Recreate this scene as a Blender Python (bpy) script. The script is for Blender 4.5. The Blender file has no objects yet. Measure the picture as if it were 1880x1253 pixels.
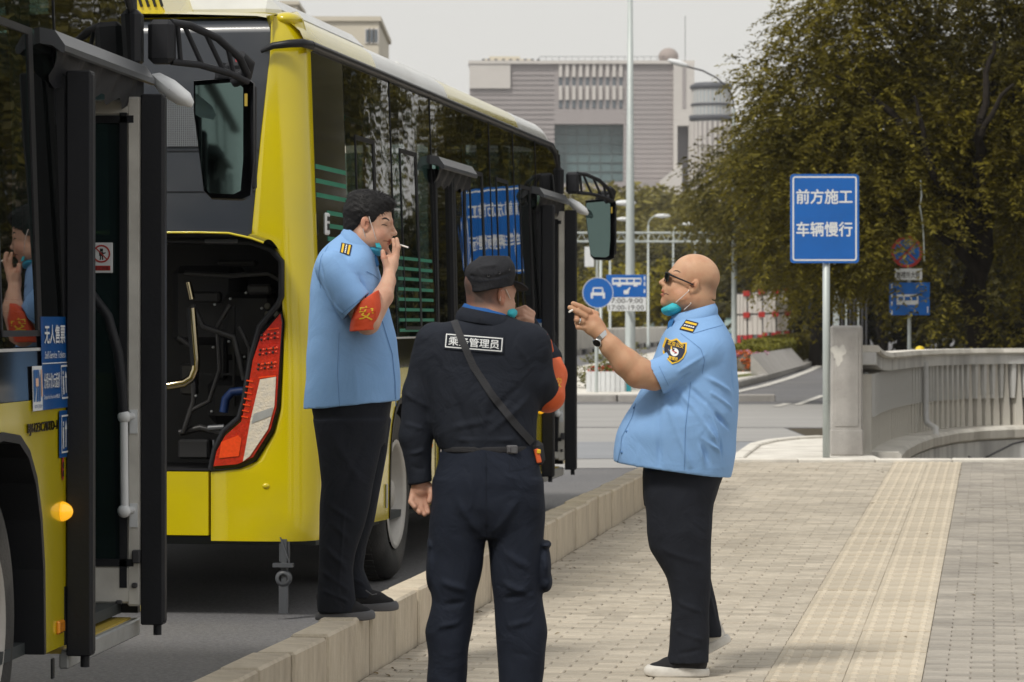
import bpy, math, random
import numpy as np
from mathutils import Vector, Matrix, noise
from mathutils.bvhtree import BVHTree
import openvdb
random.seed(7); np.random.seed(7)
R = math.radians
SC = bpy.context.scene
COL = SC.collection

# ---------------------------------------------------------------- camera, sky, sun, exposure
F, CX, HY, HC = 5900.0, 940.0, 590.0, 1.5          # focal length in photo pixels, horizon row, eye height
cd = bpy.data.cameras.new('camera'); cam = bpy.data.objects.new('camera', cd); COL.objects.link(cam)
cd.sensor_width = 36.0; cd.lens = F / 1880.0 * 36.0
cd.shift_y = -(626.5 - HY) / 1880.0
cd.clip_start = 0.2; cd.clip_end = 3000.0
cam.location = (0, 0, HC); cam.rotation_euler = (R(90), 0, 0)
cd.dof.use_dof = True; cd.dof.focus_distance = 13.2; cd.dof.aperture_fstop = 10.0
SC.camera = cam

SUN_EL, SUN_AZ = R(52), R(-140)                     # sun behind the camera's left shoulder
world = bpy.data.worlds.new('World'); SC.world = world; world.use_nodes = True
nt = world.node_tree; nt.nodes.clear()
sky = nt.nodes.new('ShaderNodeTexSky'); sky.sky_type = 'NISHITA'; sky.sun_disc = False
sky.sun_elevation = SUN_EL; sky.sun_rotation = SUN_AZ; sky.dust_density = 4.0; sky.air_density = 1.6
bg = nt.nodes.new('ShaderNodeBackground'); bg.inputs['Strength'].default_value = 0.06
nt.links.new(sky.outputs[0], bg.inputs[0])
bg2 = nt.nodes.new('ShaderNodeBackground'); bg2.inputs['Color'].default_value = (0.480, 0.474, 0.458, 1)   # overcast deck
bg2.inputs['Strength'].default_value = 1.0
mx = nt.nodes.new('ShaderNodeMixShader'); mx.inputs[0].default_value = 0.93
nt.links.new(bg.outputs[0], mx.inputs[1]); nt.links.new(bg2.outputs[0], mx.inputs[2])
wo = nt.nodes.new('ShaderNodeOutputWorld'); nt.links.new(mx.outputs[0], wo.inputs[0])

sl = bpy.data.lights.new('sun', 'SUN'); sl.energy = 1.5; sl.angle = R(11); sl.color = (1.0, 0.955, 0.87)
sun = bpy.data.objects.new('sun', sl); COL.objects.link(sun)
_sd = Vector((-0.62 * math.cos(SUN_EL), -0.78 * math.cos(SUN_EL), math.sin(SUN_EL)))
sun.rotation_euler = _sd.to_track_quat('Z', 'Y').to_euler(); sun.location = (-10, -10, 20)

SC.view_settings.view_transform = 'Standard'; SC.view_settings.look = 'None'
SC.view_settings.gamma = 1.0; SC.view_settings.exposure = 0.76; SC.view_settings.use_curve_mapping = False
SC.render.engine = 'CYCLES'
SC.cycles.max_bounces = 8; SC.cycles.transparent_max_bounces = 16; SC.cycles.caustics_reflective = False
SC.cycles.caustics_refractive = False

# ---------------------------------------------------------------- materials
def s2l(c):
    return tuple(((x / 255.0) / 12.92 if x / 255.0 <= 0.04045 else ((x / 255.0 + 0.055) / 1.055) ** 2.4) for x in c)

def mat(name, col, rough=0.6, var=0.12, scale=6.0, bump=0.0, bscale=60.0, metal=0.0, coat=0.0, spec=0.5, col2=None,
        dirt=None, dirt_amt=0.0, dirt_scale=2.0, emit=None, estr=1.0, sss=0.0, rvar=0.0, stretch=None, attr=None, sheen=0.0, wrk=0.0, wscale=9.0):
    m = bpy.data.materials.new(name); m.use_nodes = True
    n = m.node_tree.nodes; l = m.node_tree.links
    b = n['Principled BSDF']
    tc = n.new('ShaderNodeTexCoord'); src = tc.outputs['Object']
    if stretch:
        mp = n.new('ShaderNodeMapping'); mp.inputs['Scale'].default_value = stretch; l.new(src, mp.inputs['Vector']); src = mp.outputs[0]
    nz = n.new('ShaderNodeTexNoise'); nz.inputs['Scale'].default_value = scale; nz.inputs['Detail'].default_value = 6.0
    nz.inputs['Roughness'].default_value = 0.65; l.new(src, nz.inputs['Vector'])
    cr = n.new('ShaderNodeValToRGB')
    c2 = col2 or tuple(min(1, x * (1 + var)) for x in col)
    c1 = col if col2 else tuple(x * (1 - var) for x in col)
    cr.color_ramp.elements[0].position = 0.3; cr.color_ramp.elements[1].position = 0.7
    cr.color_ramp.elements[0].color = (*c1, 1); cr.color_ramp.elements[1].color = (*c2, 1)
    l.new(nz.outputs['Fac'], cr.inputs[0]); out = cr.outputs[0]
    if attr:
        at = n.new('ShaderNodeVertexColor'); at.layer_name = attr
        mm = n.new('ShaderNodeMix'); mm.data_type = 'RGBA'; mm.blend_type = 'MULTIPLY'; mm.inputs[0].default_value = 1
        l.new(out, mm.inputs[6]); l.new(at.outputs[0], mm.inputs[7]); out = mm.outputs[2]
    if dirt:
        n2 = n.new('ShaderNodeTexNoise'); n2.inputs['Scale'].default_value = dirt_scale; n2.inputs['Detail'].default_value = 8
        l.new(src, n2.inputs['Vector'])
        r2 = n.new('ShaderNodeValToRGB'); r2.color_ramp.elements[0].position = 0.45; r2.color_ramp.elements[1].position = 0.75
        r2.color_ramp.elements[1].color = (dirt_amt,) * 3 + (1,); l.new(n2.outputs['Fac'], r2.inputs[0])
        mm = n.new('ShaderNodeMix'); mm.data_type = 'RGBA'; l.new(r2.outputs[0], mm.inputs[0])
        l.new(out, mm.inputs[6]); mm.inputs[7].default_value = (*dirt, 1); out = mm.outputs[2]
    l.new(out, b.inputs['Base Color'])
    b.inputs['Roughness'].default_value = rough; b.inputs['Metallic'].default_value = metal
    b.inputs['Specular IOR Level'].default_value = spec
    b.inputs['Coat Weight'].default_value = coat; b.inputs['Coat Roughness'].default_value = 0.06
    if sheen: b.inputs['Sheen Weight'].default_value = sheen
    if sss:
        b.inputs['Subsurface Weight'].default_value = sss; b.inputs['Subsurface Radius'].default_value = (0.012, 0.005, 0.003)
        b.inputs['Subsurface Scale'].default_value = 1.0
    if rvar:
        mr = n.new('ShaderNodeMapRange'); mr.inputs['To Min'].default_value = max(0.02, rough - rvar); mr.inputs['To Max'].default_value = min(1, rough + rvar)
        l.new(nz.outputs['Fac'], mr.inputs[0]); l.new(mr.outputs[0], b.inputs['Roughness'])
    if bump:
        n3 = n.new('ShaderNodeTexNoise'); n3.inputs['Scale'].default_value = bscale; n3.inputs['Detail'].default_value = 5
        l.new(src, n3.inputs['Vector'])
        bp = n.new('ShaderNodeBump'); bp.inputs['Strength'].default_value = bump; bp.inputs['Distance'].default_value = 0.01
        l.new(n3.outputs['Fac'], bp.inputs['Height']); l.new(bp.outputs[0], b.inputs['Normal'])
        if wrk:
            n4 = n.new('ShaderNodeTexNoise'); n4.inputs['Scale'].default_value = wscale; n4.inputs['Detail'].default_value = 3; n4.inputs['Distortion'].default_value = 1.2
            l.new(src, n4.inputs['Vector']); b4 = n.new('ShaderNodeBump'); b4.inputs['Strength'].default_value = wrk; b4.inputs['Distance'].default_value = 0.03
            l.new(n4.outputs['Fac'], b4.inputs['Height']); l.new(b4.outputs[0], bp.inputs['Normal'])
    if emit:
        b.inputs['Emission Color'].default_value = (*emit, 1); b.inputs['Emission Strength'].default_value = estr
    return m

def glass_mat(name, tint=(0.03, 0.045, 0.045), clear=0.25, rough=0.02, bump=0.0, bscale=1.2):
    """tinted sheet glass: reflects by Fresnel, lets a little darkened light through"""
    m = bpy.data.materials.new(name); m.use_nodes = True
    n = m.node_tree.nodes; l = m.node_tree.links; n.clear()
    fr = n.new('ShaderNodeFresnel'); fr.inputs[0].default_value = 1.5
    gl = n.new('ShaderNodeBsdfGlossy'); gl.inputs['Roughness'].default_value = rough; gl.inputs['Color'].default_value = (0.95, 0.95, 0.95, 1)
    tr = n.new('ShaderNodeBsdfTransparent'); tr.inputs[0].default_value = (*[clear * x for x in (0.8, 1.0, 0.95)], 1)
    df = n.new('ShaderNodeBsdfDiffuse'); df.inputs[0].default_value = (*tint, 1)
    m1 = n.new('ShaderNodeMixShader'); m1.inputs[0].default_value = 0.45; l.new(tr.outputs[0], m1.inputs[1]); l.new(df.outputs[0], m1.inputs[2])
    m2 = n.new('ShaderNodeMixShader'); l.new(fr.outputs[0], m2.inputs[0]); l.new(m1.outputs[0], m2.inputs[1]); l.new(gl.outputs[0], m2.inputs[2])
    if bump:
        tc = n.new('ShaderNodeTexCoord'); nz = n.new('ShaderNodeTexNoise'); nz.inputs['Scale'].default_value = bscale; nz.inputs['Detail'].default_value = 3
        l.new(tc.outputs['Object'], nz.inputs['Vector'])
        bp = n.new('ShaderNodeBump'); bp.inputs['Strength'].default_value = bump; bp.inputs['Distance'].default_value = 0.05
        l.new(nz.outputs['Fac'], bp.inputs['Height']); l.new(bp.outputs[0], gl.inputs['Normal'])
    o = n.new('ShaderNodeOutputMaterial'); l.new(m2.outputs[0], o.inputs[0])
    return m

def leaf_mat(name, dark, light, trans=0.35):
    m = bpy.data.materials.new(name); m.use_nodes = True
    n = m.node_tree.nodes; l = m.node_tree.links; n.clear()
    at = n.new('ShaderNodeVertexColor'); at.layer_name = 'tone'
    cr = n.new('ShaderNodeValToRGB'); cr.color_ramp.elements[0].color = (*dark, 1); cr.color_ramp.elements[1].color = (*light, 1)
    l.new(at.outputs[0], cr.inputs[0])
    df = n.new('ShaderNodeBsdfPrincipled'); df.inputs['Roughness'].default_value = 0.55; df.inputs['Specular IOR Level'].default_value = 0.25
    l.new(cr.outputs[0], df.inputs['Base Color'])
    tl = n.new('ShaderNodeBsdfTranslucent'); l.new(cr.outputs[0], tl.inputs[0])
    mx = n.new('ShaderNodeMixShader'); mx.inputs[0].default_value = trans; l.new(df.outputs[0], mx.inputs[1]); l.new(tl.outputs[0], mx.inputs[2])
    o = n.new('ShaderNodeOutputMaterial'); l.new(mx.outputs[0], o.inputs[0])
    return m

# ---------------------------------------------------------------- scene-graph helpers
def setp(o, label=None, cat=None, group=None, kind=None):
    if label: o['label'] = label
    if cat: o['category'] = cat
    if group: o['group'] = group
    if kind: o['kind'] = kind
    return o

def thing(name, label, cat, loc=(0, 0, 0), rz=0.0, group=None):
    o = bpy.data.objects.new(name, None); COL.objects.link(o); o.empty_display_size = 0.1
    o.location = loc; o.rotation_euler = (0, 0, rz)
    return setp(o, label, cat, group)

def W(px, py, d):
    return Vector(((px - CX) / F * d, d, HC - (py - HY) / F * d))

def link_mesh(name, me, m=None, parent=None, loc=(0, 0, 0), rz=0.0):
    o = bpy.data.objects.new(name, me); COL.objects.link(o)
    if m is not None:
        if isinstance(m, (list, tuple)):
            for x in m: me.materials.append(x)
        else:
            me.materials.append(m)
    o.location = loc; o.rotation_euler = (0, 0, rz)
    if parent is not None: o.parent = parent
    return o

def copy_tree(o, parent=None):
    c = o.copy(); COL.objects.link(c); c.parent = parent
    for ch in list(o.children): copy_tree(ch, c)
    return c

class MB:
    """collects shapes into one mesh"""
    def __init__(s): s.v = []; s.f = []; s.mi = []; s.sm = []
    def add(s, vs, fs, mi=0, smooth=False):
        b = len(s.v); s.v += [tuple(v) for v in vs]; s.f += [tuple(i + b for i in f) for f in fs]
        s.mi += [mi] * len(fs); s.sm += [smooth] * len(fs); return s
    def box(s, c, d, rot=None, mi=0, taper=None):
        hx, hy, hz = d[0] / 2, d[1] / 2, d[2] / 2; vs = []
        for z in (-1, 1):
            t = taper if (taper and z > 0) else 1.0
            for x, y in ((-1, -1), (1, -1), (1, 1), (-1, 1)):
                v = Vector((x * hx * t, y * hy * t, z * hz))
                if rot is not None: v = rot @ v
                vs.append(v + Vector(c))
        return s.add(vs, [(0, 3, 2, 1), (4, 5, 6, 7), (0, 1, 5, 4), (1, 2, 6, 5), (2, 3, 7, 6), (3, 0, 4, 7)], mi)
    def bbox(s, c, d, b=0.01, rot=None, mi=0):
        """box with bevelled (chamfered) edges"""
        hx, hy, hz = d[0] / 2, d[1] / 2, d[2] / 2; b = min(b, hx * .9, hy * .9, hz * .9)
        bm_v = []; idx = {}
        for sx in (-1, 1):
            for sy in (-1, 1):
                for sz in (-1, 1):
                    for k in range(3):
                        p = [sx * (hx - (b if k != 0 else 0)), sy * (hy - (b if k != 1 else 0)), sz * (hz - (b if k != 2 else 0))]
                        v = Vector(p)
                        if rot is not None: v = rot @ v
                        idx[(sx, sy, sz, k)] = len(bm_v); bm_v.append(v + Vector(c))
        fs = []
        def q(*a):
            fs.append(tuple(idx[x] for x in a))
        for sg in (-1, 1):
            o = [(-1, -1), (1, -1), (1, 1), (-1, 1)] if sg > 0 else [(-1, -1), (-1, 1), (1, 1), (1, -1)]
            q(*[(sg, a, b2, 0) for a, b2 in o]); q(*[(b2, sg, a, 1) for a, b2 in o]); q(*[(a, b2, sg, 2) for a, b2 in o])
        for s1 in (-1, 1):
            for s2 in (-1, 1):
                fl = s1 * s2
                a = [(s1, s2, -1, 0), (s1, s2, -1, 1), (s1, s2, 1, 1), (s1, s2, 1, 0)]; q(*(a if fl > 0 else a[::-1]))
                a = [(s1, -1, s2, 2), (s1, -1, s2, 0), (s1, 1, s2, 0), (s1, 1, s2, 2)]; q(*(a if fl > 0 else a[::-1]))
                a = [(-1, s1, s2, 1), (-1, s1, s2, 2), (1, s1, s2, 2), (1, s1, s2, 1)]; q(*(a if fl > 0 else a[::-1]))
                for s3 in (-1, 1):
                    a = [(s1, s2, s3, 0), (s1, s2, s3, 1), (s1, s2, s3, 2)]; q(*(a if s1 * s2 * s3 > 0 else a[::-1]))
        return s.add(bm_v, fs, mi)
    def prism(s, poly, origin, ux, uy, depth, mi=0, cap=True, smooth=False):
        """poly in (a,b); point = origin + a*ux + b*uy, extruded by vector depth"""
        o = Vector(origin); ux = Vector(ux); uy = Vector(uy); dv = Vector(depth); n = len(poly)
        A = sum(poly[i][0] * poly[(i + 1) % n][1] - poly[(i + 1) % n][0] * poly[i][1] for i in range(n))
        if (A > 0) == (ux.cross(uy).dot(dv) > 0): poly = poly[::-1]
        a = [o + ux * p[0] + uy * p[1] for p in poly]; b = [p + dv for p in a]
        fs = [(i, i + n, (i + 1) % n + n, (i + 1) % n) for i in range(n)]
        s.add(a + b, fs, mi, smooth)
        if cap: s.add(a, [tuple(range(n))], mi); s.add(b, [tuple(range(n))[::-1]], mi)
        return s
    def tube(s, pts, r, n=10, mi=0, caps=True, flat=1.0):
        pts = [Vector(p) for p in pts]; m = len(pts)
        rs = r if isinstance(r, (list, tuple)) else [r] * m
        vs = []; up = Vector((0, 0, 1)); last = None
        for i, p in enumerate(pts):
            t = (pts[min(i + 1, m - 1)] - pts[max(i - 1, 0)]).normalized()
            if last is None:
                a = t.cross(up)
                if a.length < 0.05: a = t.cross(Vector((1, 0, 0)))
            else:
                a = last - t * last.dot(t)
            a.normalize(); last = a; b = t.cross(a)
            for k in range(n):
                w = 2 * math.pi * k / n
                vs.append(p + a * (math.cos(w) * rs[i]) + b * (math.sin(w) * rs[i] * flat))
        fs = [(i * n + k, i * n + (k + 1) % n, (i + 1) * n + (k + 1) % n, (i + 1) * n + k) for i in range(m - 1) for k in range(n)]
        s.add(vs, fs, mi, True)
        if caps:
            s.add([vs[k] for k in range(n)], [tuple(range(n))[::-1]], mi); s.add([vs[(m - 1) * n + k] for k in range(n)], [tuple(range(n))], mi)
        return s
    def lathe(s, prof, c, axis=(0, 0, 1), n=24, mi=0, smooth=True):
        """prof: (radius, height along axis)"""
        ax = Vector(axis).normalized(); a = ax.cross(Vector((0, 0, 1)))
        if a.length < 0.05: a = Vector((1, 0, 0))
        a.normalize(); b = ax.cross(a); c = Vector(c); vs = []
        for r, h in prof:
            for k in range(n):
                w = 2 * math.pi * k / n; vs.append(c + ax * h + a * (math.cos(w) * r) + b * (math.sin(w) * r))
        m = len(prof)
        fs = [(i * n + k, i * n + (k + 1) % n, (i + 1) * n + (k + 1) % n, (i + 1) * n + k) for i in range(m - 1) for k in range(n)]
        return s.add(vs, fs, mi, smooth)
    def ball(s, c, r, n=16, mi=0):
        rr = r if isinstance(r, (tuple, list)) else (r, r, r); m = n // 2; vs = []; c = Vector(c)
        for i in range(m + 1):
            t = math.pi * i / m
            for k in range(n):
                w = 2 * math.pi * k / n
                vs.append(c + Vector((rr[0] * math.sin(t) * math.cos(w), rr[1] * math.sin(t) * math.sin(w), rr[2] * math.cos(t))))
        fs = [(i * n + k, (i + 1) * n + k, (i + 1) * n + (k + 1) % n, i * n + (k + 1) % n) for i in range(m) for k in range(n)]
        return s.add(vs, fs, mi, True)
    def grid(s, P, mi=0, smooth=True):
        """P: 2-D list of points"""
        r, c = len(P), len(P[0])
        return s.add([p for row in P for p in row], [(i * c + j, i * c + j + 1, (i + 1) * c + j + 1, (i + 1) * c + j) for i in range(r - 1) for j in range(c - 1)], mi, smooth)
    def mesh(s, name):
        me = bpy.data.meshes.new(name); me.from_pydata(s.v, [], s.f)
        me.polygons.foreach_set('material_index', s.mi); me.polygons.foreach_set('use_smooth', s.sm); me.update()
        return me
    def build(s, name, m, parent=None, loc=(0, 0, 0), rz=0.0):
        return link_mesh(name, s.mesh(name), m, parent, loc, rz)

def part(name, mb, m, parent, label=None):
    o = mb.build(name, m, parent)
    if label: o['label'] = label
    return o

def text_polys(body, size=1.0, bold=0.0, xs=1.0):
    """flat text as (verts2d, faces), origin at left/bottom of its box; returns also width, height"""
    c = bpy.data.curves.new('t', 'FONT'); c.body = body; c.size = size; c.offset = bold; c.resolution_u = 2; c.fill_mode = 'FRONT'
    o = bpy.data.objects.new('t', c); COL.objects.link(o)
    dg = bpy.context.evaluated_depsgraph_get(); me = o.evaluated_get(dg).to_mesh()
    vs = [(v.co.x * xs, v.co.y) for v in me.vertices]; fs = [tuple(p.vertices) for p in me.polygons]
    o.evaluated_get(dg).to_mesh_clear(); bpy.data.objects.remove(o); bpy.data.curves.remove(c)
    x0 = min(v[0] for v in vs); y0 = min(v[1] for v in vs); x1 = max(v[0] for v in vs); y1 = max(v[1] for v in vs)
    return [(x - x0, y - y0) for x, y in vs], fs, x1 - x0, y1 - y0

def text_on(mb, body, origin, ux, uy, w, h, off, bold=0.0, mi=0):
    """text fitted in a w x h box at origin (its lower left corner), lifted by the vector off"""
    vs, fs, tw, th = text_polys(body, 1.0, 0)
    o = Vector(origin) + Vector(off); ux = Vector(ux).normalized(); uy = Vector(uy).normalized(); nn = ux.cross(uy)
    b = bold * h * 1.1; sh = [(0, 0)] if not bold else [(0, 0), (b, 0), (-b, 0), (0, b), (0, -b)]
    for i, (a, c) in enumerate(sh):
        mb.add([o + ux * (x / tw * w + a) + uy * (y / th * h + c) + nn * i * 0.00025 for x, y in vs], fs, mi)

# ---------------------------------------------------------------- distance-field modelling (bodies, clothes)
class Field:
    def __init__(s, lo, hi, vox):
        s.lo = np.array(lo, float); s.vox = vox; n = np.ceil((np.array(hi) - s.lo) / vox).astype(int) + 1
        s.ax = [(s.lo[i] + vox * np.arange(n[i])).astype(np.float32) for i in range(3)]
        s.d = np.full(n, 0.5, np.float32)
    def sl(s, lo, hi, pad):
        r = []
        for i in range(3):
            a = int(np.floor((lo[i] - pad - s.lo[i]) / s.vox)); b = int(np.ceil((hi[i] + pad - s.lo[i]) / s.vox)) + 1
            r.append(slice(max(0, a), max(0, min(len(s.ax[i]), b))))
        return tuple(r)
    def op(s, fn, lo, hi, k=0.01, mode='u'):
        sl = s.sl(lo, hi, k + 0.03)
        x = s.ax[0][sl[0]][:, None, None]; y = s.ax[1][sl[1]][None, :, None]; z = s.ax[2][sl[2]][None, None, :]
        if 0 in (x.size, y.size, z.size): return s
        b = fn(x, y, z).astype(np.float32); a = s.d[sl]
        if mode == 'u':
            h = np.clip(0.5 + 0.5 * (a - b) / k, 0, 1); s.d[sl] = a * (1 - h) + b * h - k * h * (1 - h)
        elif mode == 's':   # subtract
            h = np.clip(0.5 - 0.5 * (a + b) / k, 0, 1); s.d[sl] = a * (1 - h) - b * h + k * h * (1 - h)
        elif mode == 'i':
            s.d[sl] = np.maximum(a, b)
        return s
    def cone(s, a, b, ra, rb, k=0.01, mode='u', flat=None):
        a = np.array(a, float); b = np.array(b, float); ba = b - a; L2 = float(ba @ ba) + 1e-12; r = max(ra, rb)
        def fn(x, y, z):
            t = np.clip(((x - a[0]) * ba[0] + (y - a[1]) * ba[1] + (z - a[2]) * ba[2]) / L2, 0, 1)
            return np.sqrt((x - a[0] - ba[0] * t) ** 2 + (y - a[1] - ba[1] * t) ** 2 + (z - a[2] - ba[2] * t) ** 2) - (ra + (rb - ra) * t)
        return s.op(fn, np.minimum(a, b) - r, np.maximum(a, b) + r, k, mode)
    def chain(s, pts, rs, k=0.006, k2=0.003):
        for i in range(len(pts) - 1): s.cone(pts[i], pts[i + 1], rs[i], rs[i + 1], k if i == 0 else k2)
        return s
    def ell(s, c, r, rot=None, k=0.01, mode='u'):
        c = np.array(c, float); r = np.array(r, float); M = np.array(rot) if rot is not None else np.eye(3); rm = r.max()
        def fn(x, y, z):
            p = [M[0, j] * (x - c[0]) + M[1, j] * (y - c[1]) + M[2, j] * (z - c[2]) for j in range(3)]
            k0 = np.sqrt((p[0] / r[0]) ** 2 + (p[1] / r[1]) ** 2 + (p[2] / r[2]) ** 2) + 1e-9
            k1 = np.sqrt((p[0] / r[0] ** 2) ** 2 + (p[1] / r[1] ** 2) ** 2 + (p[2] / r[2] ** 2) ** 2) + 1e-9
            return k0 * (k0 - 1) / k1
        return s.op(fn, c - rm, c + rm, k, mode)
    def loft(s, rows, k=0.01, mode='u', n=2.4, grow=0.0):
        """rows: (z, x0, x1, yc, hy)"""
        t = np.array(sorted(rows), float); zs = t[:, 0]
        zf = np.linspace(zs[0], zs[-1], 400); cols = []
        for j in range(1, 5):
            v = np.interp(zf, zs, t[:, j]); w = max(1, int(400 * 0.035 / (zs[-1] - zs[0])))
            ker = np.hanning(2 * w + 3); ker /= ker.sum(); vp = np.pad(v, w + 1, mode='edge'); cols.append(np.convolve(vp, ker, 'valid'))
        lo = (t[:, 1].min(), (t[:, 3] - t[:, 4]).min(), zs[0]); hi = (t[:, 2].max(), (t[:, 3] + t[:, 4]).max(), zs[-1])
        def fn(x, y, z):
            q = [np.interp(z.ravel(), zf, c)[None, None, :] for c in cols]
            cx = (q[0] + q[1]) / 2; a = (q[1] - q[0]) / 2 + grow; b = q[3] + grow
            e = (np.abs((x - cx) / a) ** n + np.abs((y - q[2]) / b) ** n + 1e-9) ** (1 / n)
            d = (e - 1) * np.minimum(a, b)
            return np.maximum(d, np.maximum(zs[0] - z, z - zs[-1]))
        return s.op(fn, lo, hi, k, mode)
    def half(s, p, nrm, lo=None, hi=None):
        """cut away what lies on the side nrm points to"""
        p = np.array(p, float); nn = np.array(nrm, float); nn /= np.linalg.norm(nn)
        l = lo if lo is not None else s.lo; h = hi if hi is not None else [a[-1] for a in s.ax]
        sl = s.sl(l, h, 0)
        x = s.ax[0][sl[0]][:, None, None]; y = s.ax[1][sl[1]][None, :, None]; z = s.ax[2][sl[2]][None, None, :]
        s.d[sl] = np.maximum(s.d[sl], ((x - p[0]) * nn[0] + (y - p[1]) * nn[1] + (z - p[2]) * nn[2]).astype(np.float32))
        return s
    def geo(s, smooth=1):
        g = openvdb.FloatGrid(0.5); g.copyFromArray(s.d.astype(np.float32)); g.gridClass = openvdb.GridClass.LEVEL_SET
        v, q = g.convertToQuads(0.0)
        v = np.asarray(v, float) * s.vox + s.lo; q = np.asarray(q, int)[:, ::-1]
        for _ in range(smooth): v = lap(v, q, 0.5)
        return v, q

def lap(v, q, f=0.5):
    acc = np.zeros_like(v); cnt = np.zeros(len(v))
    for i in range(4):
        a, b = q[:, i], q[:, (i + 1) % 4]
        for c in range(3):
            acc[:, c] += np.bincount(a, v[b, c], len(v)) + np.bincount(b, v[a, c], len(v))
        cnt += np.bincount(a, minlength=len(v)) + np.bincount(b, minlength=len(v))
    return v + f * (acc / np.maximum(cnt, 1)[:, None] - v)

def normals(v, q):
    n = np.cross(v[q[:, 2]] - v[q[:, 0]], v[q[:, 3]] - v[q[:, 1]]); out = np.zeros_like(v)
    for i in range(4):
        for c in range(3): out[:, c] += np.bincount(q[:, i], n[:, c], len(v))
    return out / (np.linalg.norm(out, axis=1)[:, None] + 1e-12)

def np_mesh(name, v, q, smooth=True, tone=None, layer='tone'):
    me = bpy.data.meshes.new(name); nv, nf, k = len(v), len(q), q.shape[1]
    me.vertices.add(nv); me.vertices.foreach_set('co', np.ascontiguousarray(v, np.float32).ravel())
    me.loops.add(nf * k); me.loops.foreach_set('vertex_index', np.ascontiguousarray(q, np.int32).ravel())
    me.polygons.add(nf); me.polygons.foreach_set('loop_start', np.arange(0, nf * k, k, dtype=np.int32))
    me.polygons.foreach_set('use_smooth', np.full(nf, smooth)); me.update(calc_edges=True); me.validate()
    if tone is not None:
        at = me.color_attributes.new(layer, 'FLOAT_COLOR', 'POINT')
        if tone.ndim == 1: tone = np.repeat(tone[:, None], 3, 1)
        at.data.foreach_set('color', np.ascontiguousarray(np.concatenate([tone, np.ones((len(tone), 1))], 1), np.float32).ravel())
    return me

def bvh_of(v, q): return BVHTree.FromPolygons([tuple(p) for p in v], [tuple(int(i) for i in f) for f in q])

def folds(v, nrm, strokes):
    """strokes: (p0, p1, width, height): cloth creases as soft ridges (height>0) or valleys along a segment"""
    out = v.copy()
    for p0, p1, w, h in strokes:
        p0 = np.array(p0, float); p1 = np.array(p1, float); ba = p1 - p0
        t = np.clip(((v - p0) @ ba) / (ba @ ba), 0, 1); d = np.linalg.norm(v - p0 - t[:, None] * ba, axis=1)
        fade = np.sin(np.pi * (0.12 + 0.76 * t))
        out += nrm * (h * np.exp(-(d / w) ** 2) * fade)[:, None]
    return out

def wrinkle(v, nrm, amp, freq, seed=0.0, stretch=(1, 1, 1)):
    rng = np.random.RandomState(int(seed * 10) + 3); tot = np.zeros(len(v))
    for i in range(9):
        k = rng.normal(size=3) * np.array(stretch); k *= freq * (0.6 + 1.3 * rng.rand()) / np.linalg.norm(k)
        ph = rng.rand() * 6.28; w = 0.5 * np.sin(v @ rng.normal(size=3) * freq * 0.6 + rng.rand() * 6)
        tot += np.sin(v @ k * 6.28 + ph + 1.7 * w) / (1 + i * 0.25)
    return v + nrm * (amp * tot / 3.0)[:, None]

def decal(bvh, vs, fs, cast, dirv, off, name, m, parent, sub=0):
    """lay flat shapes (points given by cast: 2-D -> 3-D start point) on a surface met along dirv, proud by off"""
    out = []; dirv = Vector(dirv)
    last = None
    for p in vs:
        st = Vector(cast(*p)); hit = bvh.ray_cast(st, dirv)
        if hit[0] is not None: last = hit[0] - dirv * off
        elif last is None: last = st
        else: last = Vector((st.x, last.y, st.z)) if abs(dirv.y) > 0.5 else last
        out.append(tuple(last))
    me = bpy.data.meshes.new(name); me.from_pydata(out, [], fs); me.update()
    for p in me.polygons: p.use_smooth = True
    return link_mesh(name, me, m, parent)

def grid_poly(poly, nx=8, ny=8):
    """a quad (4 corners) subdivided into a fine grid: (verts, faces)"""
    a, b, c, d = [np.array(p, float) for p in poly]; vs = []
    for j in range(ny + 1):
        for i in range(nx + 1):
            u, w = i / nx, j / ny
            vs.append(tuple((a * (1 - u) + b * u) * (1 - w) + (d * (1 - u) + c * u) * w))
    return vs, [(j * (nx + 1) + i, j * (nx + 1) + i + 1, (j + 1) * (nx + 1) + i + 1, (j + 1) * (nx + 1) + i) for j in range(ny) for i in range(nx)]
# ================================================================ materials used all over
M = {}
M['asphalt'] = mat('asphalt', (0.085, 0.085, 0.093), 0.85, scale=55, col2=(0.20, 0.198, 0.205), bump=0.8, bscale=150, dirt=(0.24, 0.23, 0.22), dirt_amt=0.45, dirt_scale=0.35)
M['asphalt_pale'] = mat('asphalt_pale', (0.30, 0.295, 0.29), 0.85, scale=0.9, col2=(0.39, 0.38, 0.37), bump=0.3, bscale=90, stretch=(0.25, 1, 1))
M['asphalt_patch'] = mat('asphalt_patch', (0.235, 0.245, 0.265), 0.8, scale=0.8, col2=(0.29, 0.30, 0.32), bump=0.3, bscale=90, stretch=(0.25, 1, 1))
M['white_line'] = mat('road_paint', (0.6, 0.58, 0.54), 0.7, scale=9, dirt=(0.2, 0.2, 0.2), dirt_amt=0.6, dirt_scale=3)
M['paver'] = mat('paver', (0.42, 0.37, 0.30), 0.85, scale=14, col2=(0.56, 0.505, 0.42), bump=0.45, bscale=120, attr='tone', dirt=(0.27, 0.235, 0.19), dirt_amt=0.5, dirt_scale=1.1)
M['paver_grey'] = mat('paver_grey', (0.335, 0.305, 0.265), 0.85, scale=14, col2=(0.43, 0.395, 0.345), bump=0.45, bscale=120, attr='tone', dirt=(0.18, 0.165, 0.15), dirt_amt=0.6, dirt_scale=1.3)
M['grout'] = mat('sand_joint', (0.20, 0.175, 0.14), 0.95, scale=20)
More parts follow.
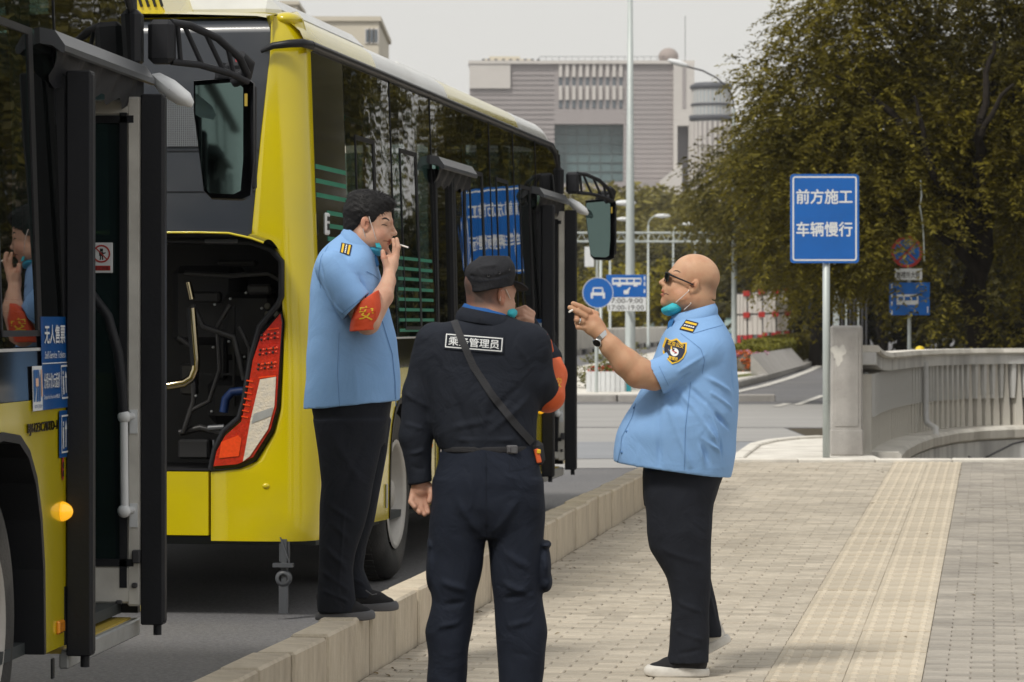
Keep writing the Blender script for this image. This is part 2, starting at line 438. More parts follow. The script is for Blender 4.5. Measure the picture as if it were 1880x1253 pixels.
M['tactile'] = mat('tactile_tile', (0.47, 0.415, 0.33), 0.8, scale=10, col2=(0.57, 0.505, 0.405), bump=0.35, bscale=100, attr='tone', dirt=(0.38, 0.30, 0.2), dirt_amt=0.5, dirt_scale=1.6)
M['curb'] = mat('curb_stone', (0.48, 0.41, 0.31), 0.85, scale=7, col2=(0.70, 0.62, 0.50), bump=0.6, bscale=70, dirt=(0.25, 0.20, 0.15), dirt_amt=0.7, dirt_scale=3.2, stretch=(1, 1, 0.35))
M['concrete'] = mat('concrete', (0.36, 0.345, 0.33), 0.88, scale=4, col2=(0.46, 0.44, 0.42), bump=0.5, bscale=50, dirt=(0.24, 0.22, 0.2), dirt_amt=0.5, dirt_scale=3)
M['concrete_pale'] = mat('concrete_pale', (0.66, 0.63, 0.57), 0.85, scale=3, col2=(0.82, 0.79, 0.73), bump=0.4, bscale=40, dirt=(0.33, 0.30, 0.26), dirt_amt=0.6, dirt_scale=2.5, stretch=(1, 1, 0.3))
M['white_wall'] = mat('white_wall', (0.70, 0.70, 0.69), 0.8, scale=2, col2=(0.83, 0.83, 0.82), bump=0.3, bscale=30, dirt=(0.27, 0.27, 0.28), dirt_amt=0.8, dirt_scale=2.4, stretch=(1, 1, 0.2))
M['ground'] = mat('soil', (0.16, 0.14, 0.11), 0.95, scale=2)
M['pole'] = mat('galvanised_pole', (0.42, 0.47, 0.47), 0.5, scale=12, col2=(0.53, 0.57, 0.56), stretch=(1, 1, 0.2), metal=0.2, dirt=(0.3, 0.31, 0.3), dirt_amt=0.5)
M['sign_blue'] = mat('sign_blue', (0.0, 0.115, 0.46), 0.35, scale=3, var=0.08, coat=0.2)
M['sign_white'] = mat('sign_white', (0.72, 0.74, 0.76), 0.4, scale=8, var=0.05)
M['sign_red'] = mat('sign_red', (0.42, 0.035, 0.03), 0.4, scale=8)
M['black'] = mat('black_rubber', (0.015, 0.016, 0.020), 0.55, spec=0.3, scale=10, bump=0.1, bscale=60, rvar=0.1)
M['bark'] = mat('bark', (0.016, 0.013, 0.011), 0.95, spec=0.2, scale=12, col2=(0.028, 0.023, 0.019), bump=0.9, bscale=40, stretch=(1, 1, 0.3))
M['leaf'] = leaf_mat('leaf_olive', (0.035, 0.034, 0.007), (0.21, 0.175, 0.022), 0.35)
M['leaf_yellow'] = leaf_mat('leaf_yellow', (0.10, 0.095, 0.008), (0.44, 0.36, 0.015), 0.35)
M['leaf_far'] = leaf_mat('leaf_far', (0.075, 0.07, 0.02), (0.22, 0.19, 0.04), 0.3)
M['hedge'] = leaf_mat('leaf_hedge', (0.06, 0.065, 0.012), (0.30, 0.28, 0.035), 0.3)
M['stone_mauve'] = mat('mauve_stone', (0.35, 0.32, 0.32), 0.8, scale=0.06, var=0.04)
M['stone_white'] = mat('pale_stone', (0.60, 0.57, 0.54), 0.8, scale=0.1, var=0.05)
M['far_glass'] = mat('far_glass', (0.10, 0.165, 0.175), 0.25, scale=0.05, col2=(0.17, 0.24, 0.25))
M['far_window'] = mat('far_window', (0.12, 0.14, 0.16), 0.3, scale=0.5)
M['cream_wall'] = mat('cream_wall', (0.62, 0.57, 0.47), 0.85, scale=0.3, var=0.06, dirt=(0.45, 0.41, 0.35), dirt_amt=0.4, dirt_scale=0.3)
M['dark_metal'] = mat('dark_metal', (0.05, 0.05, 0.055), 0.5)
M['cable'] = mat('cable', (0.06, 0.06, 0.065), 0.6)

# ================================================================ ground, road, pavement
TH = R(8.5); UX = Vector((math.sin(TH), math.cos(TH), 0)); VX = Vector((math.cos(TH), -math.sin(TH), 0))
O0 = Vector((-0.656, 13.35, 0))
CREST = 31.2
def pz(y): return 0.0076 * (y - 13.7)
def PV(u, v, dz=0.0):
    p = O0 + UX * u + VX * v; return Vector((p.x, p.y, pz(p.y) + dz))
def u_at_y(y, v): return (y - O0.y + v * math.sin(TH)) / math.cos(TH)
RZ = 0.05

g = MB()
xc = lambda y: O0.x + (y - O0.y) * math.tan(TH) - 0.08
g.add([(-300, -40, RZ), (xc(-40), -40, RZ), (xc(CREST), CREST, RZ), (-300, CREST, RZ)], [(0, 1, 2, 3)])
g.add([(-300, CREST, RZ), (3.72, CREST, RZ), (3.72, 43.5, RZ), (-300, 43.5, RZ)], [(0, 1, 2, 3)])
g.add([(-700, 43.5, RZ), (700, 43.5, RZ), (700, 1300, RZ), (-700, 1300, RZ)], [(0, 1, 2, 3)])
road = g.build('road', M['asphalt']); setp(road, 'grey asphalt road running past the kerb to the junction', kind='structure')
g = MB()
g.add([(-60, -60, -1.4), (120, -60, -1.4), (120, 44, -1.4), (-60, 44, -1.4)], [(0, 1, 2, 3)])
g.add([(3.72, 31.9, -1.4), (3.72, 43.5, -1.4), (3.72, 43.5, RZ), (3.72, 31.9, RZ)], [(0, 1, 2, 3)])
g.add([(3.72, 43.5, -1.4), (120, 43.5, -1.4), (120, 43.5, RZ), (3.72, 43.5, RZ)], [(0, 1, 2, 3)])
setp(g.build('ground', M['ground']), 'bare ground below the bridge railing', kind='structure')
g = MB()   # worn pale lane across the junction and a darker newer strip
def strip(mb, d0, d1, x0, x1, dz, skew=0.0, n=14, mi=0):
    P = []
    for j in range(2):
        row = []
        for i in range(n + 1):
            t = i / n; x = x0 + (x1 - x0) * t; y = (d0, d1)[j] + skew * t + 0.25 * math.sin(i * 1.9 + j)
            row.append((x, y, RZ + dz))
        P.append(row)
    mb.grid(P, mi, False)
strip(g, 31.6, 33.6, -60, 3.6, 0.004); strip(g, 38.5, 43.4, -60, 3.68, 0.004); strip(g, 43.9, 56, -60, 40, 0.004)
setp(g.build('road_surface', M['asphalt_pale']), 'paler worn asphalt bands across the junction', kind='structure')
g = MB(); strip(g, 33.7, 38.3, -60, 3.68, 0.008)
setp(g.build('road_surface', M['asphalt_patch']), 'bluish newer asphalt strip across the junction', kind='structure')
g = MB()
def line_mark(pa, pb, w, n=1):
    a = Vector(pa); b = Vector(pb); d = (b - a).normalized(); s_ = Vector((d.y, -d.x, 0)) * w / 2
    g.add([a - s_, a + s_, b + s_, b - s_], [(0, 1, 2, 3)])
def gp(px, py, dz=0.012): d = (HC - RZ) * F / (py - HY); v = W(px, py, d); v.z = RZ + dz; return v
for (a, b, w) in (((1462, 745), (1512, 727), 0.14), ((1425, 748), (1446, 742), 0.14)): line_mark(gp(*a), gp(*b), w)
pts = [(1345, 722), (1400, 710), (1450, 695), (1485, 682), (1508, 671)]
for a, b in zip(pts[:-1], pts[1:]): line_mark(gp(*a), gp(*b), 0.22)
setp(g.build('road_markings', M['white_line']), 'worn white lane line and edge line beside the median', kind='structure')

# pavement: bedding sheet + individual pavers, the farther ones joined
pv = setp(bpy.data.objects.new('pavement', None), 'tan block pavement rising gently to its crest', kind='structure'); COL.objects.link(pv)
g = MB(); P = []
for j in range(30):
    y = -12 + j * (CREST + 12) / 29.0; row = []
    for v in (-0.02, 2.0, 5.0, 12.0):
        p = O0 + UX * u_at_y(y, v) + VX * v; row.append((p.x, y, pz(y) - 0.010))
    P.append(row)
g.grid(P, 0, False); g.build('bedding', M['grout'], pv)
def brick_geo(L=0.2, Wd=0.1, h=0.03, b=0.005, jx=0.0035):
    hx, hy = L / 2 - jx / 2, Wd / 2 - jx / 2
    top = [(-hx + b, -hy + b, 0), (hx - b, -hy + b, 0), (hx - b, hy - b, 0), (-hx + b, hy - b, 0)]
    mid = [(-hx, -hy, -b), (hx, -hy, -b), (hx, hy, -b), (-hx, hy, -b)]
    bot = [(x, y, -h) for x, y, _ in mid]
    fs = [(0, 1, 2, 3)] + [(i + 4, (i + 1) % 4 + 4, (i + 1) % 4, i) for i in range(4)] + [(i + 8, (i + 1) % 4 + 8, (i + 1) % 4 + 4, i + 4) for i in range(4)]
    return top + mid + bot, fs
bv, bf = brick_geo()
bv = np.array(bv); bf = np.array(bf)
rng = np.random.RandomState(5)
def frame_in(p):      # roughly inside the photograph's view of the ground
    if p.y < 12.9: return False
    px = CX + F * p.x / p.y; return -30 < px < 1910
single, rest = [], {0: [], 1: []}
rows = np.arange(-12, 190)
STRIP = (1.68, 2.33)
for r_ in rows:
    u = r_ * 0.1 + 0.05
    for side, (v0, v1) in enumerate(((0.01, STRIP[0]), (STRIP[1], 8.5 if u > 4 else 6.5))):
        off = 0.1 if r_ % 2 else 0.0
        v = v0 + off - 0.1
        while v < v1 - 0.02:
            a, b = max(v, v0), min(v + 0.2, v1)
            if b - a > 0.03:
                p = PV(u, (a + b) / 2)
                if p.y < CREST - 0.05:
                    rec = (u, (a + b) / 2, (b - a), rng.uniform(0.80, 1.1), rng.normal(0, 0.0013), side)
                    if frame_in(p) and len(single) < 298 and u < 3.2 and b - a > 0.19: single.append(rec)
                    else: rest[side].append(rec)
            v += 0.2
def brick_mat4(u, v, dz, rz=0.0, sx=1.0):
    p = PV(u, v, dz); m = Matrix.Translation(p) @ Matrix(((VX.x, UX.x, 0, 0), (VX.y, UX.y, 0, 0), (0, 0.0076, 1, 0), (0, 0, 0, 1)))
    return m
tones = [0.84, 0.93, 1.0, 1.08]
bmesh_ = {}
for side in (0, 1):
    for i, t in enumerate(tones):
        me = np_mesh('paver', bv, bf, False, np.full(len(bv), t)); me.materials.append(M['paver'] if side == 0 else M['paver_grey']); bmesh_[(side, i)] = me
for (u, v, L, t, dz, side) in single:
    o = bpy.data.objects.new('paver', bmesh_[(side, int(np.argmin([abs(t - x) for x in tones])))]); COL.objects.link(o); o.parent = pv
    o.matrix_local = brick_mat4(u, v, dz)
for side in (0, 1):
    rs = rest[side]; nb = len(rs); V = np.zeros((nb, 12, 3)); T = np.zeros((nb, 12))
    for i, (u, v, L, t, dz, _) in enumerate(rs):
        m = np.array(brick_mat4(u, v, dz)); q = bv.copy(); q[:, 0] *= L / 0.2; q[:, 2] += (q[:, 0] * rng.normal(0, 0.006) + q[:, 1] * rng.normal(0, 0.012)) * (q[:, 2] > -0.01)
        V[i] = q @ m[:3, :3].T + m[:3, 3]; T[i] = t
    Q = (bf[None] + 12 * np.arange(nb)[:, None, None]).reshape(-1, 4)
    o = link_mesh('paver_field', np_mesh('paver_field', V.reshape(-1, 3), Q, False, T.ravel()), M['paver'] if side == 0 else M['paver_grey'], pv)
    o['kind'] = 'stuff'
# tactile strip: two tiles wide, ridged
def tile_mesh(tone):
    b = MB(); v, f = brick_geo(0.325, 0.3, 0.03, 0.002, 0.001); b.add(v, f)
    nb = len(b.v)
    for i in range(4):
        x = -0.325 / 2 + 0.325 * (i + 0.5) / 4
        for yy in (-0.072, 0.072):
            w, l, h = 0.017, 0.062, 0.0055
            b.add([(x - w, yy - l, 0.0), (x + w, yy - l, 0.0), (x + w, yy + l, 0.0), (x - w, yy + l, 0.0),
                   (x - w * .55, yy - l + .006, h), (x + w * .55, yy - l + .006, h), (x + w * .55, yy + l - .006, h), (x - w * .55, yy + l - .006, h)],
                  [(4, 5, 6, 7), (0, 1, 5, 4), (1, 2, 6, 5), (2, 3, 7, 6), (3, 0, 4, 7)])
    tn = [tone] * nb + [tone * 1.13] * (len(b.v) - nb)
    me = np_mesh('tactile_tile', np.array(b.v), np.array(b.f), False, np.array(tn)); me.materials.append(M['tactile']); return me
tm = [tile_mesh(t) for t in (0.93, 0.99, 1.05)]
for r_ in range(-5, 64):
    for c in range(2):
        u = r_ * 0.3 + 0.15; v = STRIP[0] + 0.1625 + c * 0.325
        if PV(u, v).y > CREST - 0.16: continue
        o = bpy.data.objects.new('tactile_tile', tm[rng.randint(3)]); COL.objects.link(o); o.parent = pv
        o.matrix_local = brick_mat4(u, v, rng.normal(0, 0.0012) + 0.002)
# crest edging
cr_ = bpy.data.objects.new('pavement_edge', None); COL.objects.link(cr_); setp(cr_, 'pale edging stones along the crest of the pavement', kind='structure')
x = xc(CREST) + 0.1
i = 0
while x < 12:
    g = MB(); L = 0.75; g.bbox((L / 2, 0.09, -0.13), (L - 0.008, 0.16, 0.32), 0.012)
    if i == 0: em = g.mesh('edging_stone'); em.materials.append(M['concrete_pale'])
    o = bpy.data.objects.new('edging_stone', em); COL.objects.link(o); o.parent = cr_; o.location = (x, CREST - 0.02, pz(CREST) + rng.normal(0, 0.002)); x += L; i += 1
# kerb stones
kb = bpy.data.objects.new('kerb', None); COL.objects.link(kb); setp(kb, 'high kerb of tan stone blocks between road and pavement', kind='structure')
km = []
for i, L in enumerate((0.36, 0.42, 0.5, 0.56, 0.6)):
    g = MB(); g.bbox((0, L / 2, -0.17), (0.155, L - 0.030, 0.36), 0.010); vv = np.array(g.v)
    me = g.mesh('kerb_stone'); me.materials.append(M['curb']); km.append((L, me))
g = MB(); ca_, cb_ = PV(-13, -.078, .10), PV(18.3, -.078, .10); dd = (cb_ - ca_).normalized(); nn = VX * .050; zz3 = Vector((0, 0, .13)); g.add([ca_ - nn - zz3, ca_ + nn - zz3, cb_ + nn - zz3, cb_ - nn - zz3, ca_ - nn + zz3, ca_ + nn + zz3, cb_ + nn + zz3, cb_ - nn + zz3], [(0, 3, 2, 1), (4, 5, 6, 7), (0, 1, 5, 4), (1, 2, 6, 5), (2, 3, 7, 6), (3, 0, 4, 7)]); g.build('mortar_core', mat('mortar', (.09, .075, .055), .95, scale=12), kb)
u = -13.0
while True:
    L, me = km[rng.randint(5)]
    if PV(u + L, -0.075).y > CREST + 0.1: break
    o = bpy.data.objects.new('kerb_stone', me); COL.objects.link(o); o.parent = kb
    p = PV(u, -0.078, 0.245 + rng.normal(0, 0.003)); m = Matrix.Translation(p) @ Matrix(((VX.x, UX.x, 0, 0), (VX.y, UX.y, 0, 0), (0, 0.0076, 1, 0), (0, 0, 0, 1)))
    o.matrix_local = m @ Matrix.Translation((rng.normal(0, 0.004), 0, 0)) @ Matrix.Rotation(rng.normal(0, 0.006), 4, 'Z'); u += L
# paved corner beyond the crest and its kerb
cpoly = [(2.05, 31.42), (2.3, 32.2), (2.5, 33.8), (2.76, 35.8), (3.05, 37.0), (3.4, 37.8), (3.72, 38.2), (3.72, 31.42)]
g = MB(); g.add([(x, y, 0.115) for x, y in cpoly], [tuple(range(len(cpoly)))[::-1]])
setp(g.build('pavement', M['paver'] if False else M['concrete_pale']), 'pale paved corner under the blue warning sign', kind='structure')
g = MB()
kc = bpy.data.objects.new('kerb', None); COL.objects.link(kc); setp(kc, 'curved kerb round the paved corner', kind='structure')
for a, b in zip(cpoly[:6], cpoly[1:7]):
    a = Vector((*a, 0)); b = Vector((*b, 0)); L = (b - a).length; g = MB(); g.bbox((0, 0, 0), (L - 0.01, 0.14, 0.16), 0.012)
    g.build('kerb_stone', M['concrete_pale'], kc, ((a + b) / 2 + Vector((-0.05, 0, 0.062))), math.atan2(b.y - a.y, b.x - a.x))

# ================================================================ blue warning sign
d = 32.6; s_ = F / d
b0 = W(1517, 838, d); b0.z = 0.115
t = thing('traffic_sign', 'blue rectangular warning sign with white Chinese text on grey pole beside concrete pillar', 'road sign', b0)
g = MB(); g.lathe([(0.0, 0), (0.037, 0.0), (0.037, 2.35), (0.0, 2.352)], (0, 0, 0), n=20); part('pole', g, M['pole'], t)
zc = HC - (402 - HY) / s_ - 0.115; xw, zh = 126 / s_ / 2, 163 / s_ / 2; x_ = (1513 - 1517) / s_
def rrect(w, h, r, n=5):
    o = []
    for cx, cy, a0 in ((w - r, h - r, 0), (-w + r, h - r, 90), (-w + r, -h + r, 180), (w - r, -h + r, 270)):
        for i in range(n + 1):
            a = R(a0 + 90 * i / n); o.append((cx + r * math.cos(a), cy + r * math.sin(a)))
    return o
def frame_ring(mb, w, h, r, tw, origin, ux, uy, mi=0):
    a = rrect(w, h, r); b = rrect(w - tw, h - tw, max(0.002, r - tw)); n = len(a); o = Vector(origin)
    vs = [o + Vector(ux) * p[0] + Vector(uy) * p[1] for p in a + b]
    mb.add(vs, [(i, (i + 1) % n, (i + 1) % n + n, i + n) for i in range(n)], mi)
g = MB(); g.prism(rrect(xw, zh, 0.035), (x_, -0.045, zc), (1, 0, 0), (0, 0, 1), (0, -0.012, 0)); bd = part('sign_board', g, M['sign_blue'], t)
g = MB(); frame_ring(g, xw - 0.022, zh - 0.022, 0.03, 0.016, (x_, -0.0585, zc), (1, 0, 0), (0, 0, 1))
for body, yy in (('前方施工', 0.145), ('车辆慢行', -0.185)):
    text_on(g, body, (x_ - 0.285, -0.0585, zc + yy - 0.015 + 0.02), (1, 0, 0), (0, 0, 1), 0.565, 0.145, (0, 0, 0), bold=0.02)
part('sign_lettering', g, M['sign_white'], bd)
g = MB()
for z in (zc - 0.25, zc + 0.25): g.box((0, -0.03, z), (0.16, 0.03, 0.03))
for z in (zc - 0.25, zc + 0.25): g.tube([(-0.05, 0.0, z), (0, 0.045, z), (0.05, 0, z)], 0.006, 6)
part('clamp', g, M['pole'], t)

# ================================================================ concrete pillar and curved balustrade
b0 = W(1554, 838, 33.2); b0.z = 0.115
t = thing('concrete_pillar', 'square grey concrete gate pillar with a white paint smear at the railing end', 'pillar', b0, R(-4))
g = MB(); g.bbox((0, 0, 0.67), (0.325, 0.28, 1.34), 0.02); part('pillar_shaft', g, M['concrete'], t)
g = MB(); g.bbox((0, 0, 0.135), (0.335, 0.29, 0.27), 0.012); part('pillar_base', g, M['concrete'], t)
g = MB(); g.bbox((0.0, -0.143, 0.79), (0.24, 0.012, 0.98), 0.005); part('pillar_panel', g, M['concrete'], t)
g = MB(); pts = []
for i in range(26):
    a = i / 26 * 6.283; r = 0.075 * (1 + 0.3 * math.sin(3 * a) + 0.15 * math.sin(7 * a + 1)); pts.append((r * math.cos(a) * 0.9, r * math.sin(a) * 1.3))
g.prism(pts, (-0.085, -0.1495, 1.05), (1, 0, 0), (0, 0, 1), (0, -0.001, 0)); part('paint_smear', g, M['white_line'], t)
path = [(1584, 33.4), (1598, 35.0), (1622, 36.8), (1655, 38.6), (1700, 40.2), (1760, 41.3), (1830, 41.9), (1900, 42.1), (1990, 42.3), (2100, 42.5), (2300, 42.8)]
path = [Vector(((px - CX) / F * d_, d_, 0)) for px, d_ in path]
# resample evenly
seg = [0]
for a, b in zip(path[:-1], path[1:]): seg.append(seg[-1] + (b - a).length)
def along(s):
    for i in range(len(seg) - 1):
        if s <= seg[i + 1] or i == len(seg) - 2:
            k = (s - seg[i]) / (seg[i + 1] - seg[i]); p = path[i].lerp(path[i + 1], k); dr = (path[i + 1] - path[i]).normalized(); return p, dr
def capz(s): return 1.144 + 0.106 * max(0, 1 - s / 3.2) ** 2
bal = thing('stone_balustrade', 'pale concrete bridge balustrade with tapered balusters curving beside the pillar', 'railing', along(0)[0])
LO = bal.location.copy(); N = 46; LT = seg[-1]
def sweep(name, prof_fn, m, label=None, s0=0.0, s1=LT, n=N):
    g = MB(); P = []
    for i in range(n + 1):
        s = s0 + (s1 - s0) * i / n; p, dr = along(s); dr = (along(min(s + .4, LT))[0] - along(max(0, s - .4))[0]).normalized()
        nrm = Vector((dr.y, -dr.x, 0)); P.append([p - LO + nrm * a + Vector((0, 0, z)) for a, z in prof_fn(s)])
    g.grid(P, 0, False); g.add(P[0], [tuple(range(len(P[0])))[::-1]]); g.add(P[-1], [tuple(range(len(P[0])))])
    return part(name, g, m, bal, label)
cl = lambda pr: pr + [pr[0]]
s = 0.0; k = 0
while s < LT - 0.1:
    e = min(LT, s + 1.5)
    sweep('cap_stone', lambda q: cl([(-.14, capz(q) - .07), (.17, capz(q) - .07), (.18, capz(q) - .05), (.16, capz(q)), (-.13, capz(q))]), M['concrete_pale'], None, s, e - 0.008, 6); s = e
sweep('rail_beam', lambda q: cl([(-.1, capz(q) - .20), (.14, capz(q) - .20), (.14, capz(q) - .072), (-.1, capz(q) - .072)]), M['white_wall'])
sweep('back_panel', lambda q: cl([(-.10, .14), (-.06, .14), (-.06, capz(q) - .2), (-.10, capz(q) - .2)]), mat('shaded_concrete', (.24, .235, .24), .9, scale=5, var=.2))  # darker concrete: shade of the gaps between balusters put into the colour
s = 0.0
while s < LT - 0.1:
    e = min(LT, s + 1.28)
    sweep('ledge_stone', lambda q: cl([(-.1, -.02), (.34, -.03), (.40, .0), (.40, .10), (.36, .137), (-.1, .15)]), M['concrete_pale'], None, s, e - 0.012, 6); s = e
sweep('base_wall', lambda q: cl([(-.1, -1.4), (.37, -1.4), (.37, -.032), (-.1, -.032)]), M['white_wall'])
H0, H1 = 0.14, 0.945
g = MB(); g.add(*(lambda q: (q, [(0, 1, 5, 4), (3, 2, 1, 0)[::-1] if False else (0, 4, 7, 3), (1, 2, 6, 5), (0, 3, 2, 1), (4, 5, 6, 7), (3, 7, 6, 2)]))([(-.062, .10, H0), (.062, .10, H0), (.052, -.02, H0), (-.052, -.02, H0), (-.018, .045, H1), (.018, .045, H1), (.03, -.02, H1), (-.03, -.02, H1)]))
# baluster outline: broad foot, waist towards the top; facing +y in its own frame
def fin(poly, y0, y1):
    g = MB(); g.prism(poly, (0, y0, 0), (1, 0, 0), (0, 0, 1), (0, y1 - y0, 0)); return g
foot = fin([(-.058, H0), (.058, H0), (.055, .30), (.036, .55), (.020, .80), (.022, H1), (-.022, H1), (-.020, .80), (-.036, .55), (-.055, .30)], -0.06, 0.085).mesh('baluster')
drop = fin([(-.03, H1), (.03, H1), (.026, .75), (.006, .50), (-.006, .50), (-.026, .75)], -0.06, 0.115).mesh('baluster')
foot.materials.append(M['concrete_pale']); drop.materials.append(M['white_wall'])
s = 0.12; k = 0
while s < LT - 0.1 and k < 150:
    p, _ = along(s); dr = (along(min(s + .4, LT))[0] - along(max(0, s - .4))[0]).normalized(); nrm = Vector((dr.y, -dr.x, 0))
    o = bpy.data.objects.new('baluster', foot if k % 2 == 0 else drop); COL.objects.link(o); o.parent = bal
    o.matrix_local = Matrix.Translation(p - LO + Vector((0, 0, 0))) @ Matrix(((dr.x, nrm.x, 0, 0), (dr.y, nrm.y, 0, 0), (0, 0, 1, 0), (0, 0, 0, 1)))
    s += 0.098; k += 1
# pipes and cables on the balustrade
def WZ(px, py, d): return W(px, py, d)
t = thing('drain_pipe', 'white drain pipe bending down over the balustrade ledge', 'pipe', WZ(1699, 664, 39.3)); L0 = t.location.copy()
g = MB(); g.tube([Vector((0, 0, 0)), WZ(1700, 768, 39.3) - L0, WZ(1703, 778, 39.1) - L0, WZ(1718, 786, 38.9) - L0, WZ(1719, 812, 38.9) - L0], 0.038, 10); part('pipe_run', g, M['white_wall'], t)
g = MB(); g.tube([WZ(1699, 812, 39.3) - L0, WZ(1700, 858, 39.3) - L0], 0.03, 10); part('lower_pipe', g, M['cable'], t)
g = MB(); g.tube([WZ(1700, 838, 39.28) - L0, WZ(1700, 852, 39.28) - L0], 0.036, 10); part('blue_collar', g, mat('blue_plastic', (0.01, 0.2, 0.32), .5), t)
t = thing('rusty_pole', 'thin brown metal pole leaning on the balustrade end beside the pillar', 'pole', WZ(1600, 848, 33.8)); L0 = t.location.copy()
g = MB(); g.tube([Vector((0, 0, 0)), WZ(1590, 690, 33.8) - L0], 0.018, 8); part('pole_shaft', g, mat('rust', (0.17, 0.13, 0.11), .8, scale=30), t)
g = MB(); g.ball(WZ(1590, 688, 33.8) - L0, 0.03, 10); part('pole_knob', g, M['sign_white'], t)
for lab, pl in (('black cable sagging under the balustrade ledge near the pillar', [(1615, 822, 36.2), (1640, 832, 37.3), (1660, 830, 38.0), (1700, 812, 39.0), (1712, 806, 39.3)]),
                ('black cable looping from the pipe down the white wall', [(1720, 806, 39.6), (1745, 815, 40.1), (1775, 838, 40.5), (1800, 850, 40.7)]),
                ('black cable rising along the white wall under the ledge', [(1790, 850, 40.6), (1830, 830, 41.0), (1860, 815, 41.2), (1900, 806, 41.3)]),
                ('cluster cable curling at the foot of the pillar', [(1580, 815, 33.6), (1585, 835, 33.5), (1592, 848, 33.5)])):
    g = MB(); g.tube([WZ(*p) for p in pl], 0.014, 6); o = g.build('cable', M['cable']); setp(o, lab, 'cable')

# litter on the pavement and along the kerb
rs = np.random.RandomState(9); V = []
for i in range(150):
    v_ = abs(rs.normal(0, .12)) + .03 if i < 90 else rs.uniform(.1, 4.5); u_ = rs.uniform(-1, 17); p = np.array(PV(u_, v_, .004)); a = rs.uniform(0, 6.28); L = rs.uniform(.008, .028); w = L * rs.uniform(.25, .6)
    dx = np.array([math.cos(a), math.sin(a), rs.uniform(-.1, .3)]) * L; dy = np.array([-math.sin(a), math.cos(a), rs.uniform(-.2, .2)]) * w; V += [p - dx, p - dy + [0, 0, .003], p + dx, p + dy + [0, 0, .003]]
o = link_mesh('leaf_litter', np_mesh('leaf_litter', np.array(V), np.arange(600).reshape(-1, 4), False, rs.rand(600)), leaf_mat('dry_leaf', (.05, .035, .015), (.26, .19, .09), .1)); setp(o, 'dry crumbs and small leaves along the kerb and pavement', kind='stuff')
# ================================================================ foliage
def leaf_cloud(lobes, per, leaf, seed, droop=0.35, spray=0.35, nleaf=12, shell=0.45, flat=0.5):
    """lobes: (x,y,z,rx,ry,rz). Leaf sprays spread through each lobe's volume, denser outside."""
    rs = np.random.RandomState(seed); V = []; T = []
    for lb in lobes:
        lb = np.array(lb, float); vol = lb[3] * lb[4] * lb[5]; n = max(8, int(per * (lb[3] * lb[5])))
        dr = rs.normal(size=(n, 3)); dr /= np.linalg.norm(dr, axis=1)[:, None]
        rad = (shell + (1 - shell) * rs.rand(n)) ** 0.6 * (0.86 + 0.28 * rs.rand(n))
        c = lb[:3] + dr * lb[3:6] * rad[:, None]
        keep = np.sin(c[:, 0] * 2.1 / spray * .3 + seed) + np.sin(c[:, 1] * 1.7 / spray * .3) + np.sin(c[:, 2] * 2.6 / spray * .3 + 1) + rs.normal(0, .7, n) > -1.3
        c, dr = c[keep], dr[keep]; n = len(c)
        out = dr * np.array([1, 1, 0.35]); out += rs.normal(0, .35, (n, 3)); out[:, 2] -= droop * rs.rand(n)
        out /= np.linalg.norm(out, axis=1)[:, None]
        tone = np.clip(0.42 + 0.2 * rs.normal(size=n) + 0.10 * np.sin(c[:, 0] * .9 + seed) * np.sin(c[:, 2] * 1.1), 0, 1)
        side = np.cross(out, [0, 0, 1.0]); side /= np.linalg.norm(side, axis=1)[:, None] + 1e-6
        for k in range(nleaf):
            t = (k // 2 + rs.rand(n)) / (nleaf / 2) * spray; sg = 1 if k % 2 else -1
            p = c + out * t[:, None] + np.stack([np.zeros(n), np.zeros(n), -droop * t * t / spray], 1)
            ld = out * 0.55 + side * sg * 0.8 + rs.normal(0, .25, (n, 3)); ld[:, 2] -= droop * .5
            ld /= np.linalg.norm(ld, axis=1)[:, None]
            nn = rs.normal(0, flat, (n, 3)) + [0, 0, 1.0]; w = np.cross(ld, nn); w /= np.linalg.norm(w, axis=1)[:, None] + 1e-6
            L = leaf[0] * (0.7 + .6 * rs.rand(n))[:, None]; B = leaf[1] * (0.7 + .6 * rs.rand(n))[:, None]
            V.append(np.stack([p, p + ld * L * .45 + w * B / 2, p + ld * L, p + ld * L * .45 - w * B / 2], 1))
            T.append(np.repeat(np.clip(tone + .22 * (t / spray - .45) + rs.normal(0, .09, n), 0, 1)[:, None], 4, 1))
    V = np.concatenate(V).reshape(-1, 3); T = np.concatenate(T).ravel()
    return V, np.arange(len(V)).reshape(-1, 4), T

def crown_part(parent, lobes, per, leaf, seed, m, name='crown', **k):
    v, q, t = leaf_cloud(lobes, per, leaf, seed, **k)
    return link_mesh(name, np_mesh(name, v, q, False, t), m, parent)

def limb(mb, a, b, ra, rb, seed=0, sag=0.1, n=6):
    a = Vector(a); b = Vector(b); rs = random.Random(seed); L = (b - a).length; pts = []
    for i in range(n + 1):
        k = i / n; p = a.lerp(b, k) + Vector((rs.uniform(-1, 1), rs.uniform(-1, 1), rs.uniform(-1, 1))) * L * 0.035 * (0 < i < n) + Vector((0, 0, L * sag * math.sin(k * math.pi)))
        pts.append(p)
    mb.tube(pts, [ra + (rb - ra) * i / n for i in range(n + 1)], 8); return pts

late_dark = []
M['leaf_big'] = leaf_mat('leaf_big', (0.045, 0.042, 0.009), (0.30, 0.25, 0.030), 0.42)
M['leaf_far'] = leaf_mat('leaf_far', (0.12, 0.11, 0.03), (0.33, 0.285, 0.06), 0.3)
